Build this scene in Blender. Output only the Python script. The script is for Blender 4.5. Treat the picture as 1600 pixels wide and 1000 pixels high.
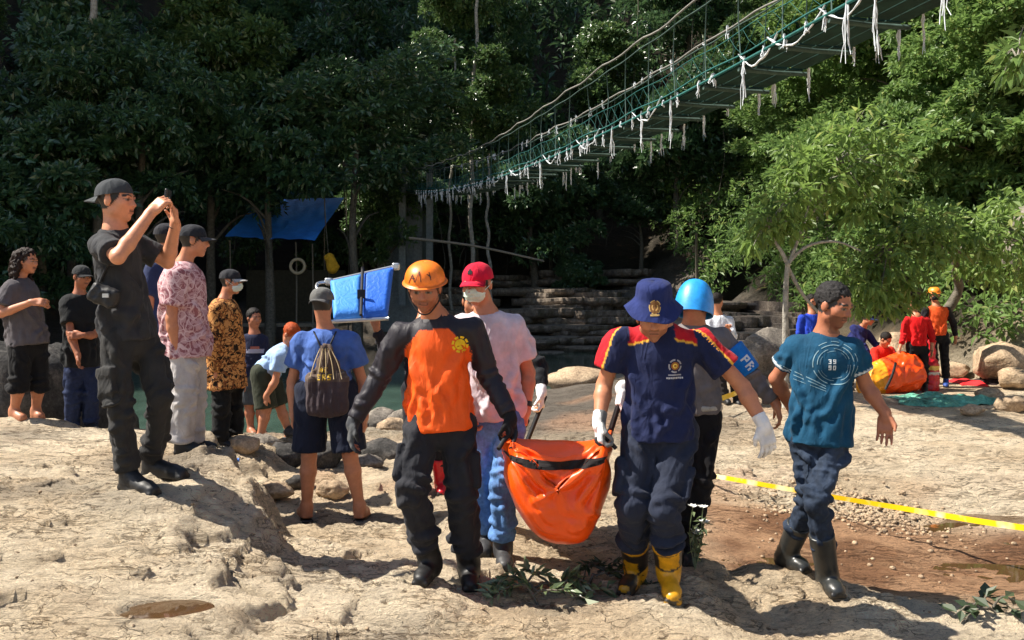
import bpy, math, random
import numpy as np
from mathutils import Vector, Matrix
from mathutils.bvhtree import BVHTree

sc = bpy.context.scene
col = sc.collection
for o in list(bpy.data.objects):
    bpy.data.objects.remove(o)

# ---------------------------------------------------------------- camera, sky, sun, exposure
FPX, HZ, CH = 1400.0, 470.0, 1.42          # focal length and horizon in pixels of the 1600 wide photo, eye height
cam_d = bpy.data.cameras.new('camera')
cam_d.sensor_width = 36.0
cam_d.lens = 36.0 * FPX / 1600.0
cam_d.shift_y = -(500.0 - HZ) / 1600.0
cam_d.clip_start = 0.05
cam_d.clip_end = 2000.0
cam = bpy.data.objects.new('camera', cam_d)
cam.location = (0, 0, CH)
cam.rotation_euler = (math.radians(90), 0, 0)
col.objects.link(cam)
sc.camera = cam

SUN = np.array([0.80, -0.02, -1.0])        # direction the sunlight travels: from the left, high
SUN /= np.linalg.norm(SUN)
world = bpy.data.worlds.new('World')
sc.world = world
world.use_nodes = True
wn = world.node_tree
wn.nodes.clear()
w_out = wn.nodes.new('ShaderNodeOutputWorld')
w_bg = wn.nodes.new('ShaderNodeBackground')
w_sky = wn.nodes.new('ShaderNodeTexSky')
w_sky.sky_type = 'NISHITA'
w_sky.sun_disc = False
w_sky.sun_elevation = math.asin(-SUN[2])
w_sky.sun_rotation = math.atan2(-SUN[0], -SUN[1])
w_sky.air_density = 1.0
w_sky.dust_density = 1.0
w_bg.inputs['Strength'].default_value = 0.075
wn.links.new(w_sky.outputs[0], w_bg.inputs['Color'])
wn.links.new(w_bg.outputs[0], w_out.inputs['Surface'])

sun_d = bpy.data.lights.new('sun', 'SUN')
sun_d.energy = 5.0
sun_d.angle = math.radians(0.55)
sun_d.color = (1.0, 0.93, 0.82)
sun = bpy.data.objects.new('sun', sun_d)
sun.rotation_euler = Vector(SUN).to_track_quat('-Z', 'Y').to_euler()
sun.location = (-20, 0, 30)
col.objects.link(sun)

sc.view_settings.view_transform = 'Standard'
sc.view_settings.look = 'None'
sc.view_settings.gamma = 1.0
sc.view_settings.exposure = 1.05
sc.view_settings.use_curve_mapping = False
sc.render.engine = 'CYCLES'
sc.cycles.max_bounces = 6
sc.cycles.transparent_max_bounces = 6
sc.cycles.use_denoising = True

# ---------------------------------------------------------------- helpers
rng = np.random.default_rng(7)

def P(px, py, Y):
    """photo pixel at a known real distance -> point in the place"""
    return np.array([(px - 800.0) / FPX * Y, Y, CH - (py - HZ) / FPX * Y])

def C(r, g, b, s=1.0):
    c = np.array([r, g, b], float) / 255.0
    c = np.where(c <= 0.04045, c / 12.92, ((c + 0.055) / 1.055) ** 2.4) * s
    return tuple(c)

def U(v):
    v = np.asarray(v, float)
    return v / (np.linalg.norm(v) + 1e-12)

_perm = np.random.default_rng(3).permutation(256).astype(np.int32)
_perm = np.concatenate([_perm, _perm, _perm])
_g = np.random.default_rng(4).normal(size=(256, 3)).astype(np.float32)
_g /= np.linalg.norm(_g, axis=1, keepdims=True)

def noise(p):
    """3-D gradient noise, about -0.7..0.7"""
    p = np.asarray(p, np.float32)
    i = np.floor(p).astype(np.int32)
    f = p - i
    w = f * f * f * (f * (f * 6 - 15) + 10)
    i &= 255
    out = np.zeros(len(p), np.float32)
    for dx in (0, 1):
        wx = w[:, 0] if dx else 1 - w[:, 0]
        for dy in (0, 1):
            wy = w[:, 1] if dy else 1 - w[:, 1]
            for dz in (0, 1):
                wz = w[:, 2] if dz else 1 - w[:, 2]
                h = _perm[_perm[_perm[i[:, 0] + dx] + i[:, 1] + dy] + i[:, 2] + dz] & 255
                g = _g[h]
                d = g[:, 0] * (f[:, 0] - dx) + g[:, 1] * (f[:, 1] - dy) + g[:, 2] * (f[:, 2] - dz)
                out += wx * wy * wz * d
    return out

def fbm(p, oct=4, lac=2.0, gain=0.5):
    a, s = 1.0, np.zeros(len(p), np.float32)
    p = np.asarray(p, np.float32).copy()
    for _ in range(oct):
        s += a * noise(p)
        p = p * lac + 13.7
        a *= gain
    return s

def sstep(a, b, x):
    t = np.clip((x - a) / (b - a), 0, 1)
    return t * t * (3 - 2 * t)

# ---- objects
def tag(o, label=None, cat=None, group=None, kind=None):
    if label: o['label'] = label
    if cat: o['category'] = cat
    if group: o['group'] = group
    if kind: o['kind'] = kind
    return o

def link(o, parent=None):
    col.objects.link(o)
    if parent is not None:
        o.parent = parent
    return o

def empty(name, loc):
    o = bpy.data.objects.new(name, None)
    o.empty_display_size = 0.2
    o.location = loc
    return link(o)

def mesh_obj(name, v, f, mat, parent=None, loc=(0, 0, 0), smooth=True, colors=None, mats=None, fmat=None):
    """v in place coordinates; loc is the thing's base, subtracted from v"""
    v = np.asarray(v, float) - np.asarray(loc, float)
    me = bpy.data.meshes.new(name)
    me.from_pydata(v, [], f if not isinstance(f, np.ndarray) else f.tolist())
    if smooth:
        me.polygons.foreach_set('use_smooth', np.ones(len(me.polygons), bool))
    if colors is not None:
        ca = me.color_attributes.new('Col', 'FLOAT_COLOR', 'POINT')
        c = np.ones((len(v), 4), np.float32)
        c[:, :3] = colors
        ca.data.foreach_set('color', c.ravel())
    for m in (mats or [mat]):
        me.materials.append(m)
    if fmat is not None:
        me.polygons.foreach_set('material_index', np.asarray(fmat, np.int32))
    me.update()
    o = bpy.data.objects.new(name, me)
    if parent is None:
        o.location = loc
    return link(o, parent)

def grid_faces(nu, nv, wrap_u=False, wrap_v=False):
    """vertex (i,j) = i*nv+j"""
    I = np.arange(nu if wrap_u else nu - 1)
    J = np.arange(nv if wrap_v else nv - 1)
    I, J = np.meshgrid(I, J, indexing='ij')
    I2, J2 = (I + 1) % nu, (J + 1) % nv
    return np.stack([I * nv + J, I2 * nv + J, I2 * nv + J2, I * nv + J2], -1).reshape(-1, 4)

def box_vf(c, h, R=None):
    c = np.asarray(c, float)
    s = np.array([[x, y, z] for x in (-1, 1) for y in (-1, 1) for z in (-1, 1)], float) * np.asarray(h, float)
    if R is not None:
        s = s @ np.asarray(R, float)
    f = [[0, 1, 3, 2], [4, 6, 7, 5], [0, 4, 5, 1], [2, 3, 7, 6], [0, 2, 6, 4], [1, 5, 7, 3]]
    return s + c, f

def tube_vf(pts, rad, n=8, cap=True):
    pts = np.asarray(pts, float)
    m = len(pts)
    rad = np.broadcast_to(np.asarray(rad, float), (m,))
    t = np.gradient(pts, axis=0)
    t /= np.linalg.norm(t, axis=1, keepdims=True) + 1e-12
    ref = np.array([0, 0, 1.0]) if abs(t[:, 2]).mean() < 0.8 else np.array([1.0, 0, 0])
    u = np.cross(t, ref); u /= np.linalg.norm(u, axis=1, keepdims=True) + 1e-12
    w = np.cross(t, u)
    a = np.linspace(0, 2 * math.pi, n, endpoint=False)
    v = pts[:, None] + rad[:, None, None] * (u[:, None] * np.cos(a)[None, :, None] + w[:, None] * np.sin(a)[None, :, None])
    f = grid_faces(m, n, wrap_v=True)[:, ::-1].tolist()
    if cap:
        f.append(list(range(n))); f.append([(m - 1) * n + i for i in range(n)][::-1])
    return v.reshape(-1, 3), f

def join(parts):
    V_, F_, k = [], [], 0
    for v, f in parts:
        V_.append(np.asarray(v, float))
        F_ += [[i + k for i in q] for q in (f.tolist() if isinstance(f, np.ndarray) else f)]
        k += len(v)
    return np.concatenate(V_), F_

def spline(ctrl, n):
    """Catmull-Rom through control points"""
    c = np.asarray(ctrl, float)
    c = np.concatenate([[2 * c[0] - c[1]], c, [2 * c[-1] - c[-2]]])
    m = len(c) - 3
    t = np.linspace(0, m - 1e-6, n)
    i = t.astype(int); f = (t - i)[:, None]
    p0, p1, p2, p3 = c[i], c[i + 1], c[i + 2], c[i + 3]
    return 0.5 * (2 * p1 + (p2 - p0) * f + (2 * p0 - 5 * p1 + 4 * p2 - p3) * f * f + (3 * p1 - p0 - 3 * p2 + p3) * f ** 3)

# ---------------------------------------------------------------- materials
def new_mat(name):
    m = bpy.data.materials.new(name)
    m.use_nodes = True
    nt = m.node_tree
    b = nt.nodes['Principled BSDF']
    return m, nt, b

def N(nt, typ, **kw):
    n = nt.nodes.new(typ)
    for k, v in kw.items():
        if k in n.inputs.keys():
            n.inputs[k].default_value = v
        else:
            setattr(n, k, v)
    return n

def ramp(nt, fac, stops):
    r = nt.nodes.new('ShaderNodeValToRGB')
    e = r.color_ramp.elements
    while len(e) < len(stops):
        e.new(0.5)
    for el, (p, c) in zip(e, stops):
        el.position = p
        el.color = (*c, 1) if len(c) == 3 else c
    nt.links.new(fac, r.inputs['Fac'])
    return r.outputs['Color']

def mix(nt, a, b, fac, mode='MIX'):
    n = nt.nodes.new('ShaderNodeMix')
    n.data_type = 'RGBA'
    n.blend_type = mode
    for sock, v in ((n.inputs[0], fac), (n.inputs[6], a), (n.inputs[7], b)):
        if hasattr(v, 'links'):
            nt.links.new(v, sock)
        else:
            sock.default_value = (*v, 1) if isinstance(v, tuple) and len(v) == 3 else v
    return n.outputs[2]

def bump(nt, b, h, strength, dist):
    n = nt.nodes.new('ShaderNodeBump')
    n.inputs['Strength'].default_value = strength
    n.inputs['Distance'].default_value = dist
    nt.links.new(h, n.inputs['Height'])
    nt.links.new(n.outputs[0], b.inputs['Normal'])

def attr_mat(name, rough=0.8, spec=0.3, var=0.25, nscale=30, bscale=250, bstr=0.25, bdist=0.002, coat=0, sheen=0, sss=0, folds=0.0):
    """surface whose own colours come from the mesh, with grain and wear on top"""
    m, nt, b = new_mat(name)
    at = N(nt, 'ShaderNodeAttribute', attribute_name='Col')
    tc = N(nt, 'ShaderNodeTexCoord')
    n1 = N(nt, 'ShaderNodeTexNoise', Scale=nscale, Detail=5.0, Roughness=0.65)
    nt.links.new(tc.outputs['Object'], n1.inputs['Vector'])
    lo, hi = 1 - var, 1 + var
    sh = ramp(nt, n1.outputs['Fac'], [(0.3, (lo,) * 3), (0.7, (hi,) * 3)])
    c = mix(nt, at.outputs['Color'], sh, 1.0, 'MULTIPLY')
    nt.links.new(c, b.inputs['Base Color'])
    n2 = N(nt, 'ShaderNodeTexNoise', Scale=bscale, Detail=3.0)
    nt.links.new(tc.outputs['Object'], n2.inputs['Vector'])
    bump(nt, b, n2.outputs['Fac'], bstr, bdist)
    if folds:
        # small creases: |noise| valleys, warped, in two sizes
        bn = b.inputs['Normal'].links[0].from_node
        prev = None
        for scl, ds in ((9.0, folds), (21.0, folds * .45)):
            mp = N(nt, 'ShaderNodeMapping'); mp.inputs['Rotation'].default_value = (.5, .3, .6); mp.inputs['Scale'].default_value = (1.0, 1.0, .55)
            nt.links.new(tc.outputs['Object'], mp.inputs['Vector'])
            nf = N(nt, 'ShaderNodeTexNoise', Scale=scl, Detail=1.5, Distortion=1.1)
            nt.links.new(mp.outputs[0], nf.inputs['Vector'])
            sb_ = N(nt, 'ShaderNodeMath', operation='SUBTRACT'); nt.links.new(nf.outputs['Fac'], sb_.inputs[0]); sb_.inputs[1].default_value = .5
            ab_ = N(nt, 'ShaderNodeMath', operation='ABSOLUTE'); nt.links.new(sb_.outputs[0], ab_.inputs[0])
            bb_ = N(nt, 'ShaderNodeBump'); bb_.inputs['Strength'].default_value = .9; bb_.inputs['Distance'].default_value = ds; bb_.invert = True
            nt.links.new(ab_.outputs[0], bb_.inputs['Height'])
            if prev: nt.links.new(prev.outputs[0], bb_.inputs['Normal'])
            prev = bb_
        nt.links.new(prev.outputs[0], bn.inputs['Normal'])
    b.inputs['Roughness'].default_value = rough
    b.inputs['Specular IOR Level'].default_value = spec
    b.inputs['Coat Weight'].default_value = coat
    b.inputs['Sheen Weight'].default_value = sheen
    if sss:
        b.inputs['Subsurface Weight'].default_value = sss
        b.inputs['Subsurface Radius'].default_value = (0.012, 0.005, 0.003)
    return m

def plain_mat(name, c, rough=0.7, spec=0.4, var=0.2, nscale=12, bscale=80, bstr=0.2, bdist=0.004, metal=0.0, coat=0):
    m, nt, b = new_mat(name)
    tc = N(nt, 'ShaderNodeTexCoord')
    n1 = N(nt, 'ShaderNodeTexNoise', Scale=nscale, Detail=6.0, Roughness=0.65)
    nt.links.new(tc.outputs['Object'], n1.inputs['Vector'])
    a = tuple(x * (1 - var) for x in c); d = tuple(min(1, x * (1 + var)) for x in c)
    nt.links.new(ramp(nt, n1.outputs['Fac'], [(0.3, a), (0.7, d)]), b.inputs['Base Color'])
    n2 = N(nt, 'ShaderNodeTexNoise', Scale=bscale, Detail=4.0)
    nt.links.new(tc.outputs['Object'], n2.inputs['Vector'])
    bump(nt, b, n2.outputs['Fac'], bstr, bdist)
    b.inputs['Roughness'].default_value = rough
    b.inputs['Specular IOR Level'].default_value = spec
    b.inputs['Metallic'].default_value = metal
    b.inputs['Coat Weight'].default_value = coat
    return m

def leaf_mat(name, c1, c2, c3, trans=0.35, rough=0.42, spec=0.5):
    m, nt, b = new_mat(name)
    g = N(nt, 'ShaderNodeNewGeometry')
    cc = ramp(nt, g.outputs['Random Per Island'], [(0.0, c1), (0.45, c2), (0.9, c2), (1.0, c3)])
    nt.links.new(cc, b.inputs['Base Color'])
    b.inputs['Roughness'].default_value = rough
    b.inputs['Specular IOR Level'].default_value = spec
    tr = N(nt, 'ShaderNodeBsdfTranslucent')
    tcol = mix(nt, cc, (0.9, 1.0, 0.35), 0.5, 'MULTIPLY')
    br = N(nt, 'ShaderNodeBrightContrast', Bright=0.03)
    nt.links.new(tcol, br.inputs['Color'])
    nt.links.new(br.outputs[0], tr.inputs['Color'])
    ms = N(nt, 'ShaderNodeMixShader')
    ms.inputs[0].default_value = trans
    nt.links.new(b.outputs[0], ms.inputs[1]); nt.links.new(tr.outputs[0], ms.inputs[2])
    nt.links.new(ms.outputs[0], nt.nodes['Material Output'].inputs['Surface'])
    return m

M = {}
M['cloth'] = attr_mat('cloth', 0.85, 0.2, 0.20, 9, 420, 0.25, 0.0015, sheen=0.05, folds=.018)
M['satin'] = attr_mat('sport_cloth', 0.6, 0.35, 0.08, 14, 300, 0.2, 0.0015, folds=.014)
M['denim'] = attr_mat('denim', 0.85, 0.2, 0.30, 40, 500, 0.35, 0.0015, folds=.016)
M['rubber'] = attr_mat('rubber', 0.36, 0.5, 0.25, 22, 90, 0.15, 0.002)
M['leather'] = attr_mat('leather', 0.5, 0.4, 0.3, 40, 160, 0.35, 0.002)
M['skin'] = attr_mat('skin', 0.48, 0.42, 0.12, 28, 220, 0.18, 0.001, sss=0.0)
M['hair'] = attr_mat('hair', 0.55, 0.2, 0.35, 120, 300, 0.9, 0.006)
M['plastic'] = attr_mat('plastic_shell', 0.42, 0.5, 0.22, 22, 60, 0.10, 0.003, coat=0.08)
M['metal'] = plain_mat('aluminium', (0.55, 0.56, 0.57), 0.35, 0.5, 0.1, metal=0.9)
M['black'] = plain_mat('black_webbing', (0.018, 0.018, 0.02), 0.7, 0.3, 0.3)

def batik(name, base, motif, motif2, scale):
    m, nt, b = new_mat(name)
    tc = N(nt, 'ShaderNodeTexCoord')
    w = N(nt, 'ShaderNodeTexNoise', Scale=scale * 0.6, Detail=2.0)
    nt.links.new(tc.outputs['Object'], w.inputs['Vector'])
    add = N(nt, 'ShaderNodeMixRGB'); add.blend_type = 'ADD'; add.inputs[0].default_value = 0.12
    nt.links.new(tc.outputs['Object'], add.inputs[1]); nt.links.new(w.outputs['Color'], add.inputs[2])
    v = N(nt, 'ShaderNodeTexVoronoi', Scale=scale, feature='DISTANCE_TO_EDGE')
    nt.links.new(add.outputs[0], v.inputs['Vector'])
    n = N(nt, 'ShaderNodeTexNoise', Scale=scale * 1.3, Detail=3.0, Distortion=1.5)
    nt.links.new(add.outputs[0], n.inputs['Vector'])
    c1 = mix(nt, base, motif, ramp(nt, n.outputs['Fac'], [(0.5, (0, 0, 0)), (0.56, (1, 1, 1))]))
    c2 = mix(nt, motif2, c1, ramp(nt, v.outputs['Distance'], [(0.03, (0, 0, 0)), (0.07, (1, 1, 1))]))
    nt.links.new(c2, b.inputs['Base Color'])
    b.inputs['Roughness'].default_value = 0.8
    b.inputs['Specular IOR Level'].default_value = 0.2
    return m
M['batik_brown'] = batik('batik_brown', C(196, 140, 82), C(36, 24, 16), C(120, 70, 36), 16)
M['batik_pink'] = batik('batik_pink', C(184, 146, 150), C(140, 88, 96), C(205, 176, 178), 15)
# ---------------------------------------------------------------- bodies and soft shapes: blended distance fields turned into meshes
class Blend:
    def __init__(self):
        self.pr = []

    def cone(self, a, b, ra, rb, k=0.02, lab=0, sq=None, flat=(0, 0), sub=False):
        a, b = np.asarray(a, float), np.asarray(b, float)
        m = max(ra, rb)
        lo, hi = np.minimum(a, b) - m, np.maximum(a, b) + m
        ax = U(b - a)
        if sq is not None:
            s, q = U(sq[0]), sq[1]
            bb = b - a; bb = bb + (q - 1) * np.dot(bb, s) * s
        else:
            bb = b - a
        L2 = float(np.dot(bb, bb)) + 1e-9
        def fn(x, y, z):
            px, py, pz = x - a[0], y - a[1], z - a[2]
            if flat[0] or flat[1]:
                al = px * ax[0] + py * ax[1] + pz * ax[2]
            if sq is not None:
                c = (px * s[0] + py * s[1] + pz * s[2]) * (q - 1)
                px, py, pz = px + c * s[0], py + c * s[1], pz + c * s[2]
            t = np.clip((px * bb[0] + py * bb[1] + pz * bb[2]) / L2, 0, 1)
            d = np.sqrt((px - t * bb[0]) ** 2 + (py - t * bb[1]) ** 2 + (pz - t * bb[2]) ** 2) - (ra + (rb - ra) * t)
            if sq is not None:
                d = d * (2 / (1 + q))
            if flat[0]: d = np.maximum(d, -al)
            if flat[1]: d = np.maximum(d, al - np.linalg.norm(b - a))
            return d
        self.pr.append((fn, lo, hi, k, lab, sub))

    def ball(self, c, r, k=0.02, lab=0, sub=False):
        self.ell(c, np.eye(3), (r, r, r), k, lab, sub)

    def ell(self, c, R, rad, k=0.02, lab=0, sub=False):
        c = np.asarray(c, float); R = np.asarray(R, float); r = np.asarray(rad, float)
        ext = np.sqrt(((R * r[:, None]) ** 2).sum(0))
        def fn(x, y, z):
            px, py, pz = x - c[0], y - c[1], z - c[2]
            q = [(px * R[i, 0] + py * R[i, 1] + pz * R[i, 2]) for i in range(3)]
            k0 = np.sqrt(sum((q[i] / r[i]) ** 2 for i in range(3)))
            k1 = np.sqrt(sum((q[i] / r[i] ** 2) ** 2 for i in range(3))) + 1e-6
            return k0 * (k0 - 1) / k1
        self.pr.append((fn, c - ext, c + ext, k, lab, sub))

    def box(self, c, R, h, r, k=0.01, lab=0, sub=False):
        c = np.asarray(c, float); R = np.asarray(R, float); h = np.asarray(h, float)
        ext = (np.abs(R) * h[:, None]).sum(0) + r
        def fn(x, y, z):
            px, py, pz = x - c[0], y - c[1], z - c[2]
            q = [np.abs(px * R[i, 0] + py * R[i, 1] + pz * R[i, 2]) - h[i] for i in range(3)]
            o = np.sqrt(sum(np.maximum(t, 0) ** 2 for t in q))
            return o + np.minimum(np.maximum(q[0], np.maximum(q[1], q[2])), 0) - r
        self.pr.append((fn, c - ext, c + ext, k, lab, sub))

    def cut(self, p, n, lo, hi, k=0.004):
        """keep the side the normal points away from"""
        p, n = np.asarray(p, float), U(n)
        def fn(x, y, z):
            return -((x - p[0]) * n[0] + (y - p[1]) * n[1] + (z - p[2]) * n[2])
        self.pr.append((fn, np.asarray(lo, float), np.asarray(hi, float), k, 0, True))

    def mesh(self, vox):
        adds = [p for p in self.pr if not p[5]]
        lo = np.min([p[1] for p in adds], 0) - 3 * vox
        hi = np.max([p[2] for p in adds], 0) + 3 * vox
        n = np.ceil((hi - lo) / vox).astype(int) + 1
        D = np.full(n, 0.2, np.float32)
        Lb = np.zeros(n, np.uint8)
        ax = [(lo[i] + vox * np.arange(n[i])).astype(np.float32) for i in range(3)]
        for fn, a, b, k, lab, sub in self.pr:
            mg = k + 2.5 * vox + 0.01
            i0 = np.clip(np.floor((a - mg - lo) / vox).astype(int), 0, n)
            i1 = np.clip(np.ceil((b + mg - lo) / vox).astype(int) + 1, 0, n)
            if (i1 <= i0).any():
                continue
            sl = tuple(slice(i0[j], i1[j]) for j in range(3))
            d = fn(ax[0][sl[0]][:, None, None], ax[1][sl[1]][None, :, None], ax[2][sl[2]][None, None, :]).astype(np.float32)
            O = D[sl]
            if sub:
                d = -d
                h = np.maximum(k - np.abs(O - d), 0) / k
                D[sl] = np.maximum(O, d) + h * h * k * 0.25
            else:
                m = d < O
                Lb[sl][m] = lab
                h = np.maximum(k - np.abs(O - d), 0) / k
                D[sl] = np.minimum(O, d) - h * h * k * 0.25
        return nets(D, Lb, lo, vox)

_CORN = np.array([[i, j, k] for i in (0, 1) for j in (0, 1) for k in (0, 1)])
_EDG = [(a, b) for a in range(8) for b in range(a + 1, 8) if np.abs(_CORN[a] - _CORN[b]).sum() == 1]

def nets(D, Lb, lo, vox):
    S = D < 0
    n = np.array(D.shape)
    cnt = np.zeros(n - 1, np.uint8)
    for c in _CORN:
        cnt += S[c[0]:n[0] - 1 + c[0], c[1]:n[1] - 1 + c[1], c[2]:n[2] - 1 + c[2]]
    act = (cnt > 0) & (cnt < 8)
    ijk = np.argwhere(act)
    vid = np.full(n - 1, -1, np.int32)
    vid[act] = np.arange(len(ijk))
    vals = np.stack([D[ijk[:, 0] + c[0], ijk[:, 1] + c[1], ijk[:, 2] + c[2]] for c in _CORN], 1)
    pos = np.zeros((len(ijk), 3)); w = np.zeros(len(ijk))
    for a, b in _EDG:
        va, vb = vals[:, a], vals[:, b]
        m = (va < 0) != (vb < 0)
        t = np.where(m, va / np.where(m, va - vb, 1), 0)
        pos += m[:, None] * (_CORN[a] + t[:, None] * (_CORN[b] - _CORN[a]))
        w += m
    v = lo + vox * (ijk + pos / w[:, None])
    lab = Lb[ijk[:, 0], ijk[:, 1], ijk[:, 2]]
    Q = []
    for ax in range(3):
        u, t = (ax + 1) % 3, (ax + 2) % 3
        s0 = [slice(1, -1)] * 3; s1 = [slice(1, -1)] * 3
        s0[ax] = slice(0, -1); s1[ax] = slice(1, None)
        A, B = S[tuple(s0)], S[tuple(s1)]
        loc = np.argwhere(A != B)
        if not len(loc):
            continue
        ins = A[loc[:, 0], loc[:, 1], loc[:, 2]]
        loc = loc + 1; loc[:, ax] -= 1
        q = []
        for du, dt in ((-1, -1), (0, -1), (0, 0), (-1, 0)):
            c = loc.copy(); c[:, u] += du; c[:, t] += dt
            q.append(vid[c[:, 0], c[:, 1], c[:, 2]])
        q = np.stack(q, 1)
        q[~ins] = q[~ins][:, ::-1]
        Q.append(q)
    return v, np.concatenate(Q), lab

def normals(v, f):
    a, b = v[f[:, 2]] - v[f[:, 0]], v[f[:, 3]] - v[f[:, 1]]
    fn = np.cross(a, b)
    n = np.zeros_like(v)
    for i in range(4):
        np.add.at(n, f[:, i], fn)
    return n / (np.linalg.norm(n, axis=1, keepdims=True) + 1e-12)

def smooth_mesh(v, f, it=1, lam=0.5):
    e = np.concatenate([f[:, [0, 1]], f[:, [1, 2]], f[:, [2, 3]], f[:, [3, 0]]])
    for _ in range(it):
        s = np.zeros_like(v); c = np.zeros(len(v))
        np.add.at(s, e[:, 0], v[e[:, 1]]); np.add.at(c, e[:, 0], 1)
        v = v + lam * (s / np.maximum(c, 1)[:, None] - v)
    return v

def crease(v, f, joints, amp, sc_, seed, base=0.3, reach=0.13):
    """cloth folds: ridged noise, deepest near the joints"""
    n = normals(v, f)
    q = v * np.asarray(sc_) + seed * 7.3
    q = q + 0.6 * np.stack([noise(q * 0.5 + 5), noise(q * 0.5 + 25), noise(q * 0.5 + 45)], 1)
    r = 1 - 2.4 * np.abs(noise(q)) ** .8 + 0.28 * (1 - 3 * np.abs(noise(q * 2.3 + 9)))
    r = np.maximum(r, -.35)
    w = np.full(len(v), base)
    for j in joints:
        d2 = ((v - j) ** 2).sum(1)
        w = w + 0.8 * np.exp(-d2 / reach ** 2)
    w = np.minimum(w, 1.1)
    return v + n * (amp * w * (r - 0.38))[:, None]

def arc_fold(out, rs, a, b, ru, rv, eu, ev, t0, t1, th0, th1, amp, w):
    """one cloth fold: a curved line over a limb or trunk from (t0, th0) to (t1, th1)"""
    t = np.linspace(t0, t1, 6); th = np.linspace(th0, th1, 6) + rs.normal(0, .06, 6)
    p = a + (b - a) * t[:, None] + ru * np.cos(th)[:, None] * eu + rv * np.sin(th)[:, None] * ev
    out.append((p, amp * rs.uniform(.6, 1.25), w * rs.uniform(.75, 1.3)))

def add_folds(v, f, segs):
    n = normals(v, f)
    h = np.zeros(len(v))
    for p, amp, w in segs:
        reach = 4.2 * w
        m = np.flatnonzero(((v > p.min(0) - reach) & (v < p.max(0) + reach)).all(1))
        if not len(m):
            continue
        q = v[m]; best = np.full(len(m), 9.0); tb = np.zeros(len(m))
        for k in range(len(p) - 1):
            d = p[k + 1] - p[k]; t = np.clip(((q - p[k]) @ d) / (d @ d + 1e-9), 0, 1)
            ds = np.linalg.norm(q - p[k] - t[:, None] * d, axis=1)
            c = ds < best
            best[c] = ds[c]; tb[c] = (k + t[c]) / (len(p) - 1)
        x = np.maximum(best - .008, 0) / w
        h[m] += amp * (np.exp(-np.abs(x) ** 1.4) - .5 * np.exp(-((x - 1.5) / 1.0) ** 2)) * np.sin(np.pi * np.clip(tb, .03, .97)) ** .6
    return v + n * np.clip(h, -.016, .030)[:, None]

def perp(ax, ref):
    e = np.asarray(ref, float) - np.dot(ref, ax) * ax
    e = U(e)
    return e, np.cross(ax, e)

def frame(fwd, up=(0, 0, 1)):
    f = U(fwd)
    r = U(np.cross(f, up))
    u = np.cross(r, f)
    return np.array([r, f, u])          # rows: right, forward, up
# ---------------------------------------------------------------- people
SKIN_TONE = {'mid': C(186, 124, 92), 'dark': C(166, 106, 78), 'tan': C(205, 142, 108), 'deep': C(122, 72, 52)}

def head_shape(B, c, R, s, neck, face=True):
    def L(x, y, z):
        return c + s * (x * R[0] + y * R[1] + z * R[2])
    B.ell(L(0, -.014, .034), R, np.array((.075, .095, .082)) * s, .02)
    B.ell(L(0, .026, -.034), R, np.array((.060, .066, .078)) * s, .03)
    B.cone(L(0, -.022, -.045), neck, .052 * s, .057 * s, .03)
    if face:
        B.ball(L(0, .060, -.097), .021 * s, .02)
        for e in (-1, 1):
            B.ball(L(e * .046, .012, -.064), .020 * s, .025)
            B.ball(L(e * .041, .056, -.022), .024 * s, .025)
            B.ell(L(e * .077, -.006, -.010), R, np.array((.010, .021, .031)) * s, .006)
            B.ball(L(e * .031, .100, .000), .016 * s, .014, sub=True)
            B.ball(L(e * .031, .073, -.001), .0135 * s, .004)
        B.cone(L(-.036, .080, .019), L(.036, .080, .019), .012 * s, .012 * s, .014)
        B.cone(L(0, .086, .008), L(0, .106, -.030), .007 * s, .0115 * s, .010)
        for e in (-1, 1):
            B.ball(L(e * .012, .096, -.034), .0085 * s, .006)
        B.cone(L(-.020, .081, -.058), L(.020, .081, -.058), .0085 * s, .0085 * s, .006)
        B.cone(L(-.018, .081, -.069), L(.018, .081, -.069), .0085 * s, .0085 * s, .006)

def head_colors(v, c, R, s, skin, beard=0.0):
    q = (v - c) @ R.T / s
    col_ = np.tile(np.array(skin), (len(v), 1))
    x, y, z = np.abs(q[:, 0]), q[:, 1], q[:, 2]
    inh = (np.linalg.norm(q, axis=1) < .16) & (y > .03)
    e2 = ((x - .031) / .0165) ** 2 + ((z + .001) / .0075) ** 2
    eye = inh & (e2 < 1) & (y > .07)
    col_[eye] = (0.17, 0.15, 0.135)
    iris = inh & (((x - .031) ** 2 + (z + .001) ** 2) < .0075 ** 2) & (y > .07)
    col_[iris] = (0.02, 0.012, 0.008)
    lid = inh & (e2 >= 1) & (e2 < 2.2) & (z > .0) & (y > .06)
    col_[lid] *= 0.45
    br = inh & (np.abs(z - (.024 - 2.5 * (x - .032) ** 2 * 4)) < .0055) & (x > .012) & (x < .052) & (y > .04)
    col_[br] = (0.02, 0.014, 0.011)
    lips = inh & (np.abs(z + .064) < .0125) & (x < .024) & (y > .07)
    col_[lips] = col_[lips] * 0.55 + np.array((.20, .055, .05)) * 0.45
    mo = inh & (np.abs(z + .0635) < .0028) & (x < .024) & (y > .07)
    col_[mo] *= 0.25
    if beard:
        bz = inh & (z < -.045) & ~lips
        mu = inh & (z < -.040) & (z > -.055) & (x < .026) & (y > .07)
        col_[bz] *= (1 - 0.50 * beard)
        col_[mu] *= (1 - 0.55 * beard)
    return col_

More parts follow.
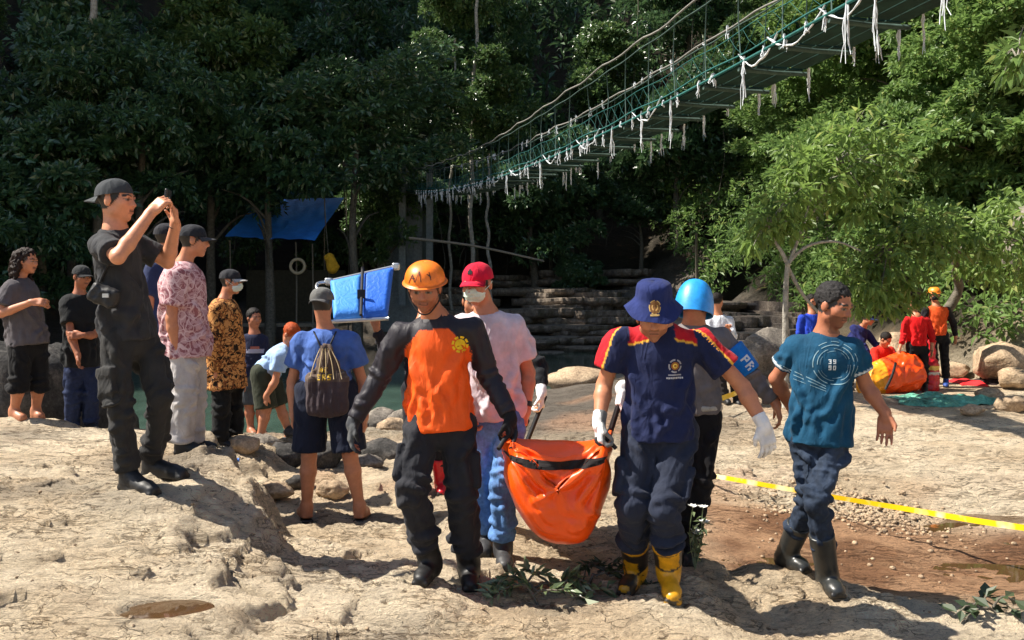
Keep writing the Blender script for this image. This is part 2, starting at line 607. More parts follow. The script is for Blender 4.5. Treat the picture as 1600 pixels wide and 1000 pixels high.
def hand_shape(B, w, d, pn, side, curl=0.5, s=1.0, fat=0.0, splay=0.06, lab=0):
    """wrist, pointing direction, palm normal, side (+1: thumb towards +x of the hand frame)"""
    d = U(d); pn = U(np.asarray(pn, float) - np.dot(pn, d) * d)
    x = np.cross(d, pn) * side
    R = np.array([x, d, pn])
    def L(a, b, c): return np.asarray(w) + s * (a * x + b * d + c * pn)
    B.cone(L(0, -.015, 0), L(0, .02, 0), .026 * s + fat, .026 * s + fat, .012, lab)
    B.box(L(0, .052, 0), R, np.array((.029, .030, .003)) * s, .011 * s + fat, .014, lab)
    fx = (.031, .0105, -.0105, -.030)
    fl = (.068, .077, .072, .056)
    for i in range(4):
        p = L(fx[i], .086, .0)
        ang = splay * (1.5 - i)
        dirv = U(d + ang * x)
        for j, (fr, bd) in enumerate(((.44, .75), (.31, 1.1), (.25, .8))):
            a = curl * bd * (1.0 + .12 * i)
            # bend towards the palm
            ax = np.cross(dirv, pn) if j == 0 else ax
            ax = U(ax)
            dirv = U(dirv * math.cos(a) + np.cross(ax, dirv) * math.sin(a))
            q = p + dirv * fl[i] * fr * s
            B.cone(p, q, (.0088 - .0008 * j) * s + fat, (.0082 - .0008 * j) * s + fat, .004, lab)
            p = q
    t0 = L(.028, .022, .006); t1 = L(.050, .052, .014); t2 = L(.050, .080, .020 + .02 * curl)
    B.cone(t0, t1, .0125 * s + fat, .0105 * s + fat, .012, lab)
    B.cone(t1, t2, .0100 * s + fat, .0080 * s + fat, .004, lab)

def lathe(prof, n, c, R, s, sx=1.0, sy=1.0, fn=None):
    prof = np.asarray(prof, float)
    a = np.linspace(0, 2 * math.pi, n, endpoint=False)
    r, z = prof[:, 0][:, None], prof[:, 1][:, None]
    x = r * np.cos(a) * sx; y = r * np.sin(a) * sy; z = np.broadcast_to(z, x.shape)
    q = np.stack([x, y, z], -1).reshape(-1, 3)
    if fn is not None:
        q = fn(q)
    v = c + s * (q @ R)
    return v, grid_faces(len(prof), n, wrap_v=True)

def dome_prof(r, h, z0, lip=0.0, th=0.006, n=12, p=2.0):
    """outer dome from rim to top, then the inner face back to the rim"""
    t = np.linspace(0, 1, n)
    o = [(r * math.cos(a * math.pi / 2) ** (2 / p), z0 + h * math.sin(a * math.pi / 2) ** (2 / p)) for a in t[:-1]] + [(0.001, z0 + h)]
    i = [(max(x - th, .0005), z - (th if x < r * .6 else th * .3)) for x, z in o][::-1]
    pre = [(r + lip, z0 - lip * .35), (r + lip * .6, z0 + .003)] if lip else []
    i[-1] = (r - th, z0)
    post = [(r - th * .5, z0 - .004 - lip * .3)] if lip else []
    return pre + o + i + post + ([pre[0]] if lip else [o[0]])

def headwear(kind, root, loc, c, R, s, colr, col2=None, tilt=0.0):
    colr = np.array(colr)
    if tilt:
        a = tilt
        R = np.array([R[0], R[1] * math.cos(a) + R[2] * math.sin(a), R[2] * math.cos(a) - R[1] * math.sin(a)])
    c = c + s * (-.012) * R[1]
    if kind == 'helmet':
        v, f = lathe(dome_prof(.104, .104, .030, .012, .008, 16, 2.25), 56, c, R, s, 1.0, 1.17)
        q = (v - c) @ R.T / s
        cl = np.tile(colr, (len(v), 1))
        cl[(q[:, 2] < .034)] = colr * np.array((1.05, .95, .9))
        o = mesh_obj('helmet', v, f, M['plastic'], root, loc, colors=cl)
        return o
    if kind == 'softhelmet':
        v, f = lathe(dome_prof(.110, .205, -.070, 0, .006, 20, 2.5), 56, c, R, s, 1.0, 1.06)
        return mesh_obj('helmet', v, f, M['plastic'], root, loc, colors=np.tile(colr, (len(v), 1)))
    if kind == 'bucket':
        dz_ = .058
        prof = [(.152, -.030), (.150, -.026), (.128, .000), (.106, .028), (.099, .040), (.097, .060), (.094, .092), (.088, .112), (.074, .124), (.04, .130), (.001, .131),
                (.001, .126), (.04, .125), (.07, .118), (.083, .106), (.089, .088), (.092, .058), (.094, .040), (.101, .026), (.124, -.004), (.147, -.033), (.152, -.030)]
        prof = [(r_, z_ + dz_) for r_, z_ in prof]
        def wob(q):
            a = np.arctan2(q[:, 1], q[:, 0]); r = np.hypot(q[:, 0], q[:, 1])
            w = sstep(.1, .15, r)
            q = q.copy()
            q[:, 2] += w * (.012 * np.sin(2 * a + 1.1) + .008 * np.sin(5 * a + .4) + .010 * np.cos(2 * a)) + (1 - w) * .004 * noise(q * 40 + 3)
            dent = sstep(.05, .12, q[:, 2])
            q[:, 0] *= 1 - .06 * dent * (1 + np.sin(3 * a + .7)) * .5
            q[:, 1] *= 1 - .07 * dent * (1 + np.cos(2 * a + .3)) * .5
            return q
        v, f = lathe(prof, 64, c, R, s * .95, 1.02, 1.12, wob)
        return mesh_obj('bucket_hat', v, f, M['cloth'], root, loc, colors=np.tile(colr, (len(v), 1)))
    if kind in ('cap', 'cap_back'):
        sg = 1 if kind == 'cap' else -1
        def wob(q):
            return q + .004 * np.stack([noise(q * 25 + 2), noise(q * 25 + 22), noise(q * 25 + 42)], 1)
        v, f = lathe(dome_prof(.088, .095, .026, .0, .005, 12, 2.2), 44, c, R, s, 1.0, 1.18, wob)
        o = mesh_obj('cap', v, f, M['cloth'], root, loc, colors=np.tile(colr, (len(v), 1)))
        # visor: a bent tongue with thickness
        nu, nv = 15, 8
        u = np.linspace(-1, 1, nu)[:, None]; w = np.linspace(0, 1, nv)[None]
        ang = u * 1.05
        r0 = .085
        x = (r0 * np.sin(ang)) * (1 + .02 * w) ; y0 = r0 * 1.17 * np.cos(ang)
        y = y0 + w * (.072 * np.cos(u * 1.25))
        z = .032 - .012 * w - .018 * (u ** 2) * (0.4 + w) + 0 * x
        top = np.stack([x, y * sg, z], -1).reshape(-1, 3); bot = top.copy(); bot[:, 2] -= .005
        vv = np.concatenate([top, bot])
        ff = grid_faces(nu, nv).tolist()
        n0 = nu * nv
        ff2 = [[i + n0 for i in q[::-1]] for q in ff]
        edge = [i * nv for i in range(nu)] + [(nu - 1) * nv + j for j in range(1, nv)] + [i * nv + nv - 1 for i in range(nu - 2, -1, -1)] + [j for j in range(nv - 2, 0, -1)]
        side = [[edge[i], edge[(i + 1) % len(edge)], edge[(i + 1) % len(edge)] + n0, edge[i] + n0] for i in range(len(edge))]
        wv = c + s * (vv @ R)
        vc = np.array(col2 if col2 is not None else colr)
        mesh_obj('visor', wv, ff + ff2 + side, M['cloth'], o, loc, colors=np.tile(vc, (len(wv), 1)))
        return o

def hair_mesh(root, loc, c, R, s, colr, vox, style='short', seed=1):
    B = Blend()
    def L(x, y, z): return c + s * (x * R[0] + y * R[1] + z * R[2])
    B.ell(L(0, -.018, .036), R, np.array((.083, .099, .089)) * s, .01)
    if style == 'long':
        for k in range(16):
            a = math.pi * (1.02 + .96 * k / 15)
            p0 = L(.072 * math.cos(a), -.018 + .085 * math.sin(a), .05)
            p1 = L(.098 * math.cos(a), -.018 + .10 * math.sin(a), -.07)
            p2 = L(.105 * math.cos(a) + .01 * math.sin(k * 3), -.02 + .105 * math.sin(a), -.16 - .02 * math.cos(k * 5))
            B.cone(p0, p1, .030 * s, .028 * s, .01); B.cone(p1, p2, .028 * s, .016 * s, .01)
    lo, hi = L(0, 0, 0) - .3, L(0, 0, 0) + .3
    if style == 'long':
        B.box(L(0, .09, -.045), R, np.array((.060, .065, .085)) * s, .01, .01, sub=True)
    else:
        B.cut(L(0, .045, .040), .72 * R[1] - .70 * R[2], lo, hi, .006)
        B.cut(L(0, -.04, -.035), -R[2] + .1 * R[1], lo, hi, .006)
    v, f, _ = B.mesh(vox)
    n = normals(v, f)
    a = .034 if style == 'long' else .013
    q = v * np.array((30, 30, 20) if style == 'long' else (48, 48, 48)) + seed
    v = v + n * (a * (.35 - np.abs(noise(q)) * 1.6 + .5 * noise(q * 2.3)))[:, None]
    return mesh_obj('hair', v, f, M['hair'], root, loc, colors=np.tile(np.array(colr), (len(v), 1)))

def shoe_shape(B, ank, toe, h=0.085, w=.043, boot=0.0, knee=None, k=.02):
    """foot from ankle joint and toe tip (on the ground)"""
    d = np.asarray(toe) - ank; dh = d.copy(); dh[2] = 0
    g = toe[2]
    f = U(d - np.array([0, 0, 0]))
    heel = np.array([ank[0], ank[1], max(ank[2] - h, g)]) - U(dh) * .045
    tip = np.asarray(toe, float)
    lat = U(np.cross(U(dh), (0, 0, 1)))
    up = U(np.cross(lat, U(tip - heel)))
    if up[2] < 0: up = -up
    ax = U(tip - heel); Ln = np.linalg.norm(tip - heel)
    R = np.array([lat, ax, up])
    ball = heel + ax * Ln * .70
    B.cone(heel + ax * .035 + up * .038, ball + up * .034, .040, w * .98, k, 0, (up, 1.10))
    B.cone(ball + up * .034, tip - ax * .036 + up * .030, w * 1.02, .038, k, 0, (up, 1.30))
    B.cone(ank + up * .01, heel + ax * .05 + up * .04, .044, .044, k)
    B.cone(ank, heel + ax * Ln * .52 + up * .045, .042, .034, k)
    # sole
    B.box(heel + ax * Ln * .5 + up * .010, R, (w * .72, Ln * .5 - .012, .004), .011, .006, 2)
    return R, heel, Ln

PEOPLE = []

def person(label, Y, sp, vox=0.0074, cvox=0.0088):
    """builds one person from joint positions; returns root and useful points"""
    def J(t): return P(t[0], t[1], Y + (t[2] if len(t) > 2 else 0.0))
    S = [J(t) for t in sp['S']]; E = [J(t) for t in sp['E']]; W = [J(t) for t in sp['W']]
    H = [J(t) for t in sp['H']]; K = [J(t) for t in sp['K']]; A = [J(t) for t in sp['A']]; T = [J(t) for t in sp['T']]
    b = sp.get('b', 1.0)
    hs = sp.get('hs', .96)
    hd = J(sp['hd'])
    hf = np.array(sp.get('hf', (0, -1, 0)), float)
    Rh = frame(hf, sp.get('hup', (0, 0, 1)))
    f = U(sp.get('f', (0, -1, 0)))
    mS = (S[0] + S[1]) / 2; mH = (H[0] + H[1]) / 2
    spine = U(mS - mH)
    latS = U(S[1] - S[0]); latH = U(H[1] - H[0])
    if 'lat' in sp:
        latS = latH = U(sp['lat'])
    frS = U(np.cross(latS, spine)); frH = U(np.cross(latH, spine))
    N_ = mS + spine * .045 + f * .01
    wst = mS + (mH - mS) * .60
    skin = SKIN_TONE[sp.get('skin', 'mid')]
    gz = min(T[0][2], T[1][2])
    loc = np.array([(A[0][0] + A[1][0]) / 2, (A[0][1] + A[1][1]) / 2, gz])
    root = empty('person', loc)
    tag(root, label, 'person', sp.get('group'))
    seed = sp.get('seed', Y + S[0][0])
    rightside = np.cross(f, (0, 0, 1))
    def sgn(i):            # +1 if this limb is the person's right
        o = 1 - i
        return 1 if np.dot(S[i] - S[o], rightside) > 0 else -1

    # --- body: one skin
    B = Blend()
    face = not sp.get('noface')
    head_shape(B, hd, Rh, hs, N_, face)
    B.cone(N_, wst, .075, .08, .03, 0, (frS, 1.2))
    B.cone(wst, mH, .07, .07, .03, 0, (frH, 1.2))
    for i in (0, 1):
        sv = sp['top'].get('sleeve', .62); cv = .72 if sv > 1.4 else 1.0
        B.cone(N_ - spine * .06, S[i], .04, .034, .03)
        B.cone(S[i], E[i], .038 * b * cv, .037 * b * cv, .025)
        fa = E[i] + (W[i] - E[i]) * .28
        B.cone(E[i], fa, .036 * b * cv, .040 * b * cv, .015)
        B.cone(fa, W[i], .040 * b * cv, .027, .015)
        bare_leg = sp.get('bot', {}).get('len', 1.0) < .75
        if bare_leg:
            B.cone(mH, H[i], .06, .06, .02); B.cone(H[i], K[i], .07, .053, .02)
            cf = K[i] + (A[i] - K[i]) * .3 + U(np.cross(np.cross(A[i] - K[i], f), A[i] - K[i])) * -.0
            B.cone(K[i], cf, .050 * b, .054 * b, .02)
            B.cone(cf, A[i], .054 * b, .034, .02)
        else:
            B.cone(mH, H[i], .04, .035, .02); B.cone(H[i], K[i], .035, .024, .02); B.cone(K[i], A[i], .024, .024, .02)
        if sp.get('shoe', {}).get('kind') in ('bare', 'flip'):
            shoe_shape(B, A[i], T[i] + np.array([0, 0, .012 if sp['shoe']['kind'] == 'flip' else 0]), h=.07, w=.037, k=.02)
        if sp.get('hand', [1, 1])[i]:
            hd_ = sp['hdir'][i]; pn = sp['palm'][i]
            hand_shape(B, W[i], hd_, pn, sp.get('thumb', [None, None])[i] or sgn(i), sp.get('curl', (.35, .35))[i], 1.0)
    v, fc, _ = B.mesh(vox)
    cl = head_colors(v, hd, Rh, hs, skin, sp.get('beard', 0)) if face else np.tile(np.array(skin), (len(v), 1))
    if 'hairline' in sp:      # close-cropped or covered scalp takes the hair colour
        q = (v - hd) @ Rh.T / hs
        m = (np.linalg.norm(q, axis=1) < .16) & (q[:, 2] > -.035 + .9 * np.maximum(q[:, 1], -.02)) & (q[:, 1] < .05)
        cl[m & (np.abs(q[:, 0]) < .074)] = sp['hairline']
    mesh_obj('body', v, fc, M['skin'], root, loc, colors=cl)

    # --- top
    out = dict(root=root, loc=loc, S=S, E=E, W=W, H=H, K=K, A=A, T=T, hd=hd, Rh=Rh, hs=hs, spine=spine, latS=latS, frS=frS, mS=mS, mH=mH, wst=wst, N=N_, f=f)
    tp = sp['top']
    B = Blend()
    lo_ = tp.get('loose', .012); hemf = tp.get('hem', 1.05)
    shw = np.linalg.norm(S[1] - S[0])
    fs = abs(np.dot(latS, U(np.cross(f, (0, 0, 1)))))
    cw = (.143 * b + lo_)
    q = tp.get('q', 1.38)
    c1 = mS - spine * .10
    for i in (0, 1):
        B.cone(mS + spine * .006, S[i] * .9 + mS * .1 - spine * .012, .060, .046 + lo_ * .4, .05, 1)
    B.cone(mS - spine * .07, N_ + spine * .004, .080, .062, .05, 1, None, (0, 1))
    if tp.get('collar'):
        B.cone(N_ - spine * .02, N_ + spine * tp['collar'], .068, .062, .01, 4, None, (0, 1))
    B.cone(c1, wst, cw, cw * tp.get('waist', .90), .05, 0, (frS, q))
    hem = wst + (mH - wst) * hemf
    B.cone(wst, hem, cw * tp.get('waist', .90), cw * tp.get('flare', 1.0), .05, 0, (frH, q * .95), (0, 1))
    sl = tp.get('sleeve', .62)
    jn = [S[0], S[1]]
    for i in (0, 1):
        s_ = sl[i] if isinstance(sl, tuple) else sl
        if s_ <= 1:
            e = S[i] + (E[i] - S[i]) * s_
            B.cone(S[i] - spine * .008, e, .056 * b + lo_ * .5, .058 * b + lo_ * .9, .035, 2 + i * 0, None, (0, 1))
        else:
            B.cone(S[i] - spine * .008, E[i], .055 * b + lo_ * .4, .046 * b + lo_ * .4, .035, 2)
            e = E[i] + (W[i] - E[i]) * (s_ - 1)
            B.cone(E[i], e, .046 * b + lo_ * .4, .037 + lo_ * .4, .02, 2, None, (0, 1))
            jn.append(E[i])
    B.cone(N_ + spine * .005, N_ + spine * .12, .054, .07, .006, 0, sub=True)
    v, fc, lab = B.mesh(cvox)
    v = crease(v, fc, jn + [wst, hem], tp.get('amp', .016) * .5, tp.get('wsc', (8, 8, 4.5)), seed, .42, .16)
    fr_ = np.random.default_rng(int(abs(seed) * 1000) % 9999)
    sg = []; fa_ = tp.get('fold', 1.4)
    rw, rd = cw * .92, cw * .92 / q
    for k in range(9):            # tension from the armpits across chest and back
        sd = 0 if k % 2 else math.pi; di = 1 if k % 4 < 2 else -1
        th = sd + di * (1 if sd == 0 else -1) * fr_.uniform(.25, .7)
        arc_fold(sg, fr_, mS, hem, rw, rd, latS, frS, fr_.uniform(.16, .34), fr_.uniform(.5, .85), th, th + di * (1 if sd == 0 else -1) * fr_.uniform(.5, 1.1), .013 * fa_, .019)
    for k in range(15):           # drape at the hem
        th = fr_.uniform(0, 6.28); t0_ = fr_.uniform(.55, .75)
        arc_fold(sg, fr_, mS, hem, cw * .98, cw * .98 / q, latH, frH, t0_, fr_.uniform(.9, 1.02), th, th + fr_.normal(0, .25), .012 * fa_, .018)
    for k in range(4):            # blousing round the waist
        th = fr_.uniform(0, 6.28)
        arc_fold(sg, fr_, mS, hem, rw, rd, latS, frS, fr_.uniform(.6, .8), fr_.uniform(.6, .85), th, th + fr_.uniform(.7, 1.4), .011 * fa_, .016)
    for i in (0, 1):
        s_ = sl[i] if isinstance(sl, tuple) else sl
        ax_ = U(E[i] - S[i]); eu, ev = perp(ax_, f)
        ra_ = .054 * b + lo_ * .5
        for k in range(5):
            th = fr_.uniform(0, 6.28)
            arc_fold(sg, fr_, S[i], E[i], ra_, ra_, eu, ev, fr_.uniform(.05, .3), min(s_, 1) * fr_.uniform(.6, .95), th, th + fr_.uniform(-1.0, 1.0), .009 * fa_, .014)
        if s_ > 1:
            for k in range(7):
                th = fr_.uniform(0, 6.28); t0_ = fr_.uniform(.72, 1.0)
                arc_fold(sg, fr_, S[i], E[i], .048 * b, .048 * b, eu, ev, t0_, t0_ + fr_.uniform(-.08, .08), th, th + fr_.uniform(1.0, 2.0), .009 * fa_, .012)
            ax2 = U(W[i] - E[i]); eu2, ev2 = perp(ax2, f)
            for k in range(9):
                th = fr_.uniform(0, 6.28); t0_ = fr_.uniform(.0, .85) * (s_ - 1)
                arc_fold(sg, fr_, E[i], W[i], .042 * b, .042 * b, eu2, ev2, t0_, t0_ + fr_.uniform(.02, .18), th, th + fr_.uniform(.8, 2.0), .008 * fa_, .011)
    v = add_folds(v, fc, sg)
    v = smooth_mesh(v, fc, 1, .25)
    cl = np.tile(np.array(tp.get('col', (.5, .5, .5))), (len(v), 1))
    if 'slcol' in tp:
        cl[lab == 2] = tp['slcol']
    if 'colcol' in tp:
        cl[lab == 4] = tp['colcol']
    if 'fn' in tp:
        cl = tp['fn'](v, normals(v, fc), lab, cl, out)
    out['top'] = mesh_obj(tp.get('name', 'shirt'), v, fc, M[tp.get('mat', 'cloth')], root, loc, colors=cl)
    if not tp.get('collar') and cvox < .0125:      # ribbed neckband
        a_ = np.linspace(0, 2 * math.pi, 28, endpoint=False)
        ring_ = N_ + spine * .004 + .0575 * (np.cos(a_)[:, None] * latS + np.sin(a_)[:, None] * frS)
        pr_ = np.linspace(0, 2 * math.pi, 8, endpoint=False)
        rad_ = (ring_ - N_ - spine * .004) / .0575
        rv_ = (ring_[:, None] + .0065 * np.cos(pr_)[None, :, None] * rad_[:, None] + .011 * np.sin(pr_)[None, :, None] * spine).reshape(-1, 3)
        mesh_obj('neckband', rv_, grid_faces(28, 8, True, True), M['cloth'], out['top'], loc, colors=np.tile(np.array(tp.get('band', tp.get('col'))) * .9, (len(rv_), 1)))
    out['top_bvh'] = BVHTree.FromPolygons(v.tolist(), fc.tolist())

    # --- bottom
    bt = sp.get('bot')
    if bt:
        B = Blend()
        lo_ = bt.get('loose', .012)
        B.cone(wst + (mH - wst) * .35, mH, .112 * b + lo_ * .4, .130 * b + lo_ * .6, .03, 0, (frH, 1.36))
        jn = []
        for i in (0, 1):
            L_ = bt.get('len', 1.0)
            B.cone(H[i], mH - spine * .04, .074 * b, .074 * b, .03)
            kr = .052 * b + lo_
            if L_ <= .5:
                e = H[i] + (K[i] - H[i]) * (L_ / .5)
                B.cone(H[i], e, .084 * b + lo_, .068 * b + lo_ * 1.6, .02, 0, None, (0, 1))
                jn += [H[i], e]
            else:
                B.cone(H[i], K[i], .076 * b + lo_ * .8, kr, .02)
                e = K[i] + (A[i] - K[i]) * ((L_ - .5) / .5)
                B.cone(K[i], e, kr, bt.get('cuff', .046) + lo_, .025, 0, None, (0, 1))
                jn += [K[i], K[i] + (A[i] - K[i]) * .85, H[i] + (K[i] - H[i]) * .1]
        if bt.get('pocket'):
            for i in (0, 1):
                outw = U(H[i] - mH); axk = U(K[i] - H[i]); outw = U(outw - np.dot(outw, axk) * axk)
                Rp = np.array([outw, axk, np.cross(outw, axk)])
                pc = H[i] + (K[i] - H[i]) * .66 + outw * (.060 * b + lo_)
                B.box(pc, Rp, (.010, .075, .050), .008, .008); B.box(pc - axk * .068 + outw * .004, Rp, (.011, .020, .054), .007, .004)
        v, fc, lab = B.mesh(cvox)
        v = crease(v, fc, jn, bt.get('amp', .016) * .45, bt.get('wsc', (8, 8, 8)), seed + 3, .38, .14)
        fr_ = np.random.default_rng(int(abs(seed) * 1000 + 77) % 9999)
        sg = []; fa_ = bt.get('fold', 1.3)
        for i in (0, 1):
            L_ = bt.get('len', 1.0)
            ax_ = U(K[i] - H[i]); eu, ev = perp(ax_, f)
            rt = .074 * b + lo_
            inn = 1 if i == 0 else -1
            for k in range(6):        # from the crotch over the thigh, front and back
                th = inn * fr_.uniform(.5, 1.3) + (math.pi if k % 2 else 0)
                arc_fold(sg, fr_, H[i], K[i], rt, rt, eu, ev, fr_.uniform(.05, .25), fr_.uniform(.3, .6), th, th - inn * fr_.uniform(.4, 1.3), .012 * fa_, .017)
            for k in range(4):
                th = fr_.uniform(0, 6.28)
                arc_fold(sg, fr_, H[i], K[i], rt * .93, rt * .93, eu, ev, fr_.uniform(.3, .5), fr_.uniform(.75, .98), th, th + fr_.normal(0, .4), .011 * fa_, .016)
            if L_ > .5:
                rk = .056 * b + lo_
                for k in range(7):    # gathers at the knee
                    th = fr_.uniform(0, 6.28); t0_ = fr_.uniform(.8, 1.0)
                    arc_fold(sg, fr_, H[i], K[i], rk, rk, eu, ev, t0_, t0_ + fr_.uniform(-.06, .06), th, th + fr_.uniform(.9, 1.7), .011 * fa_, .014)
                ax2 = U(A[i] - K[i]); eu2, ev2 = perp(ax2, f)
                te = (L_ - .5) / .5
                for k in range(6):
                    th = fr_.uniform(0, 6.28); t0_ = fr_.uniform(.02, .25)
                    arc_fold(sg, fr_, K[i], A[i], rk, rk, eu2, ev2, t0_, t0_ + fr_.uniform(.02, .14), th, th + fr_.uniform(.7, 1.6), .010 * fa_, .014)
                for k in range(9):    # stacking above the shoe
                    th = fr_.uniform(0, 6.28); t0_ = te * fr_.uniform(.66, .97)
                    arc_fold(sg, fr_, K[i], A[i], rk * .92, rk * .92, eu2, ev2, t0_, t0_ + fr_.uniform(-.05, .05), th, th + fr_.uniform(1.0, 2.2), .011 * fa_, .012)
                for k in range(3):
                    th = fr_.uniform(0, 6.28)
                    arc_fold(sg, fr_, K[i], A[i], rk * .95, rk * .95, eu2, ev2, .2 * te, .8 * te, th, th + fr_.normal(0, .3), .009 * fa_, .016)
        v = add_folds(v, fc, sg)
        v = smooth_mesh(v, fc, 1, .25)
        cl = np.tile(np.array(bt['col']), (len(v), 1))
        if 'fn' in bt:
            cl = bt['fn'](v, normals(v, fc), cl, out)
        out['bot'] = mesh_obj(bt.get('name', 'trousers'), v, fc, M[bt.get('mat', 'cloth')], root, loc, colors=cl)

    # --- footwear
    sh = sp.get('shoe', {'kind': 'shoe', 'col': (.02, .02, .02)})
    for i in (0, 1):
        kd = sh['kind']
        if kd == 'bare':
            continue
        B = Blend()
        if kd == 'flip':
            d = T[i] - A[i]; d[2] = 0; ax = U(d); hl = np.array([A[i][0], A[i][1], T[i][2]]) - ax * .05
            Rr = np.array([np.cross(ax, (0, 0, 1)), ax, (0, 0, 1)])
            Ln = np.linalg.norm(d) + .05
            B.box(hl + ax * Ln * .5 + np.array([0, 0, .008]), Rr, (.030, Ln * .5 - .005, .003), .010, .004)
            v, fc, lab = B.mesh(.007)
            mesh_obj('flip_flop', v, fc, M['rubber'], root, loc, colors=np.tile(np.array(sh['col']), (len(v), 1)))
            continue
        R_, heel, Ln = shoe_shape(B, A[i], T[i])
        if kd == 'boot':
            top = A[i] + (K[i] - A[i]) * sh.get('h', .4)
            B.cone(A[i] - U(K[i] - A[i]) * .02, top, .048 * b + .008, sh.get('r', .058) * b + .008, .03, 1, None, (0, 1))
            B.cone(A[i] + (K[i] - A[i]) * (sh.get('h', .4) - .06), A[i] + (K[i] - A[i]) * (sh.get('h', .4) + .05), .045, .047, .004, sub=True)
        elif kd == 'ankle':
            top = A[i] + (K[i] - A[i]) * .28
            B.cone(A[i] - U(K[i] - A[i]) * .02, top, .050, .052, .03, 1, None, (0, 1))
        v, fc, lab = B.mesh(max(.008, vox))
        if kd == 'boot':
            v = crease(v, fc, [A[i]], .007, (10, 10, 22), seed + i, .15, .08)
        cl = np.tile(np.array(sh['col']), (len(v), 1))
        cl[lab == 2] = sh.get('sole', (.015, .014, .013))
        if 'fn' in sh:
            cl = sh['fn'](v, normals(v, fc), lab, cl, out, i, heel, R_)
        mesh_obj(sh.get('name', 'boot' if kd in ('boot', 'ankle') else 'shoe'), v, fc, M[sh.get('mat', 'leather')], root, loc, colors=cl)

    # --- gloves
    if 'glove' in sp:
        for i in (0, 1):
            g = sp['glove'][i]
            if g is None:
                continue
            B = Blend()
            hand_shape(B, W[i], sp['hdir'][i], sp['palm'][i], sp.get('thumb', [None, None])[i] or sgn(i), sp['curl'][i], 1.06, .0012, .13)
            ua = U(E[i] - W[i])
            B.cone(W[i] - ua * .01, W[i] + ua * .055, .031, .036, .012, 1, None, (0, 1))
            v, fc, lab = B.mesh(.0055)
            cl = np.tile(np.array(g[0]), (len(v), 1))
            cl[lab == 1] = g[1]
            if len(g) > 2:       # coated palm / knuckles
                q = (v - W[i]) @ U(sp['palm'][i])
                cl[q > .002] = g[2]
            mesh_obj('glove', v, fc, M['cloth'], root, loc, colors=cl)
    # --- head
    if 'hair' in sp:
        hair_mesh(root, loc, hd, Rh, hs, sp['hair'], max(vox, .006), sp.get('hairstyle', 'short'), seed)
    if 'hat' in sp:
        h = sp['hat']
        out['hat'] = headwear(h[0], root, loc, hd, Rh, hs, h[1], h[2] if len(h) > 2 else None, h[3] if len(h) > 3 else 0.0)
    if 'mask' in sp:
        B = Blend()
        def L(x, y, z): return hd + hs * (x * Rh[0] + y * Rh[1] + z * Rh[2])
        B.ell(L(0, .040, -.052), Rh, np.array((.066, .066, .052)) * hs, .02)
        B.ball(L(0, .092, -.035), .022, .03)
        B.box(L(0, -.06, -.05), Rh, (.1, .085, .1), .005, .01, sub=True)
        v, fc, _ = B.mesh(min(vox, .007))
        q = (v - hd) @ Rh.T / hs
        v = v + (Rh[1] * (.004 * np.sin(q[:, 2] * 300))[:, None])
        mk_ = mesh_obj('face_mask', v, fc, M['cloth'], root, loc, colors=np.tile(np.array(sp['mask']), (len(v), 1)))
        for e in (-1, 1):
            v, fc = tube_vf(spline([L(e * .060, .05, -.035), L(e * .080, .01, -.01), L(e * .088, -.016, .012)], 8), .0025, 6)
            mesh_obj('mask_strap', v, fc, M['cloth'], mk_, loc, colors=np.tile(np.array(sp['mask']), (len(v), 1)))
    PEOPLE.append(out)
    return out

def decal(name, bvh, polys, org, right, up, direc, parent, loc, mat, off=.0025, colr=None, sub=.012):
    """flat print laid on a curved surface: small polygons projected along direc"""
    V_, F_, CC = [], [], []
    org, right, up, direc = (np.asarray(x, float) for x in (org, right, up, direc))
    direc = U(direc)
    for poly, cc in polys:
        base = len(V_)
        ok = True
        vs = []
        for x, y in poly:
            p = org + right * x + up * y
            h = bvh.ray_cast(Vector(p - direc * .5), Vector(direc), 1.2)
            if h[0] is None:
                ok = False; break
            vs.append(np.array(h[0]) - direc * off)
        if not ok:
            continue
        V_ += vs; CC += [cc] * len(vs)
        F_.append(list(range(base, base + len(vs))))
    if not F_:
        return None
    o = mesh_obj(name, np.array(V_), F_, mat, parent, loc, smooth=False, colors=np.array(CC))
    return o

def ring_polys(r0, r1, c, n=28, cx=0, cy=0, a0=0.0, a1=2 * math.pi, gaps=None, sy=1.0):
    out = []
    for i in range(n):
        if gaps and (i % gaps[0]) < gaps[1]:
            continue
        a, b_ = a0 + (a1 - a0) * i / n, a0 + (a1 - a0) * (i + 1) / n
        out.append(([(cx + r0 * math.cos(a), cy + sy * r0 * math.sin(a)), (cx + r1 * math.cos(a), cy + sy * r1 * math.sin(a)), (cx + r1 * math.cos(b_), cy + sy * r1 * math.sin(b_)), (cx + r0 * math.cos(b_), cy + sy * r0 * math.sin(b_))], c))
    return out

def rect_polys(x0, y0, x1, y1, c, n=4, ny=2, wob=0):
    out = []
    xs = np.linspace(x0, x1, n + 1); ys = np.linspace(y0, y1, ny + 1)
    for i in range(n):
        for j in range(ny):
            out.append(([(xs[i], ys[j]), (xs[i + 1], ys[j]), (xs[i + 1], ys[j + 1]), (xs[i], ys[j + 1])], c))
    return out

GLY = {'P': ["111", "101", "111", "100", "100"], 'R': ["110", "101", "110", "101", "101"], 'E': ["111", "100", "110", "100", "111"],
       'S': ["111", "100", "111", "001", "111"], 'A': ["010", "101", "111", "101", "101"], 'N': ["101", "111", "111", "101", "101"],
       'M': ["101", "111", "111", "101", "101"], 'D': ["110", "101", "101", "101", "110"], '3': ["111", "001", "011", "001", "111"],
       '0': ["111", "101", "101", "101", "111"], '9': ["111", "101", "111", "001", "111"], '-': ["000", "000", "111", "000", "000"]}

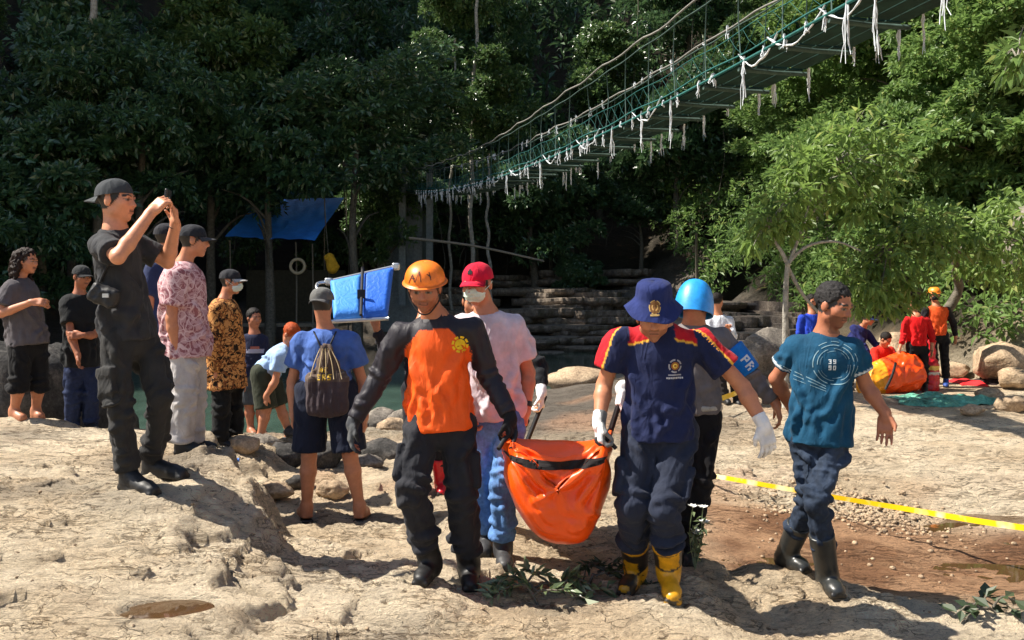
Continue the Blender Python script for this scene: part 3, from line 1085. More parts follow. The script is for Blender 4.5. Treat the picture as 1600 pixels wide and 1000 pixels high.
def text_polys(txt, x0, y0, h, c, gap=.25):
    px = h / 5.0
    out = []
    x = x0
    for ch in txt:
        for r, row in enumerate(GLY[ch]):
            for k, b_ in enumerate(row):
                if b_ == '1':
                    out.append(([(x + k * px, y0 + h - (r + 1) * px), (x + (k + 1) * px, y0 + h - (r + 1) * px), (x + (k + 1) * px, y0 + h - r * px), (x + k * px, y0 + h - r * px)], c))
        x += 3 * px + gap * h
    return out
# ---------------------------------------------------------------- who stands where (joints read as photo position + distance)
BLK = (.012, .012, .013); CHAR = C(40, 40, 45); NAVY = C(26, 34, 66); WHITE = (.72, .71, .70)
DN = (0, 0, -1)

def fn_orange(v, n, lab, cl, o):
    d = (v - o['mS'])
    u = np.abs(d @ o['latS']); w = -(d @ o['spine'])
    dark = C(33, 30, 38)
    seam = .070 + .125 * sstep(-.03, .15, w)
    cl[(u > seam) & (w < .20)] = dark
    cl[lab == 2] = dark
    cl[(lab == 1) & (u > seam)] = dark
    cl[lab == 4] = dark
    cl[(w < -.005) & (u < .09)] = dark
    return cl

def fn_navy(v, n, lab, cl, o):
    red = C(178, 26, 38); ylw = C(224, 170, 60)
    d = v - o['mS']
    u = d @ o['latS']
    w = -(d @ o['spine'])
    t = np.full(len(v), -1.0)
    for i in (0, 1):
        S_, E_ = o['S'][i], o['E'][i]
        ax = U(E_ - S_); q = v - S_
        al = q @ ax
        rad = q - al[:, None] * ax
        upv = o['spine'] + .8 * np.sign((S_ - o['mS']) @ o['latS']) * o['latS']
        upv = U(upv - np.dot(upv, ax) * ax)
        c_ = (rad @ upv) / (np.linalg.norm(rad, axis=1) + 1e-6)
        m = (lab == 2) & (al > -.12) & (np.sign(u) == np.sign((S_ - o['mS']) @ o['latS']))
        t[m] = c_[m]
    y_ = (lab != 2) & (w < -.012 + .26 * (np.abs(u) - .03)) & (np.abs(u) > .062)
    r_ = (lab != 2) & (w < -.022 + .26 * (np.abs(u) - .03)) & (np.abs(u) > .062)
    cl[(t > .40) | y_] = ylw
    cl[(t > .52) | r_] = red
    return cl

def fn_teal(v, n, lab, cl, o):
    for i in (0, 1):
        ax = U(o['E'][i] - o['S'][i]); L = np.linalg.norm(o['E'][i] - o['S'][i])
        t = (v - o['S'][i]) @ ax / L
        cl[(lab == 2) & (np.abs(t - .56) < .022) & (np.linalg.norm(v - o['S'][i], axis=1) < .3)] = (.6, .66, .68)
    return cl

def fn_fireboot(v, n, lab, cl, o, i, heel, R):
    ylw = C(206, 150, 24); dark = C(48, 42, 36)
    A, K = o['A'][i], o['K'][i]
    ax = U(K - A)
    t = (v - A) @ ax
    q = v - A
    fwd = U(np.array([R[1][0], R[1][1], 0]))
    fr = (q @ fwd); lt = np.abs(q @ R[0])
    cl[:] = dark
    low = t < .035
    cl[low] = ylw
    cl[(t > .045) & (t < .125) & (n @ fwd > .62)] = ylw
    Lt = t[t < .5].max()
    cl[t > Lt - .022] = ylw
    cl[lab == 2] = (.03, .026, .02)
    cl[(t < -.01) & (lt > .02) & ((v - heel) @ R[2] < .03)] = np.array(ylw) * .7
    return cl

def fn_jeansfade(v, n, cl, o):
    for i in (0, 1):
        m = (o['H'][i] + o['K'][i]) / 2
        w = np.exp(-((v - m) ** 2).sum(1) / .13 ** 2) * np.clip(n @ o['f'], 0, 1)
        cl = cl * (1 + 0.9 * w[:, None])
    return cl

SPECS = {}
SPECS['orange'] = ("man in orange shirt and orange helmet carrying the near corner of the bag", 4.5, dict(
    hd=(664, 449, -.10), hf=(-.05, -1, -.34), skin='dark', beard=.5, hairline=(.015, .012, .01),
    S=[(626, 520, .02), (738, 511, .0)], E=[(593, 590, .04), (764, 588, .04)], W=[(552, 660, -.02), (797, 652, -.06)],
    hdir=[(-.12, -.12, -1), (.12, -.30, -1)], palm=[(1, .3, 0), (-.7, .4, 0)], curl=(.45, 1.0),
    H=[(661, 660, 0), (716, 664, .02)], K=[(641, 765, -.14), (721, 775, -.02)], A=[(672, 876, .0), (733, 886, .12)], T=[(655, 917, -.20), (735, 925, -.05)],
    hat=('helmet', C(238, 122, 26)), glove=[(C(78, 80, 82), C(60, 62, 66), C(40, 40, 42)), (C(24, 24, 26), C(24, 24, 26))],
    top=dict(col=C(236, 88, 10), fn=fn_orange, sleeve=1.93, collar=.045, hem=1.14, flare=1.14, mat='satin', loose=.014, amp=.018, wsc=(8, 8, 4)),
    bot=dict(col=C(38, 39, 44), loose=.020, pocket=1, amp=.022, cuff=.045, len=.9), shoe=dict(kind='boot', col=C(26, 26, 27), h=.34, r=.056)))

SPECS['navy'] = ("man in navy shirt with red shoulders and bucket hat carrying the bag", 4.42, dict(
    hd=(1021, 494, -.14), hf=(-.10, -1, -.30), skin='mid', beard=.7, hairline=(.015, .012, .01),
    S=[(966, 530, .0), (1094, 532, .0)], E=[(944, 602, .05), (1160, 604, -.02)], W=[(936, 660, -.06), (1193, 664, -.10)],
    hdir=[(.05, -.2, -1), (.22, -.15, -1)], palm=[(1, .2, 0), (-.35, .85, .1)], curl=(1.0, .40),
    H=[(1002, 676, .02), (1062, 676, .02)], K=[(988, 790, -.10), (1038, 795, -.14)], A=[(993, 886, .20), (1045, 888, .0)], T=[(974, 932, .03), (1052, 946, -.20)],
    hat=('bucket', C(30, 42, 92)), glove=[(WHITE, WHITE, C(110, 110, 110)), (WHITE, WHITE)], b=1.06,
    top=dict(col=C(28, 36, 70), fn=fn_navy, sleeve=.62, hem=1.14, loose=.020, flare=1.10, amp=.022, wsc=(8, 8, 3.2), mat='cloth'),
    bot=dict(col=C(36, 42, 58), loose=.018, pocket=1, amp=.022, cuff=.052, len=.80, wsc=(7, 7, 8)), shoe=dict(kind='boot', col=C(206, 150, 24), h=.42, r=.062, fn=fn_fireboot, mat='rubber')))

SPECS['teal'] = ("man in teal shirt and black rubber boots walking with an open hand", 4.72, dict(
    hd=(1303, 476, -.02), hf=(.62, -.78, -.30), skin='dark', beard=1.0, hair=C(44, 42, 42), hairline=(.03, .03, .03),
    S=[(1246, 540, .10), (1330, 545, -.02)], E=[(1212, 592, .20), (1354, 604, .0)], W=[(1238, 640, .34), (1384, 648, -.06)],
    hdir=[(.3, .6, -.6), (-.12, -.15, -1)], palm=[(1, 0, 0), (-.45, -.85, .1)], curl=(.5, .18), f=(.55, -.83, 0),
    H=[(1258, 684, .06), (1304, 684, .0)], K=[(1266, 778, .04), (1276, 782, -.10)], A=[(1228, 868, .30), (1293, 900, .04)], T=[(1262, 896, .14), (1312, 936, -.12)],
    top=dict(col=C(16, 66, 94), fn=fn_teal, sleeve=.62, hem=1.16, loose=.016, amp=.022, flare=1.06, wsc=(8, 8, 4)),
    bot=dict(col=C(40, 50, 66), loose=.006, amp=.024, cuff=.046, len=.84, mat='denim', wsc=(7, 7, 14), fn=fn_jeansfade), shoe=dict(kind='boot', col=C(42, 44, 44), h=.56, r=.058, mat='rubber')), .0068, .0085)

SPECS['redcap'] = ("man in white shirt, red cap and face mask holding the far side of the bag", 4.95, dict(
    hd=(746, 443, -.02), hf=(-.42, -.9, -.22), skin='mid', hairline=(.015, .012, .01), mask=C(205, 222, 205),
    S=[(720, 508, .0), (803, 508, .06)], E=[(715, 580, .05), (826, 582, .10)], W=[(735, 640, -.05), (822, 640, .04)],
    hdir=[(.1, -.1, -1), (-.05, -.2, -1)], palm=[(1, 0, 0), (-1, .1, 0)], curl=(.8, .9),
    H=[(752, 652, .04), (798, 652, .04)], K=[(757, 750, .05), (787, 755, -.08)], A=[(762, 838, .15), (786, 852, .0)], T=[(755, 872, -.02), (790, 894, -.20)],
    hat=('cap', C(196, 18, 52)),
    top=dict(col=C(205, 190, 196), sleeve=.72, hem=1.05, loose=.018, amp=.022),
    bot=dict(col=C(82, 118, 168), loose=.016, amp=.022, cuff=.050, len=.94, mat='denim', fn=fn_jeansfade), shoe=dict(kind='ankle', col=C(52, 52, 54))), .008, .0092)

SPECS['helper'] = ("person in black sleeves and white gloves hidden behind the man in red cap", 5.6, dict(
    hd=(742, 470, .1), hf=(0, -1, -.2), skin='mid', hairline=(.015, .012, .01), hair=(.015, .012, .01),
    S=[(712, 520, .1), (800, 524, .1)], E=[(715, 590, .1), (842, 572, .05)], W=[(735, 640, 0), (846, 612, -.08)],
    hdir=[(.1, -.1, -1), (.02, -.2, -1)], palm=[(1, 0, 0), (-1, .1, 0)], curl=(.8, .8),
    H=[(755, 650, .1), (800, 650, .1)], K=[(757, 735, .1), (790, 735, .1)], A=[(757, 805, .2), (790, 805, .2)], T=[(757, 838, .05), (790, 838, .05)],
    glove=[(WHITE, WHITE), (WHITE, WHITE)],
    top=dict(col=C(24, 26, 30), sleeve=1.85, hem=1.0), bot=dict(col=C(26, 28, 34), len=.95), shoe=dict(kind='shoe', col=BLK)), .012, .014)

SPECS['police'] = ("officer in sky blue helmet and grey uniform behind the man in bucket hat", 5.05, dict(
    hd=(1086, 474, .0), hf=(.30, .60, -.2), hs=1.0, skin='mid', noface=True, hairline=(.015, .012, .01),
    S=[(1040, 528, .0), (1126, 526, .05)], E=[(1022, 590, .05), (1176, 590, .02)], W=[(972, 606, -.05), (1212, 630, -.02)],
    hdir=[(-.2, -.2, -1), (.25, -.15, -1)], palm=[(1, .2, 0), (-1, .2, 0)], curl=(.6, .45), f=(.3, .95, 0),
    H=[(1060, 650, .02), (1104, 650, .02)], K=[(1058, 755, .0), (1092, 760, .0)], A=[(1058, 850, .05), (1076, 856, .05)], T=[(1055, 880, -.12), (1076, 888, -.14)],
    hat=('softhelmet', C(40, 148, 226)), glove=[(WHITE, WHITE), None],
    top=dict(col=C(110, 104, 104), sleeve=1.9, hem=.9, loose=.014, amp=.018),
    bot=dict(col=C(22, 22, 26), loose=.016, len=.92), shoe=dict(kind='boot', col=C(28, 28, 30), h=.3)), .010, .0095)

SPECS['photo'] = ("man in black tee and backward cap holding up a phone", 4.75, dict(
    hd=(182, 313, -.02), hf=(1, -.12, .0), skin='tan', hairline=(.015, .012, .01),
    S=[(160, 380, -.15), (200, 374, .15)], E=[(184, 402, -.30), (262, 410, .22)], W=[(236, 332, -.12), (274, 352, .14)],
    hdir=[(.5, .28, .62), (-.02, -.2, 1)], palm=[(.35, .85, -.3), (-.75, -.55, .05)], curl=(.75, .6), f=(.92, -.4, 0),
    H=[(182, 530, -.06), (222, 528, .08)], K=[(186, 640, -.10), (251, 622, .02)], A=[(200, 738, -.04), (236, 722, .16)], T=[(244, 776, -.16), (290, 748, .06)],
    hat=('cap_back', C(58, 62, 66), C(64, 68, 70), .12), b=.95,
    top=dict(col=C(50, 51, 54), sleeve=.74, hem=1.06, loose=.014, amp=.022, q=1.45),
    bot=dict(col=C(46, 46, 46), loose=.008, pocket=1, amp=.024, cuff=.050, len=.97), shoe=dict(kind='shoe', col=C(32, 32, 33), sole=(.02, .02, .02))), .0068, .0085)

SPECS['backpack'] = ("man in blue shirt and grey cap seen from behind wearing a drawstring bag", 6.36, dict(
    hd=(504, 474, .0), hf=(.12, 1, -.02), skin='mid', hairline=(.02, .018, .016), noface=True,
    S=[(472, 532, .0), (546, 532, .0)], E=[(457, 596, .04), (566, 596, .04)], W=[(458, 646, .0), (570, 650, -.02)],
    hdir=[(.05, 0, -1), (0, 0, -1)], palm=[(1, 0, 0), (-1, 0, 0)], curl=(.4, .4), f=(0.1, 1, 0),
    H=[(486, 612, .0), (534, 612, .0)], K=[(483, 712, .0), (547, 712, -.03)], A=[(479, 792, .05), (562, 792, .0)], T=[(470, 806, .22), (572, 806, .17)],
    hat=('cap_back', C(96, 96, 94), C(80, 80, 80)), b=1.05,
    top=dict(col=C(70, 100, 165), sleeve=.62, hem=1.12, loose=.03, amp=.022, flare=1.0),
    bot=dict(col=C(24, 30, 48), loose=.03, amp=.02, len=.46, name='shorts'), shoe=dict(kind='flip', col=C(30, 26, 24))), .0085, .0095)

SPECS['pink'] = ("man in pink patterned shirt and pale trousers with a black cap, looking away", 6.4, dict(
    hd=(303, 376, .0), hf=(1, .3, -.05), skin='mid', hairline=(.015, .012, .01),
    S=[(276, 430, -.15), (292, 424, .16)], E=[(268, 498, -.18), (300, 498, .2)], W=[(276, 548, -.15), (300, 550, .2)],
    hdir=[(.1, 0, -1), (.1, 0, -1)], palm=[(.2, 1, 0), (0, -1, 0)], curl=(.6, .5), f=(1, .15, 0),
    H=[(284, 556, -.08), (298, 556, .08)], K=[(288, 622, -.10), (302, 622, .10)], A=[(283, 690, -.08), (300, 690, .12)], T=[(334, 712, -.10), (340, 705, .12)],
    hat=('cap', C(34, 36, 42), C(60, 62, 66)), b=1.05,
    top=dict(col=(.4, .3, .3), mat='batik_pink', sleeve=.72, hem=1.05, loose=.036, amp=.02, q=1.15),
    bot=dict(col=C(176, 172, 170), loose=.03, amp=.02, cuff=.055), shoe=dict(kind='shoe', col=C(24, 24, 26))), .010, .0115)

SPECS['behindpink'] = ("person in dark navy shirt and black cap half hidden behind the raised arms", 7.0, dict(
    hd=(262, 372, .0), hf=(.6, .8, 0), skin='mid', hairline=(.015, .012, .01), noface=True,
    S=[(240, 420, -.10), (280, 418, .12)], E=[(234, 485, -.12), (285, 485, .14)], W=[(240, 535, -.12), (288, 535, .14)],
    hdir=[DN, DN], palm=[(1, 0, 0), (-1, 0, 0)], curl=(.4, .4), f=(.6, .8, 0),
    H=[(250, 545, -.08), (275, 545, .08)], K=[(252, 610, -.08), (276, 610, .08)], A=[(252, 668, -.08), (276, 668, .08)], T=[(262, 685, .05), (286, 685, .2)],
    hat=('cap', C(36, 36, 42), C(36, 36, 42)),
    top=dict(col=C(40, 50, 84), sleeve=.65, hem=1.0), bot=dict(col=C(40, 42, 50), len=.97), shoe=dict(kind='shoe', col=BLK)), .015, .016)

SPECS['brown'] = ("man in long brown patterned shirt, black cap and lowered mask", 8.25, dict(
    hd=(361, 440, .0), hf=(1, -.05, -.05), skin='mid', hairline=(.015, .012, .01), mask=C(200, 214, 206),
    S=[(340, 482, -.15), (358, 478, .15)], E=[(334, 545, -.18), (366, 540, .18)], W=[(338, 596, -.16), (378, 590, .16)],
    hdir=[DN, DN], palm=[(.2, 1, 0), (0, -1, 0)], curl=(.5, .5), f=(1, -.1, 0),
    H=[(346, 592, -.08), (362, 592, .08)], K=[(346, 640, -.09), (366, 640, .09)], A=[(344, 688, -.08), (368, 688, .10)], T=[(372, 702, -.08), (394, 702, .10)],
    hat=('cap', C(36, 37, 42), C(150, 150, 150)), b=1.0,
    top=dict(col=(.4, .3, .2), mat='batik_brown', sleeve=1.7, hem=1.32, loose=.04, amp=.018, flare=1.1, q=1.15),
    bot=dict(col=C(22, 23, 24), loose=.026), shoe=dict(kind='shoe', col=BLK)), .012, .012)

SPECS['boy'] = ("boy in dark printed tee standing by the water behind the bending man", 10.6, dict(
    hd=(397, 497, .0), hf=(.7, -.7, -.1), skin='dark', hair=(.012, .01, .009), hairline=(.012, .01, .009), hs=.98,
    S=[(384, 530, .0), (411, 530, .04)], E=[(380, 562, .0), (416, 562, .05)], W=[(384, 592, -.05), (414, 592, .0)],
    hdir=[DN, DN], palm=[(1, 0, 0), (-1, 0, 0)], curl=(.4, .4), f=(.5, -.85, 0),
    H=[(390, 592, .0), (408, 592, .03)], K=[(389, 634, .0), (407, 634, .0)], A=[(392, 672, .0), (408, 672, .03)], T=[(398, 682, -.16), (415, 682, -.12)],
    top=dict(col=C(30, 34, 58), sleeve=.6, hem=1.05), bot=dict(col=C(66, 70, 74), len=.47, name='shorts', loose=.025), shoe=dict(kind='bare')), .014, .015)

SPECS['bend'] = ("man in pale blue tee bending down with rust coloured hair", 9.5, dict(
    hd=(455, 522, -.05), hf=(.75, -.35, -.75), skin='mid', hair=C(170, 72, 28), hairline=C(150, 62, 24),
    S=[(438, 556, -.15), (452, 542, .15)], E=[(430, 596, -.18), (468, 590, .16)], W=[(416, 618, -.20), (470, 630, .12)],
    hdir=[(-.25, 0, -1), (-.1, 0, -1)], palm=[(.3, 1, 0), (0, -1, 0)], curl=(.5, .5), f=(.75, -.1, -.6), lat=(.15, 1, 0),
    H=[(408, 584, -.09), (416, 584, .09)], K=[(416, 640, -.10), (438, 636, .08)], A=[(406, 684, -.10), (452, 676, .08)], T=[(432, 694, -.14), (478, 686, .04)],
    top=dict(col=C(150, 178, 214), sleeve=.62, hem=1.1, loose=.026, amp=.02), bot=dict(col=C(52, 56, 44), len=.48, name='shorts', loose=.03), shoe=dict(kind='flip', col=C(40, 34, 28))), .012, .013)

SPECS['longhair'] = ("person with long wavy hair in grey tee and black knee trousers", 8.25, dict(
    hd=(42, 408, .0), hf=(1, -.15, -.05), skin='mid', hair=C(40, 28, 24), hairstyle='long', hairline=(.03, .02, .016),
    S=[(18, 450, -.14), (40, 446, .15)], E=[(2, 490, -.22), (42, 492, .18)], W=[(50, 472, -.28), (62, 474, .02)],
    hdir=[(1, .1, .0), (.9, -.3, 0)], palm=[(0, .8, -.6), (0, -.8, -.6)], curl=(.55, .6), f=(.95, -.3, 0),
    H=[(32, 540, -.07), (56, 540, .08)], K=[(30, 600, -.10), (60, 600, .06)], A=[(22, 642, -.06), (56, 642, .10)], T=[(38, 657, -.14), (66, 655, .04)],
    top=dict(col=C(84, 80, 84), sleeve=.72, hem=1.0, loose=.04, amp=.02, q=1.15), bot=dict(col=C(22, 22, 24), len=.60, loose=.035, cuff=.065), shoe=dict(kind='bare')), .010, .012)

SPECS['blackcap'] = ("man in black tee and dark jeans with folded forearms beside the wavy haired person", 9.0, dict(
    hd=(128, 432, .0), hf=(.8, -.5, -.1), skin='dark', hairline=(.015, .012, .01),
    S=[(106, 472, -.05), (142, 470, .1)], E=[(110, 520, -.14), (146, 524, .02)], W=[(122, 556, -.22), (128, 524, -.20)],
    hdir=[(.1, -.1, -1), (-.8, -.3, 0)], palm=[(1, .2, 0), (0, .9, -.2)], curl=(.5, .4), f=(.6, -.8, 0),
    H=[(116, 570, -.03), (140, 570, .05)], K=[(114, 620, -.05), (142, 620, .03)], A=[(112, 664, .0), (142, 664, .08)], T=[(118, 678, -.16), (150, 676, -.1)],
    hat=('cap', C(42, 44, 46), C(36, 36, 38)),
    top=dict(col=C(26, 28, 30), sleeve=.72, hem=1.1, loose=.03, amp=.02), bot=dict(col=C(36, 46, 74), mat='denim', loose=.024), shoe=dict(kind='shoe', col=BLK)), .011, .013)

SPECS['porter'] = ("person in dark clothes and red boots half hidden under the blue stretcher", 7.4, dict(
    hd=(664, 462, .1), hf=(0, -1, -.1), skin='mid', hair=(.015, .012, .01), hairline=(.015, .012, .01),
    S=[(628, 516, .05), (694, 516, .05)], E=[(606, 560, -.05), (704, 570, .05)], W=[(588, 512, -.12), (706, 620, .0)],
    hdir=[(-.1, -.1, 1), DN], palm=[(.3, 1, 0), (-1, 0, 0)], curl=(.7, .5),
    H=[(642, 608, .05), (680, 608, .05)], K=[(642, 680, -.02), (684, 690, .0)], A=[(640, 750, .05), (690, 756, .1)], T=[(636, 768, -.15), (690, 776, -.1)],
    top=dict(col=C(36, 34, 42), sleeve=1.9, hem=1.0), bot=dict(col=C(30, 30, 36), loose=.004, len=.8), shoe=dict(kind='boot', col=C(196, 20, 34), h=.62, r=.060, mat='rubber')), .013, .014)

SPECS['whitefar'] = ("man in white shirt and dark trousers far behind the sky blue helmet", 13.0, dict(
    hd=(1121, 470, .0), hf=(.8, .5, -.1), skin='mid', hair=(.015, .012, .01), noface=True, hairline=(.015, .012, .01),
    S=[(1106, 500, .0), (1140, 500, .0)], E=[(1110, 528, -.1), (1146, 526, -.1)], W=[(1128, 524, -.25), (1136, 512, -.25)],
    hdir=[(.5, -.5, .1), (0, -.5, .3)], palm=[(0, .8, -.6), (0, -.8, -.6)], curl=(.5, .5), f=(.6, .4, 0),
    H=[(1122, 558, .0), (1142, 558, .03)], K=[(1128, 592, .0), (1146, 592, .0)], A=[(1133, 622, .0), (1150, 624, .03)], T=[(1140, 632, -.16), (1157, 634, -.12)],
    top=dict(col=C(200, 205, 212), sleeve=1.6, hem=1.0), bot=dict(col=C(40, 36, 36), len=.95), shoe=dict(kind='shoe', col=BLK)), .014, .015)

G5 = dict(group='rescue crew at the far rocks')
SPECS['crewhelmet'] = ("crew member in orange vest and orange helmet standing at the far rocks", 14.9, dict(
    hd=(1460, 460, .0), hf=(-.1, -1, -.1), skin='mid', hat=('helmet', C(244, 140, 40)), hairline=(.015, .012, .01), mask=C(26, 26, 28),
    S=[(1446, 484, .0), (1480, 484, .0)], E=[(1440, 508, .0), (1490, 506, .0)], W=[(1442, 530, -.05), (1493, 527, .0)],
    hdir=[DN, DN], palm=[(1, 0, 0), (-1, 0, 0)], curl=(.4, .4),
    H=[(1456, 524, .0), (1474, 524, .0)], K=[(1459, 562, -.03), (1476, 562, .0)], A=[(1462, 594, .05), (1478, 594, .05)], T=[(1458, 606, -.12), (1478, 606, -.12)],
    top=dict(col=C(216, 84, 36), slcol=C(30, 28, 32), sleeve=1.9, hem=1.0, amp=.012), bot=dict(col=C(24, 24, 26), amp=.012, len=.95), shoe=dict(kind='shoe', col=C(40, 70, 140)), **G5), .014, .016)
SPECS['crewred'] = ("crew member in red shirt whose head is hidden by hanging leaves", 14.4, dict(
    hd=(1424, 474, .05), hf=(-.4, -1, -.3), skin='mid', hair=(.015, .012, .01), hairline=(.015, .012, .01),
    S=[(1416, 500, .0), (1448, 500, .0)], E=[(1412, 526, .0), (1456, 524, .0)], W=[(1404, 550, -.05), (1456, 546, .0)],
    hdir=[DN, DN], palm=[(1, 0, 0), (-1, 0, 0)], curl=(.4, .4),
    H=[(1424, 540, .0), (1442, 540, .0)], K=[(1424, 574, -.03), (1444, 574, .0)], A=[(1426, 602, .05), (1445, 602, .05)], T=[(1422, 614, -.12), (1446, 614, -.12)],
    top=dict(col=C(212, 22, 26), slcol=C(190, 20, 26), sleeve=1.5, hem=1.0, amp=.012), bot=dict(col=C(24, 24, 26), amp=.012, len=.95), shoe=dict(kind='shoe', col=BLK), **G5), .014, .016)
SPECS['crewcrouch'] = ("crew member in red overalls crouching over the far orange bag", 14.8, dict(
    hd=(1384, 530, -.1), hf=(.5, -.7, -.6), skin='mid', hair=(.015, .012, .01), hairline=(.015, .012, .01),
    S=[(1366, 548, .0), (1392, 546, .1)], E=[(1370, 572, -.15), (1400, 568, .0)], W=[(1388, 580, -.25), (1402, 578, -.2)],
    hdir=[(.7, -.3, -.5), (.3, -.4, -.7)], palm=[(0, .2, -1), (0, .2, -1)], curl=(.4, .4), f=(.5, -.8, -.2),
    H=[(1362, 590, .05), (1380, 590, .1)], K=[(1362, 576, -.30), (1394, 576, -.22)], A=[(1358, 604, .0), (1382, 604, .05)], T=[(1356, 612, -.18), (1386, 612, -.14)],
    top=dict(col=C(190, 40, 26), sleeve=1.9, hem=.9, amp=.012), bot=dict(col=C(184, 40, 28), amp=.012, len=.95), shoe=dict(kind='shoe', col=BLK), **G5), .014, .016)
SPECS['crewbent'] = ("crew member in dark navy top and cap leaning over beside the crouching one", 15.2, dict(
    hd=(1358, 497, -.1), hf=(.6, -.6, -.3), skin='mid', hat=('cap', C(34, 46, 84), C(34, 46, 84)), hairline=(.015, .012, .01),
    S=[(1334, 512, .0), (1356, 520, .1)], E=[(1350, 540, -.12), (1372, 544, .0)], W=[(1362, 562, -.2), (1378, 564, -.1)],
    hdir=[(.3, -.2, -1), (.2, -.2, -1)], palm=[(0, .9, 0), (0, .9, 0)], curl=(.4, .4), f=(.7, -.6, -.4),
    H=[(1322, 552, .0), (1336, 552, .1)], K=[(1330, 580, -.1), (1346, 580, -.05)], A=[(1326, 604, .05), (1342, 604, .1)], T=[(1334, 612, -.1), (1350, 612, -.06)],
    top=dict(col=C(34, 40, 92), sleeve=1.9, hem=1.0, amp=.012), bot=dict(col=C(28, 28, 34), amp=.012, len=.95), shoe=dict(kind='shoe', col=BLK), **G5), .014, .016)
SPECS['crewblue'] = ("person in bright blue jacket behind the thin tree trunk", 15.6, dict(
    hd=(1268, 470, .0), hf=(.3, -1, -.3), skin='mid', hair=(.015, .012, .01), hairline=(.015, .012, .01),
    S=[(1252, 496, .0), (1284, 496, .0)], E=[(1248, 522, .0), (1290, 522, .0)], W=[(1250, 544, -.05), (1290, 544, .0)],
    hdir=[DN, DN], palm=[(1, 0, 0), (-1, 0, 0)], curl=(.4, .4),
    H=[(1258, 540, .0), (1278, 540, .0)], K=[(1258, 572, -.03), (1280, 572, .0)], A=[(1258, 598, .05), (1280, 598, .05)], T=[(1256, 608, -.12), (1280, 608, -.12)],
    top=dict(col=C(34, 64, 176), sleeve=1.9, hem=1.0, amp=.012), bot=dict(col=C(28, 28, 34), amp=.012, len=.95), shoe=dict(kind='shoe', col=BLK), **G5), .014, .016)

def foot_anchors():
    out = []
    for key, s in SPECS.items():
        Y, sp = s[1], s[2]
        for i in (0, 1):
            a, t = sp['A'][i], sp['T'][i]
            A_ = P(a[0], a[1], Y + (a[2] if len(a) > 2 else 0)); T_ = P(t[0], t[1], Y + (t[2] if len(t) > 2 else 0))
            hz = max(T_[2], min(A_[2] - .085, T_[2] + .03))
            out.append((T_[0], T_[1], T_[2])); out.append((A_[0], A_[1], T_[2]))
    return np.array(out)
# ---------------------------------------------------------------- terrain
TX = np.array([-7, -3, -1.7, -1.45, -1.2, -0.4, 0.8, 1.4, 2.2, 3.5, 7])
TY = np.array([2.0, 3.5, 4.5, 5.0, 5.7, 6.4, 7.2, 7.9, 9.0, 10.5, 12.5, 14.5, 17, 20, 22.5, 26, 33])
TZ = np.array([
    [.10, .12, .10, .09, .07, .03, -.02, -.06, -.10, -.12, -.12],
    [.24, .22, .18, .14, .10, .03, -.03, -.08, -.12, -.14, -.14],
    [.38, .38, .37, .30, .16, .00, -.05, -.12, -.14, -.15, -.16],
    [.40, .40, .38, .32, .00, -.03, -.06, -.15, -.22, -.26, -.28],
    [.38, .38, .36, .32, -.08, -.06, -.06, -.20, -.28, -.33, -.34],
    [.35, .34, .33, .31, -.13, -.12, -.08, -.18, -.28, -.32, -.34],
    [.34, .34, .33, .22, -.14, -.13, -.10, -.14, -.20, -.31, -.34],
    [.35, .34, .26, .10, -.14, -.13, -.10, -.10, -.10, -.10, -.12],
    [.22, .10, .02, -.02, -.12, -.15, -.10, -.10, -.10, -.10, -.10],
    [-.3, -.2, -.12, -.12, -.14, -.20, -.12, -.10, -.10, -.10, -.10],
    [-.7, -.6, -.4, -.35, -.30, -.28, -.15, -.10, -.08, -.06, -.05],
    [-.9, -.8, -.7, -.6, -.5, -.40, -.20, -.10, -.06, -.04, -.02],
    [-.9, -.9, -.9, -.9, -.8, -.55, -.25, -.15, -.10, .00, .10],
    [-.9, -.9, -.9, -.9, -.9, -.80, -.66, -.62, -.40, -.10, .30],
    [-.9, -.9, -.9, -.9, -.9, -.9, -.65, -.60, -.50, -.30, .40],
    [-.9, -.9, -.9, -.9, -.9, -.9, -.9, -.9, -.8, -.50, .50],
    [-.9, -.9, -.9, -.9, -.9, -.9, -.9, -.9, -.9, -.50, .80]])
ANCH = foot_anchors()
BASIN = (-1.43, 3.72, .21, .15)

def _table(x, y):
    xc = np.clip(x, TX[0], TX[-1]); yc = np.clip(y, TY[0], TY[-1])
    i = np.clip(np.searchsorted(TX, xc) - 1, 0, len(TX) - 2); j = np.clip(np.searchsorted(TY, yc) - 1, 0, len(TY) - 2)
    u = (xc - TX[i]) / (TX[i + 1] - TX[i]); w = (yc - TY[j]) / (TY[j + 1] - TY[j])
    u = u * u * (3 - 2 * u); w = .4 * w + .6 * w * w * (3 - 2 * w)
    return (TZ[j, i] * (1 - u) + TZ[j, i + 1] * u) * (1 - w) + (TZ[j + 1, i] * (1 - u) + TZ[j + 1, i + 1] * u) * w

def mud_mask(x, y):
    q = np.stack([x * .9, y * .9, np.zeros_like(x)], 1)
    w = .35 * fbm(q + 3.3, 4)
    c = 5.95 + .25 * np.sin(x * 1.1)
    m = sstep(1.35 + w, .75 + w, np.abs(y - c) * (1.0 + .25 * (x < 1.2))) * sstep(.75, 1.5, x + w)
    return m

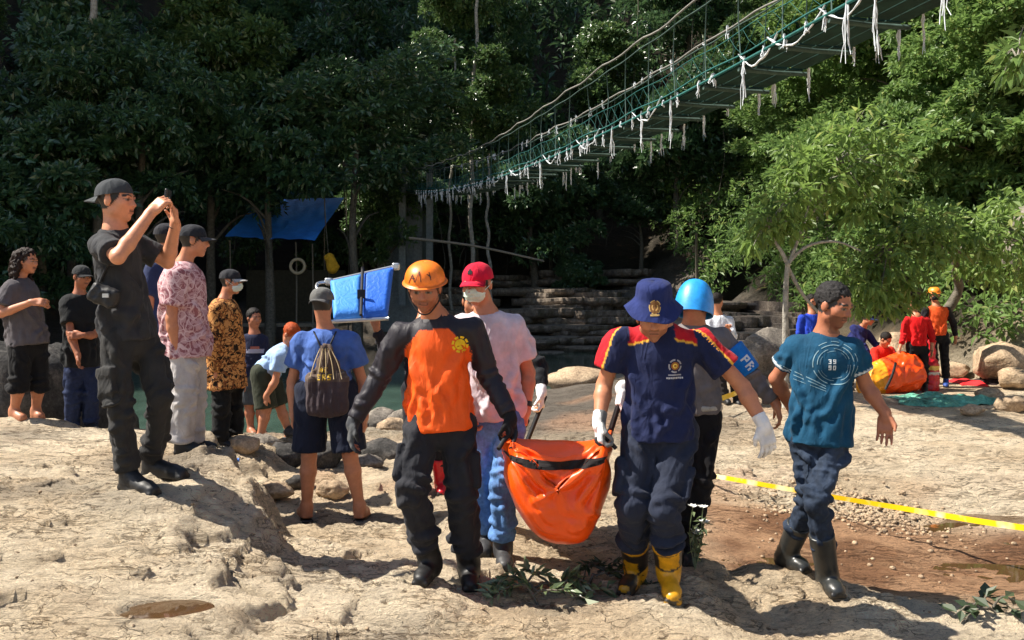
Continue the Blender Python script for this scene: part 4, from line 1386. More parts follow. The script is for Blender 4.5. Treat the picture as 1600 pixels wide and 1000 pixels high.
def terrain_raw(x, y):
    near = 1 - sstep(9, 16, y)
    p0 = np.stack([x, y, np.zeros_like(x)], 1)
    wob = .14 * fbm(p0 * 1.7 + 4, 3)
    sh = np.interp(y, [4.6, 5.1, 5.7, 6.4, 7.2, 8.2, 9.2, 10.2], [0, .02, .22, .62, .85, 1.5, 1.2, 0]) * sstep(1.2, -.6, x)
    z = _table(x + wob * near + sh, y + .8 * wob * near)
    mud = mud_mask(x, y)
    hard = (1 - mud)
    # bedding: ledges, plates and joints
    m = fbm(np.stack([x * .75 + y * .25, y * 1.3, z * 0], 1) + 8.1, 4)
    st = .034
    hgt = m * .12
    k = hgt / st; fk = np.floor(k); fr = k - fk
    ledge = (fk + sstep(.86, 1.0, fr)) * st
    z = z + (.75 * ledge + .25 * hgt) * near * hard
    # the bedrock breaks in thin plates: flat treads, short sharp risers
    st2 = .066
    k2 = (z + .034 * fbm(np.stack([x * 1.3 + y * .7, y * 3.4 - x * .9, z * 0], 1) + 14, 5) + .035 * x - .02 * y) / st2; f2 = np.floor(k2)
    z2 = (f2 + sstep(.88, 1.0, k2 - f2)) * st2 - .035 * x + .02 * y
    z = z + near * hard * .62 * (z2 - z)
    h3 = .085 * fbm(p0 * np.array([3.2, 5.2, 1]) + 71, 5); st3 = .0165
    k3 = h3 / st3; f3 = np.floor(k3)
    z = z + near * hard * ((f3 + sstep(.82, 1.0, k3 - f3)) * st3 - .35 * h3)
    z = z + near * hard * (  .006 * fbm(p0 * 5.0 + 1, 4) - .017 * np.abs(fbm(p0 * 13.0 + 2, 4)))
    q = np.stack([x * .8 + .7 * y, y * 1.7 - .4 * x, x * 0], 1) * 1.05
    q = q + .55 * np.stack([noise(p0 * 2.3 + 7), noise(p0 * 2.3 + 17), 0 * x], 1)
    cr = np.abs(noise(q + 31.0))
    thick = sstep(-.05, .35, noise(p0 * 1.1 + 77))
    z = z - near * hard * thick * (.09 * (1 - sstep(.0, .030, cr)))
    q2 = np.stack([x * 3.1 + y, y * 5.2 - .8 * x, x * 0], 1)
    cr2 = np.abs(noise(q2 + .5 * noise(p0 * 6)[:, None] + 60))
    z = z - near * hard * .022 * (1 - sstep(0, .05, cr2)) * sstep(0, .3, noise(p0 * 2.2 + 40))
    z = z + mud * (.040 * fbm(p0 * 3.0 + 21, 4) - .030 * np.abs(fbm(p0 * 6.0 + 33, 3)))
    # basin of the small rock pool
    bx, by, ra, rb = BASIN
    d = np.sqrt(((x - bx) / ra) ** 2 + ((y - by - .12 * (x - bx)) / rb) ** 2) + .10 * noise(p0 * 9 + 11)
    flat = 1 - sstep(.9, 2.2, d)
    z = z * (1 - flat) + .158 * flat
    z = z - .06 * (1 - sstep(.6, 1.05, d))
    # far bank in rock ledges, then the wooded slopes and an added shading cliff
    far = sstep(32, 36, y + .8 * np.sin(x * .35))
    t = np.clip((y - 33 + 3.2 * fbm(p0 * .22 + 5, 3) + .7 * fbm(p0 * 1.1, 3)) / 10, 0, 1)
    tb = t * 3.6
    ks = .34
    kk = tb / ks; tb2 = (np.floor(kk) + sstep(.70, .98, kk - np.floor(kk))) * ks
    bank = -.9 + .15 * tb + .85 * tb2 + .16 * fbm(p0 * np.array([.6, 1.6, 1]) + 2, 5)
    z = z * (1 - far) + far * np.maximum(bank, -.9)
    z = z + np.maximum(0, y - 44) * 0.95 * (1 - .38 * np.exp(-((x / np.maximum(y, 1) - .34) / .05) ** 2))
    lw = sstep(14, 24, y)
    z = z + lw * np.clip(-x - 18.5 - .04 * (y - 20), 0, 21) * (2.8 - .95 * np.exp(-((y - 37.5) / 3.0) ** 4))  # unseen left cliff, added to shade the forest; dips to sun the far bank
    xr = 8.2 - .06 * (y - 15)
    z = z + sstep(12.5, 18, y) * np.maximum(0, x - xr + .8 * noise(p0 * .25 + 4)) * 1.0
    z = z + sstep(13, 22, y) * .25 * fbm(p0 * .45 + 9, 4) * (z > -.3)
    # the bank on this side beyond the frame keeps rising gently
    z = z + (1 - sstep(12, 18, y)) * np.maximum(0, x - 9) * .35 + (1 - lw) * np.maximum(0, -x - 9) * .15
    return z

_an = ANCH[(ANCH[:, 1] < 18)]
_ad = _an[:, 2] - terrain_raw(_an[:, 0], _an[:, 1])

def terrain(x, y):
    x = np.atleast_1d(np.asarray(x, float)); y = np.atleast_1d(np.asarray(y, float))
    z = terrain_raw(x, y)
    num = np.zeros_like(z); den = np.full_like(z, .25)
    for (ax_, ay_, _), dl in zip(_an, _ad):
        s = .13 + .006 * ay_
        d2 = (x - ax_) ** 2 + (y - ay_) ** 2
        w = np.exp(-np.minimum(d2 / s ** 2, 40)) * 3
        num += w * dl; den += w
    return z + num / den

def axis(pts):
    out = []
    for a, b, st in pts:
        out.append(np.arange(a, b, st))
    return np.concatenate(out + [[pts[-1][1]]])

gx = np.concatenate([-(9 + 1.075 ** np.arange(0, 56) * 1.2)[::-1], axis([(-9, -3.2, .12), (-3.1, 3.3, .0185), (3.4, 9, .09)]), 9.3 + 1.075 ** np.arange(0, 52) * 1.2])
gy = np.concatenate([[-40, -25, -14, -8, -4, -1, .6], axis([(1.6, 2.5, .06), (2.5, 6.4, .0185), (6.4, 8.4, .035), (8.4, 12, .07), (12, 22, .16), (22, 32, .5), (32, 46, .4)]), 46.4 + 1.08 ** np.arange(0, 58) * 1.0])
GX, GY = np.meshgrid(gx, gy, indexing='ij')
xs, ys = GX.ravel(), GY.ravel()
zs = terrain(xs, ys)
gv = np.stack([xs, ys, zs], 1)
gf = grid_faces(len(gx), len(gy))
# zones of real colour: pale sandstone, red-brown mud, grey river rock, leaf litter
p0 = np.stack([xs, ys, zs * 3], 1)
rockc = np.array(C(244, 227, 198)); rock2 = np.array(C(226, 204, 172)); grey = np.array(C(128, 120, 110)); mudc = np.array(C(190, 150, 116)); litter = np.array(C(46, 42, 28))
n1 = sstep(-.25, .35, fbm(p0 * .9 + 50, 4))[:, None]
colr = rockc * (1 - n1) + rock2 * n1
gm = sstep(8.5, 12, ys + 1.2 * noise(p0 * .7)) * (1 - sstep(1.5, 4.0, xs)); gm = np.maximum(gm, sstep(22, 27, ys))
gm = np.maximum(gm, .6 * sstep(.10, .4, noise(p0 * 1.1 + 90)) * (ys < 9))[:, None]
colr = colr * (1 - gm) + grey * gm
pk = (sstep(.1, .4, noise(p0 * .8 + 120)) * (ys > 7) * (ys < 15) * .6)[:, None]
colr = colr * (1 - pk) + np.array(C(214, 170, 138)) * pk
mm = mud_mask(xs, ys)[:, None]
wet = sstep(-.1, .3, fbm(p0 * 1.6 + 140, 4))[:, None]
colr = colr * (1 - mm) + (mudc * (1 - wet) + np.array(C(150, 110, 80)) * wet) * mm
bm = sstep(38, 42, ys)[:, None] * .75
bm = np.maximum(bm, (sstep(14.5, 18, ys) * sstep(7.5, 8.6, xs))[:, None])
colr = colr * (1 - bm) + litter * bm

def ground_mat():
    m, nt, b = new_mat('river_rock')
    at = N(nt, 'ShaderNodeAttribute', attribute_name='Col')
    tc = N(nt, 'ShaderNodeTexCoord')
    mp = N(nt, 'ShaderNodeMapping'); mp.inputs['Scale'].default_value = (1, 1.9, 3); mp.inputs['Rotation'].default_value = (0, 0, .35)
    nt.links.new(tc.outputs['Object'], mp.inputs['Vector'])
    def nz(scale, det, rough=.65, dist=0.0, vec=None):
        n = N(nt, 'ShaderNodeTexNoise', Scale=scale, Detail=det, Roughness=rough, Distortion=dist)
        nt.links.new(vec or mp.outputs[0], n.inputs['Vector'])
        return n.outputs['Fac']
    big = nz(2.2, 8, .7, .4)
    fine = nz(26, 8, .75)
    grain = nz(120, 4, .7)
    c = mix(nt, at.outputs['Color'], ramp(nt, big, [(.28, (.72, .70, .68)), (.48, (1.08, 1.08, 1.08)), (.72, (1.25, 1.22, 1.18))]), 1.0, 'MULTIPLY')
    c = mix(nt, c, ramp(nt, fine, [(.30, (.42, .39, .36)), (.43, (.98, .97, .96)), (.7, (1.25, 1.24, 1.22))]), .9, 'MULTIPLY')
    c = mix(nt, c, ramp(nt, grain, [(.3, (.66, .64, .62)), (.55, (1.1, 1.1, 1.1))]), .85, 'MULTIPLY')
    # lichen and dark mineral stain
    st = nz(4.3, 10, .75, .8)
    c = mix(nt, c, (.10, .095, .085), ramp(nt, st, [(.63, (0, 0, 0)), (.72, (.7, .7, .7))]))
    rust = nz(1.3, 6, .6, .3)
    c = mix(nt, c, (.42, .25, .13), ramp(nt, rust, [(.58, (0, 0, 0)), (.75, (.4, .4, .4))]))
    # thin bedding cracks
    vo = N(nt, 'ShaderNodeTexVoronoi', Scale=5.5, feature='DISTANCE_TO_EDGE')
    dv = N(nt, 'ShaderNodeMixRGB'); dv.blend_type = 'ADD'; dv.inputs[0].default_value = .35
    nn = N(nt, 'ShaderNodeTexNoise', Scale=3.0, Detail=5.0)
    nt.links.new(mp.outputs[0], nn.inputs['Vector'])
    nt.links.new(mp.outputs[0], dv.inputs[1]); nt.links.new(nn.outputs['Color'], dv.inputs[2])
    nt.links.new(dv.outputs[0], vo.inputs['Vector'])
    crk = ramp(nt, vo.outputs['Distance'], [(.0, (0, 0, 0)), (.018, (1, 1, 1))])
    cmask = ramp(nt, nz(1.7, 3), [(.48, (1, 1, 1)), (.56, (0, 0, 0))])
    crk2 = mix(nt, crk, (1.0, 1.0, 1.0), cmask)
    c = mix(nt, c, mix(nt, (.28, .25, .22), (1.0, 1.0, 1.0), crk2), 1.0, 'MULTIPLY')
    pits = nz(11, 7, .7, .6)  # dark pits paint small recess shade into the rock colour
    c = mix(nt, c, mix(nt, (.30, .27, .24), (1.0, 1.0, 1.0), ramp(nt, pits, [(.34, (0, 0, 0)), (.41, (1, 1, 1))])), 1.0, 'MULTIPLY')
    # thin dark bedding lines
    mp2 = N(nt, 'ShaderNodeMapping'); mp2.inputs['Scale'].default_value = (1.1, 5.5, 8); mp2.inputs['Rotation'].default_value = (0, 0, -.30)
    nt.links.new(tc.outputs['Object'], mp2.inputs['Vector'])
    ln_ = nz(2.6, 6, .6, .5, mp2.outputs[0])
    sb_ = N(nt, 'ShaderNodeMath', operation='SUBTRACT'); nt.links.new(ln_, sb_.inputs[0]); sb_.inputs[1].default_value = .5
    ab_ = N(nt, 'ShaderNodeMath', operation='ABSOLUTE'); nt.links.new(sb_.outputs[0], ab_.inputs[0])
    lines = ramp(nt, ab_.outputs[0], [(.0, (0, 0, 0)), (.032, (1, 1, 1))])
    lines = mix(nt, lines, (1.0, 1.0, 1.0), ramp(nt, nz(1.1, 4), [(.44, (1, 1, 1)), (.54, (0, 0, 0))]))
    c = mix(nt, c, mix(nt, (.40, .36, .32), (1.0, 1.0, 1.0), lines), 1.0, 'MULTIPLY')
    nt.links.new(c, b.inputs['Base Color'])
    b.inputs['Roughness'].default_value = .85
    b.inputs['Specular IOR Level'].default_value = .25
    # relief
    def mul(a, k):
        n = N(nt, 'ShaderNodeMath', operation='MULTIPLY'); nt.links.new(a, n.inputs[0]); n.inputs[1].default_value = k; return n.outputs[0]
    def add(a, b2):
        n = N(nt, 'ShaderNodeMath', operation='ADD'); nt.links.new(a, n.inputs[0]); nt.links.new(b2, n.inputs[1]); return n.outputs[0]
    h = add(add(mul(fine, 1.0), mul(grain, .35)), add(add(mul(st, 1.2), mul(lines, .6)), add(mul(pits, 1.5), mul(crk2, .6))))
    bump(nt, b, h, 1.0, .075)
    return m
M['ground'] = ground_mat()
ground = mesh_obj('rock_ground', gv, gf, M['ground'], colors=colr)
tag(ground, 'pale cracked sandstone river bank sloping down to the water', None, None, 'structure')

# ---- water
def water_mat(name, c, rough, bsc, bst, bd):
    m, nt, b = new_mat(name)
    tc = N(nt, 'ShaderNodeTexCoord')
    n = N(nt, 'ShaderNodeTexNoise', Scale=bsc, Detail=4.0)
    mp = N(nt, 'ShaderNodeMapping'); mp.inputs['Scale'].default_value = (1, .5, 1)
    nt.links.new(tc.outputs['Object'], mp.inputs['Vector']); nt.links.new(mp.outputs[0], n.inputs['Vector'])
    nt.links.new(ramp(nt, n.outputs['Fac'], [(.3, tuple(x * .8 for x in c)), (.7, tuple(x * 1.2 for x in c))]), b.inputs['Base Color'])
    b.inputs['Roughness'].default_value = rough
    b.inputs['IOR'].default_value = 1.33
    bump(nt, b, n.outputs['Fac'], bst, bd)
    return m
M['river'] = water_mat('river_water', (.050, .088, .068), .06, 2.2, .25, .05)
M['puddle'] = water_mat('muddy_water', C(74, 54, 34), .03, 6, .04, .01)
wx = np.linspace(-60, 30, 90); wy = np.linspace(9.5, 48, 60)
WX, WY = np.meshgrid(wx, wy, indexing='ij')
wv = np.stack([WX.ravel(), WY.ravel(), np.full(WX.size, -.46)], 1)
o = mesh_obj('river', wv, grid_faces(len(wx), len(wy)), M['river'])
tag(o, 'calm green river between the rock banks', None, None, 'structure')

def puddle(label, cx, cy, rx, ry, z, seed):
    a = np.linspace(0, 2 * math.pi, 40, endpoint=False)
    r = 1 + .18 * np.sin(3 * a + seed) + .1 * np.sin(5 * a + 2 * seed)
    v = [(cx, cy, z)] + [(cx + rx * r[i] * math.cos(a[i]), cy + ry * r[i] * math.sin(a[i]), z) for i in range(40)]
    f = [[0, 1 + i, 1 + (i + 1) % 40] for i in range(40)]
    o = mesh_obj('puddle', v, f, M['puddle'], loc=(cx, cy, z))
    tag(o, label, None, None, 'structure')
puddle('small brown rock pool in the pale sandstone', BASIN[0], BASIN[1], .205, .150, .136, 1)
puddle('muddy brown water below the yellow tape', 3.45, 5.50, 1.6, .36, -.315, 2)
puddle('muddy brown pool under the slab lip', 4.2, 6.75, 1.5, .55, -.338, 3)
puddle('thin muddy puddle beside the dark boots', 1.35, 5.55, .55, .10, -.205, 4)

# ---- loose rocks, each a thing of its own
def rock_vf(c, r, seed, n=20, m=30, flat=.62, rough=.30):
    th = np.linspace(0.02, math.pi - .02, n)[:, None]; ph = np.linspace(0, 2 * math.pi, m, endpoint=False)[None]
    d = np.stack([np.sin(th) * np.cos(ph), np.sin(th) * np.sin(ph), np.cos(th) + 0 * ph], -1).reshape(-1, 3)
    q = d * 1.1 + seed * 3.7
    rr = 1 + rough * fbm(q, 2) * 1.4 + .10 * fbm(q * 4, 3)
    # planar facets
    rs = np.random.default_rng(int(seed * 100) + 5)
    for _ in range(9):
        nn = U(rs.normal(size=3)); k = .70 + .25 * rs.random()
        t = d @ nn
        lim = k / np.maximum(t, 1e-3)
        rr = np.where(t > .2, np.minimum(rr, lim * 1.0), rr)
    rr = rr + .03 * noise(q * 9)
    v = d * rr[:, None] * np.asarray(r) 
    v[:, 2] *= 1
    f = grid_faces(n, m, wrap_v=True).tolist()
    f.append(list(range(m))[::-1]); f.append([(n - 1) * m + i for i in range(m)])
    return v + np.asarray(c), [q[::-1] for q in f]

def rock_mat(name, c1, c2):
    m, nt, b = new_mat(name)
    tc = N(nt, 'ShaderNodeTexCoord')
    n1 = N(nt, 'ShaderNodeTexNoise', Scale=3.5, Detail=9.0, Roughness=.72)
    n2 = N(nt, 'ShaderNodeTexNoise', Scale=28.0, Detail=6.0, Roughness=.7)
    for n in (n1, n2): nt.links.new(tc.outputs['Object'], n.inputs['Vector'])
    c = ramp(nt, n1.outputs['Fac'], [(.3, tuple(x * .5 for x in c1)), (.5, c1), (.7, c2)])
    c = mix(nt, c, ramp(nt, n2.outputs['Fac'], [(.3, (.5, .5, .5)), (.65, (1.15, 1.15, 1.15))]), .9, 'MULTIPLY')
    nt.links.new(c, b.inputs['Base Color'])
    b.inputs['Roughness'].default_value = .85
    b.inputs['Specular IOR Level'].default_value = .25
    bump(nt, b, n2.outputs['Fac'], .8, .03)
    return m
M['rock_grey'] = rock_mat('boulder_grey', C(128, 120, 110), C(166, 156, 142))
M['rock_dark'] = rock_mat('boulder_dark', C(70, 68, 66), C(112, 106, 100))
M['rock_tan'] = rock_mat('boulder_tan', C(180, 156, 128), C(206, 182, 150))

def rock(label, px, py, Y, r, mat, seed, group=None, sink=.3):
    p = P(px, py, Y); z = float(terrain(p[0], p[1])[0])
    loc = np.array([p[0], p[1], z])
    v, f = rock_vf(loc + (0, 0, r[2] * (1 - sink)), r, seed)
    o = mesh_obj('boulder' if max(r) > .5 else 'rock', v, f, mat, loc=loc)
    tag(o, label, 'rock', group)
    return o
rock('large rounded grey boulder on the far shore behind the thin tree', 1196, 560, 16.5, (.62, .5, .52), M['rock_grey'], 1.3)
rock('low tan boulder at the edge of the green river', 905, 598, 18.5, (.75, .5, .26), M['rock_tan'], 2.1)
rock('huge sloping grey outcrop at the forest edge behind the far crew', 1662, 560, 16.2, (1.2, 1.4, .95), M['rock_grey'], 3.9)
rock('tan boulder below the sloping outcrop', 1566, 590, 15.4, (.55, .5, .32), M['rock_tan'], 5.2)
rock('pale boulder between the crouching crew and the red shirt', 1408, 570, 16.2, (.42, .4, .48), M['rock_tan'], 6.4)
rock('broad grey boulder behind the wavy haired person', 70, 640, 10.6, (1.05, .7, .70), M['rock_dark'], 7.7)
rock('grey boulder lying at the water edge beside the black tee', 0, 640, 10.0, (.8, .6, .75), M['rock_dark'], 8.8)
rs_ = np.random.default_rng(21)
for i, (px, py, Y, r, mt) in enumerate([(445, 715, 8.6, .22, 'rock_dark'), (500, 712, 8.8, .26, 'rock_dark'), (410, 690, 9.2, .2, 'rock_grey'), (470, 692, 9.6, .2, 'rock_dark'), (600, 690, 9.0, .26, 'rock_dark'), (380, 700, 8.2, .17, 'rock_tan'),
                            (640, 640, 12.4, .3, 'rock_grey'), (590, 636, 12.8, .34, 'rock_grey'), (552, 660, 11.2, .2, 'rock_grey'), (615, 660, 11.0, .2, 'rock_tan'), (520, 735, 7.4, .14, 'rock_tan'), (575, 705, 8.3, .15, 'rock_grey'),
                            (470, 735, 7.6, .12, 'rock_dark'), (432, 742, 7.2, .14, 'rock_tan')]):
    rock('weathered river rock among those behind the man with the drawstring bag', px, py, Y, (r, r * .8, r * .55), M[mt], 10 + i * 1.1, 'loose rocks at the water edge')
for i, (px, py, Y, r) in enumerate([(1545, 620, 13.2, .22), (1585, 640, 12.2, .28), (1520, 655, 11.6, .16), (1490, 600, 16, .3), (1596, 600, 14.6, .4)]):
    rock('flat rock on the slope right of the green net', px, py, Y, (r, r * .8, r * .5), M['rock_tan'], 40 + i * 1.3, 'rocks beside the green net')

# gravel beside the muddy pool
gp = []
rs_ = np.random.default_rng(5)
base_v, base_f = rock_vf((0, 0, 0), (1, .8, .6), 2.2, 5, 7)
for i in range(950):
    x = rs_.normal(2.75, .42); y = rs_.normal(7.15, .28) - .12 * (x - 2.7)
    if i > 890: x, y = rs_.uniform(1.2, 3.6), rs_.uniform(5.2, 7.6)
    s = rs_.uniform(.007, .026) * (1.25 if rs_.random() < .1 else 1)
    gp.append((x, y, s))
gp = np.array(gp); gz = terrain(gp[:, 0], gp[:, 1])
parts = []
for (x, y, s), z in zip(gp, gz):
    a = rs_.uniform(0, 6.28)
    R_ = np.array([[math.cos(a), -math.sin(a), 0], [math.sin(a), math.cos(a), 0], [0, 0, 1]])
    parts.append(((base_v @ R_) * s + (x, y, z + s * .3), base_f))
v, f = join(parts)
o = mesh_obj('gravel', v, f, M['rock_tan'])
tag(o, 'scattered grey river gravel on the brown mud', None, None, 'stuff')

# pebbles lying about on the bare rock
parts = []
gp = np.stack([rs_.uniform(-3.0, 2.6, 260), rs_.uniform(3.0, 9.0, 260), rs_.uniform(.005, .016, 260)], 1)
gz = terrain(gp[:, 0], gp[:, 1])
for (x, y, s), z in zip(gp, gz):
    a = rs_.uniform(0, 6.28)
    R_ = np.array([[math.cos(a), -math.sin(a), 0], [math.sin(a), math.cos(a), 0], [0, 0, 1]])
    parts.append(((base_v @ R_) * s + (x, y, z + s * .25), base_f))
v, f = join(parts)
o = mesh_obj('pebbles', v, f, M['rock_tan'])
tag(o, 'small loose pebbles scattered over the pale rock', None, None, 'stuff')

# layered rock ledges of the far bank: every bed a slab of its own
M['ledge'] = rock_mat('bank_ledge', C(124, 112, 100), C(162, 150, 134))
bank = empty('layered_bank', (5.0, 36.0, -.5)); tag(bank, 'dark layered rock ledges rising from the river on the far bank', None, None, 'structure')
rs_ = np.random.default_rng(88)
for k in range(25):
    z0 = -.62 + k * .225 + rs_.uniform(-.06, .06); th = rs_.uniform(.10, .34)
    yb = 32.6 + k * .62
    if k >= 15:                   # the nearer shore right of the river
        z0 = -.30 + (k - 15) * .17; yb = 19.2 + (k - 15) * .75
    for part_ in range(4 if k < 15 else 2):
        x0 = -3.8 + part_ * 4.0 + rs_.uniform(-1.6, 1.6); x1 = x0 + rs_.uniform(2.6, 7.0)
        if k >= 15:
            x0 = 3.6 + .12 * (k - 15) + part_ * 2.2 + rs_.uniform(-.5, .5); x1 = x0 + rs_.uniform(2.0, 3.4)
        n = 44
        xx = np.linspace(x0, x1, n)
        q = np.stack([xx * .55, np.full(n, k * 3.1 + part_), xx * 0], 1)
        fr = yb + (1.5 if k < 15 else .7) * fbm(q, 3) + .30 * fbm(q * 5, 3) + .10 * np.round(2.5 * noise(q * 2.2 + 9)) + 1.2 * (np.abs(np.linspace(-1, 1, n)) ** 6) + rs_.uniform(-.5, .5)
        top = z0 + th + .05 * fbm(q * 2 + 4, 3) + .03 * (xx - x0) * rs_.uniform(-1, 1)
        bot = top - th
        prof = [(fr + .22 + .1 * noise(q * 6), bot - .05), (fr + .05 + .06 * noise(q * 9 + 3), bot + .04), (fr + .05 * noise(q * 11), (bot + top) / 2), (fr + .01, top - .012), (fr + .06, top), (fr + 2.4, top + .02), (fr + 2.4, bot - .05)]
        V_ = np.concatenate([np.stack([xx, p_[0], p_[1]], 1) for p_ in prof])
        f_ = grid_faces(len(prof), n, wrap_u=True).tolist()
        f_.append([i * n for i in range(len(prof))]); f_.append([i * n + n - 1 for i in range(len(prof))][::-1])
        mesh_obj('rock_ledge', V_, f_, M['ledge'], bank, (5.0, 36.0, -.5), smooth=False)
# ---------------------------------------------------------------- foliage
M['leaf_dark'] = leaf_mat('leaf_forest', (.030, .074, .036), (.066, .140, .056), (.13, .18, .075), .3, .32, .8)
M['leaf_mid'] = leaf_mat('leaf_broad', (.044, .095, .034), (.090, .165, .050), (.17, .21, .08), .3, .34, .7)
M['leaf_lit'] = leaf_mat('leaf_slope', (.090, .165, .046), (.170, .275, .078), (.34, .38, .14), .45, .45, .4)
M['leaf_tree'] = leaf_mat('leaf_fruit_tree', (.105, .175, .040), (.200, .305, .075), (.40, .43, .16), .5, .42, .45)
M['bark'] = plain_mat('bark', (.13, .115, .09), .9, .2, .5, 14, 40, .8, .02)
M['bark_pale'] = plain_mat('bark_pale', (.30, .28, .24), .9, .2, .45, 10, 40, .7, .02)

def leaves_vf(base, dirs, ln, wid, rs, fold=.12):
    n = len(base)
    dirs = dirs / (np.linalg.norm(dirs, axis=1, keepdims=True) + 1e-9)
    ref = rs.normal(size=(n, 3)) * .38 + np.array([-.35, -.15, 1.0])
    side = np.cross(dirs, ref); side /= np.linalg.norm(side, axis=1, keepdims=True) + 1e-9
    nor = np.cross(side, dirs)
    ln = np.asarray(ln)[:, None] if np.ndim(ln) else ln
    mid = base + dirs * ln * .42 + nor * ln * fold
    tip = base + dirs * ln - nor * ln * fold * .6
    v = np.stack([base, mid + side * ln * wid, tip, mid - side * ln * wid], 1).reshape(-1, 3)
    i = np.arange(n)[:, None] * 4
    f = np.concatenate([np.concatenate([i, i + 1, i + 2], 1), np.concatenate([i, i + 2, i + 3], 1)])
    return v, f

def clumps(cent, outw, k, ln, wid, rs, droop=.45, spread=.9):
    c = np.repeat(cent, k, 0); d = np.repeat(outw, k, 0)
    r = rs.normal(size=c.shape); r /= np.linalg.norm(r, axis=1, keepdims=True)
    dirs = d * .55 + r * spread + np.array([0, 0, -droop])
    L = ln * rs.uniform(.6, 1.25, len(c))
    base = c + r * ln * .25
    return leaves_vf(base, dirs, L, wid, rs)

def crown_vf(R, lobes, nc, k, ln, wid, seed, droop=.45, shell=.35):
    rs = np.random.default_rng(seed)
    R = np.asarray(R, float)
    cs, os_ = [], []
    per = nc // lobes
    for l in range(lobes):
        d = rs.normal(size=3); d /= np.linalg.norm(d)
        c = d * R * rs.uniform(.25, .80)
        lr = R * rs.uniform(.15, .34) * np.array([1.2, 1.2, .62])
        q = rs.normal(size=(per, 3)); q /= np.linalg.norm(q, axis=1, keepdims=True)
        q[:, 2] = np.where(q[:, 2] < -.3, -q[:, 2], q[:, 2])
        rad = 1 - shell * rs.random((per, 1)) ** 2
        cs.append(c + q * lr * rad); os_.append(q)
    return clumps(np.concatenate(cs), np.concatenate(os_), k, ln, wid, rs, droop)

def mesh_data(name, v, f, mat, smooth=False):
    me = bpy.data.meshes.new(name)
    me.from_pydata(v, [], f.tolist() if isinstance(f, np.ndarray) else f)
    if smooth: me.polygons.foreach_set('use_smooth', np.ones(len(me.polygons), bool))
    me.materials.append(mat)
    return me

CROWN = []
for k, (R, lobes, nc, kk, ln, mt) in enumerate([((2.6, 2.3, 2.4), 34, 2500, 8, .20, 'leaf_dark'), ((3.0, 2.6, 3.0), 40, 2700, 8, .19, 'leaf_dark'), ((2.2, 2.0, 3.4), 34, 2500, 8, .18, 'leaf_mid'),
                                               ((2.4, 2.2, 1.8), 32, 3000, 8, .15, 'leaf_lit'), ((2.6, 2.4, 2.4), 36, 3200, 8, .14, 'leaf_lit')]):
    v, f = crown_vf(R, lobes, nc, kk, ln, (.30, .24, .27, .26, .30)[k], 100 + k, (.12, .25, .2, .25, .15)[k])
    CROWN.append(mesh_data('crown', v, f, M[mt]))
TRUNK = []
for k in range(3):
    rs = np.random.default_rng(200 + k)
    c = np.array([[0, 0, -.6], [.1, 0, 1.5], [rs.uniform(-.3, .3), rs.uniform(-.2, .2), 4], [rs.uniform(-.5, .5), rs.uniform(-.3, .3), 7.6]])
    pts = spline(c, 16)
    v, f = tube_vf(pts, np.linspace(.22, .07, 16), 9)
    parts = [(v, f)]
    for j in range(5):
        p = pts[8 + j]; a = rs.uniform(0, 6.28)
        e = p + np.array([math.cos(a) * 1.5, math.sin(a) * 1.5, 1.0])
        parts.append(tube_vf(spline([p, (p + e) / 2 + (0, 0, .25), e], 6), np.linspace(.06, .02, 6), 6))
    v, f = join(parts)
    TRUNK.append(mesh_data('trunk', v, f, M['bark'], True))

TR = np.random.default_rng(303)
VINE = []
for k in range(3):
    t = np.linspace(0, 1, 20)
    pts = np.stack([.18 * np.sin(t * 5 + k) + .05 * np.sin(t * 17), .15 * np.cos(t * 4 + k), -6 * t], 1)
    v, f = tube_vf(pts, .018 + .006 * np.sin(t * 9), 5)
    VINE.append(mesh_data('vine', v, f, M['bark'], True))

def tree(label, name, loc, cidx, s, h, rz, group=None, th=None):
    """h: height of the crown centre above the base"""
    root = empty(name, loc)
    root.rotation_euler = (0, 0, rz)
    tag(root, label, 'tree' if 'tree' in name else 'shrub', group)
    t = bpy.data.objects.new('trunk', TRUNK[cidx % 3]); link(t, root)
    t.scale = (s * .8, s * .8, h / 7.0)
    c = bpy.data.objects.new('crown', CROWN[cidx]); link(c, root)
    c.location = (0, 0, h); c.scale = (s * TR.uniform(.8, 1.25), s * TR.uniform(.8, 1.25), s * TR.uniform(.75, 1.2))
    c.rotation_euler = (TR.uniform(-.35, .35), TR.uniform(-.35, .35), TR.uniform(0, 6.28))
    if name == 'forest_tree':
        for _ in range(2):
            w_ = bpy.data.objects.new('vine', VINE[int(TR.integers(0, 3))]); link(w_, root)
            w_.location = (TR.uniform(-1.6, 1.6) * s, -1.2 * s - TR.uniform(0, .8), h); w_.scale = (1, 1, TR.uniform(.6, 1.2) * h / 6)
    return root

rs = np.random.default_rng(33)
# forest front across the river, in the shade of the added left cliff
def spot(px, Y): 
    x = (px - 800) / FPX * Y
    return x, Y, float(terrain(x, Y)[0])
fid = 0
for row, (Y0, pxs, hh, ss) in enumerate([(38, range(-60, 1120, 150), (3.0, 4.6), (.95, 1.25)), (42, range(-20, 1280, 120), (4.0, 6.5), (1.1, 1.5)), (48, range(-60, 1300, 160), (6.5, 9.5), (1.3, 1.8))]):
    for px in pxs:
        ppx = px + rs.uniform(-45, 45); Y = Y0 + rs.uniform(-1.5, 2.0)
        if row == 0 and (330 < ppx < 600 or ppx > 780):
            continue
        x, y, z = spot(ppx, Y)
        tree('dark broadleaf tree in the shaded forest across the river', 'forest_tree', (x, y, z - .1), int(rs.integers(0, 3)), rs.uniform(*ss), rs.uniform(*hh), rs.uniform(0, 6.28), 'shaded forest trees')
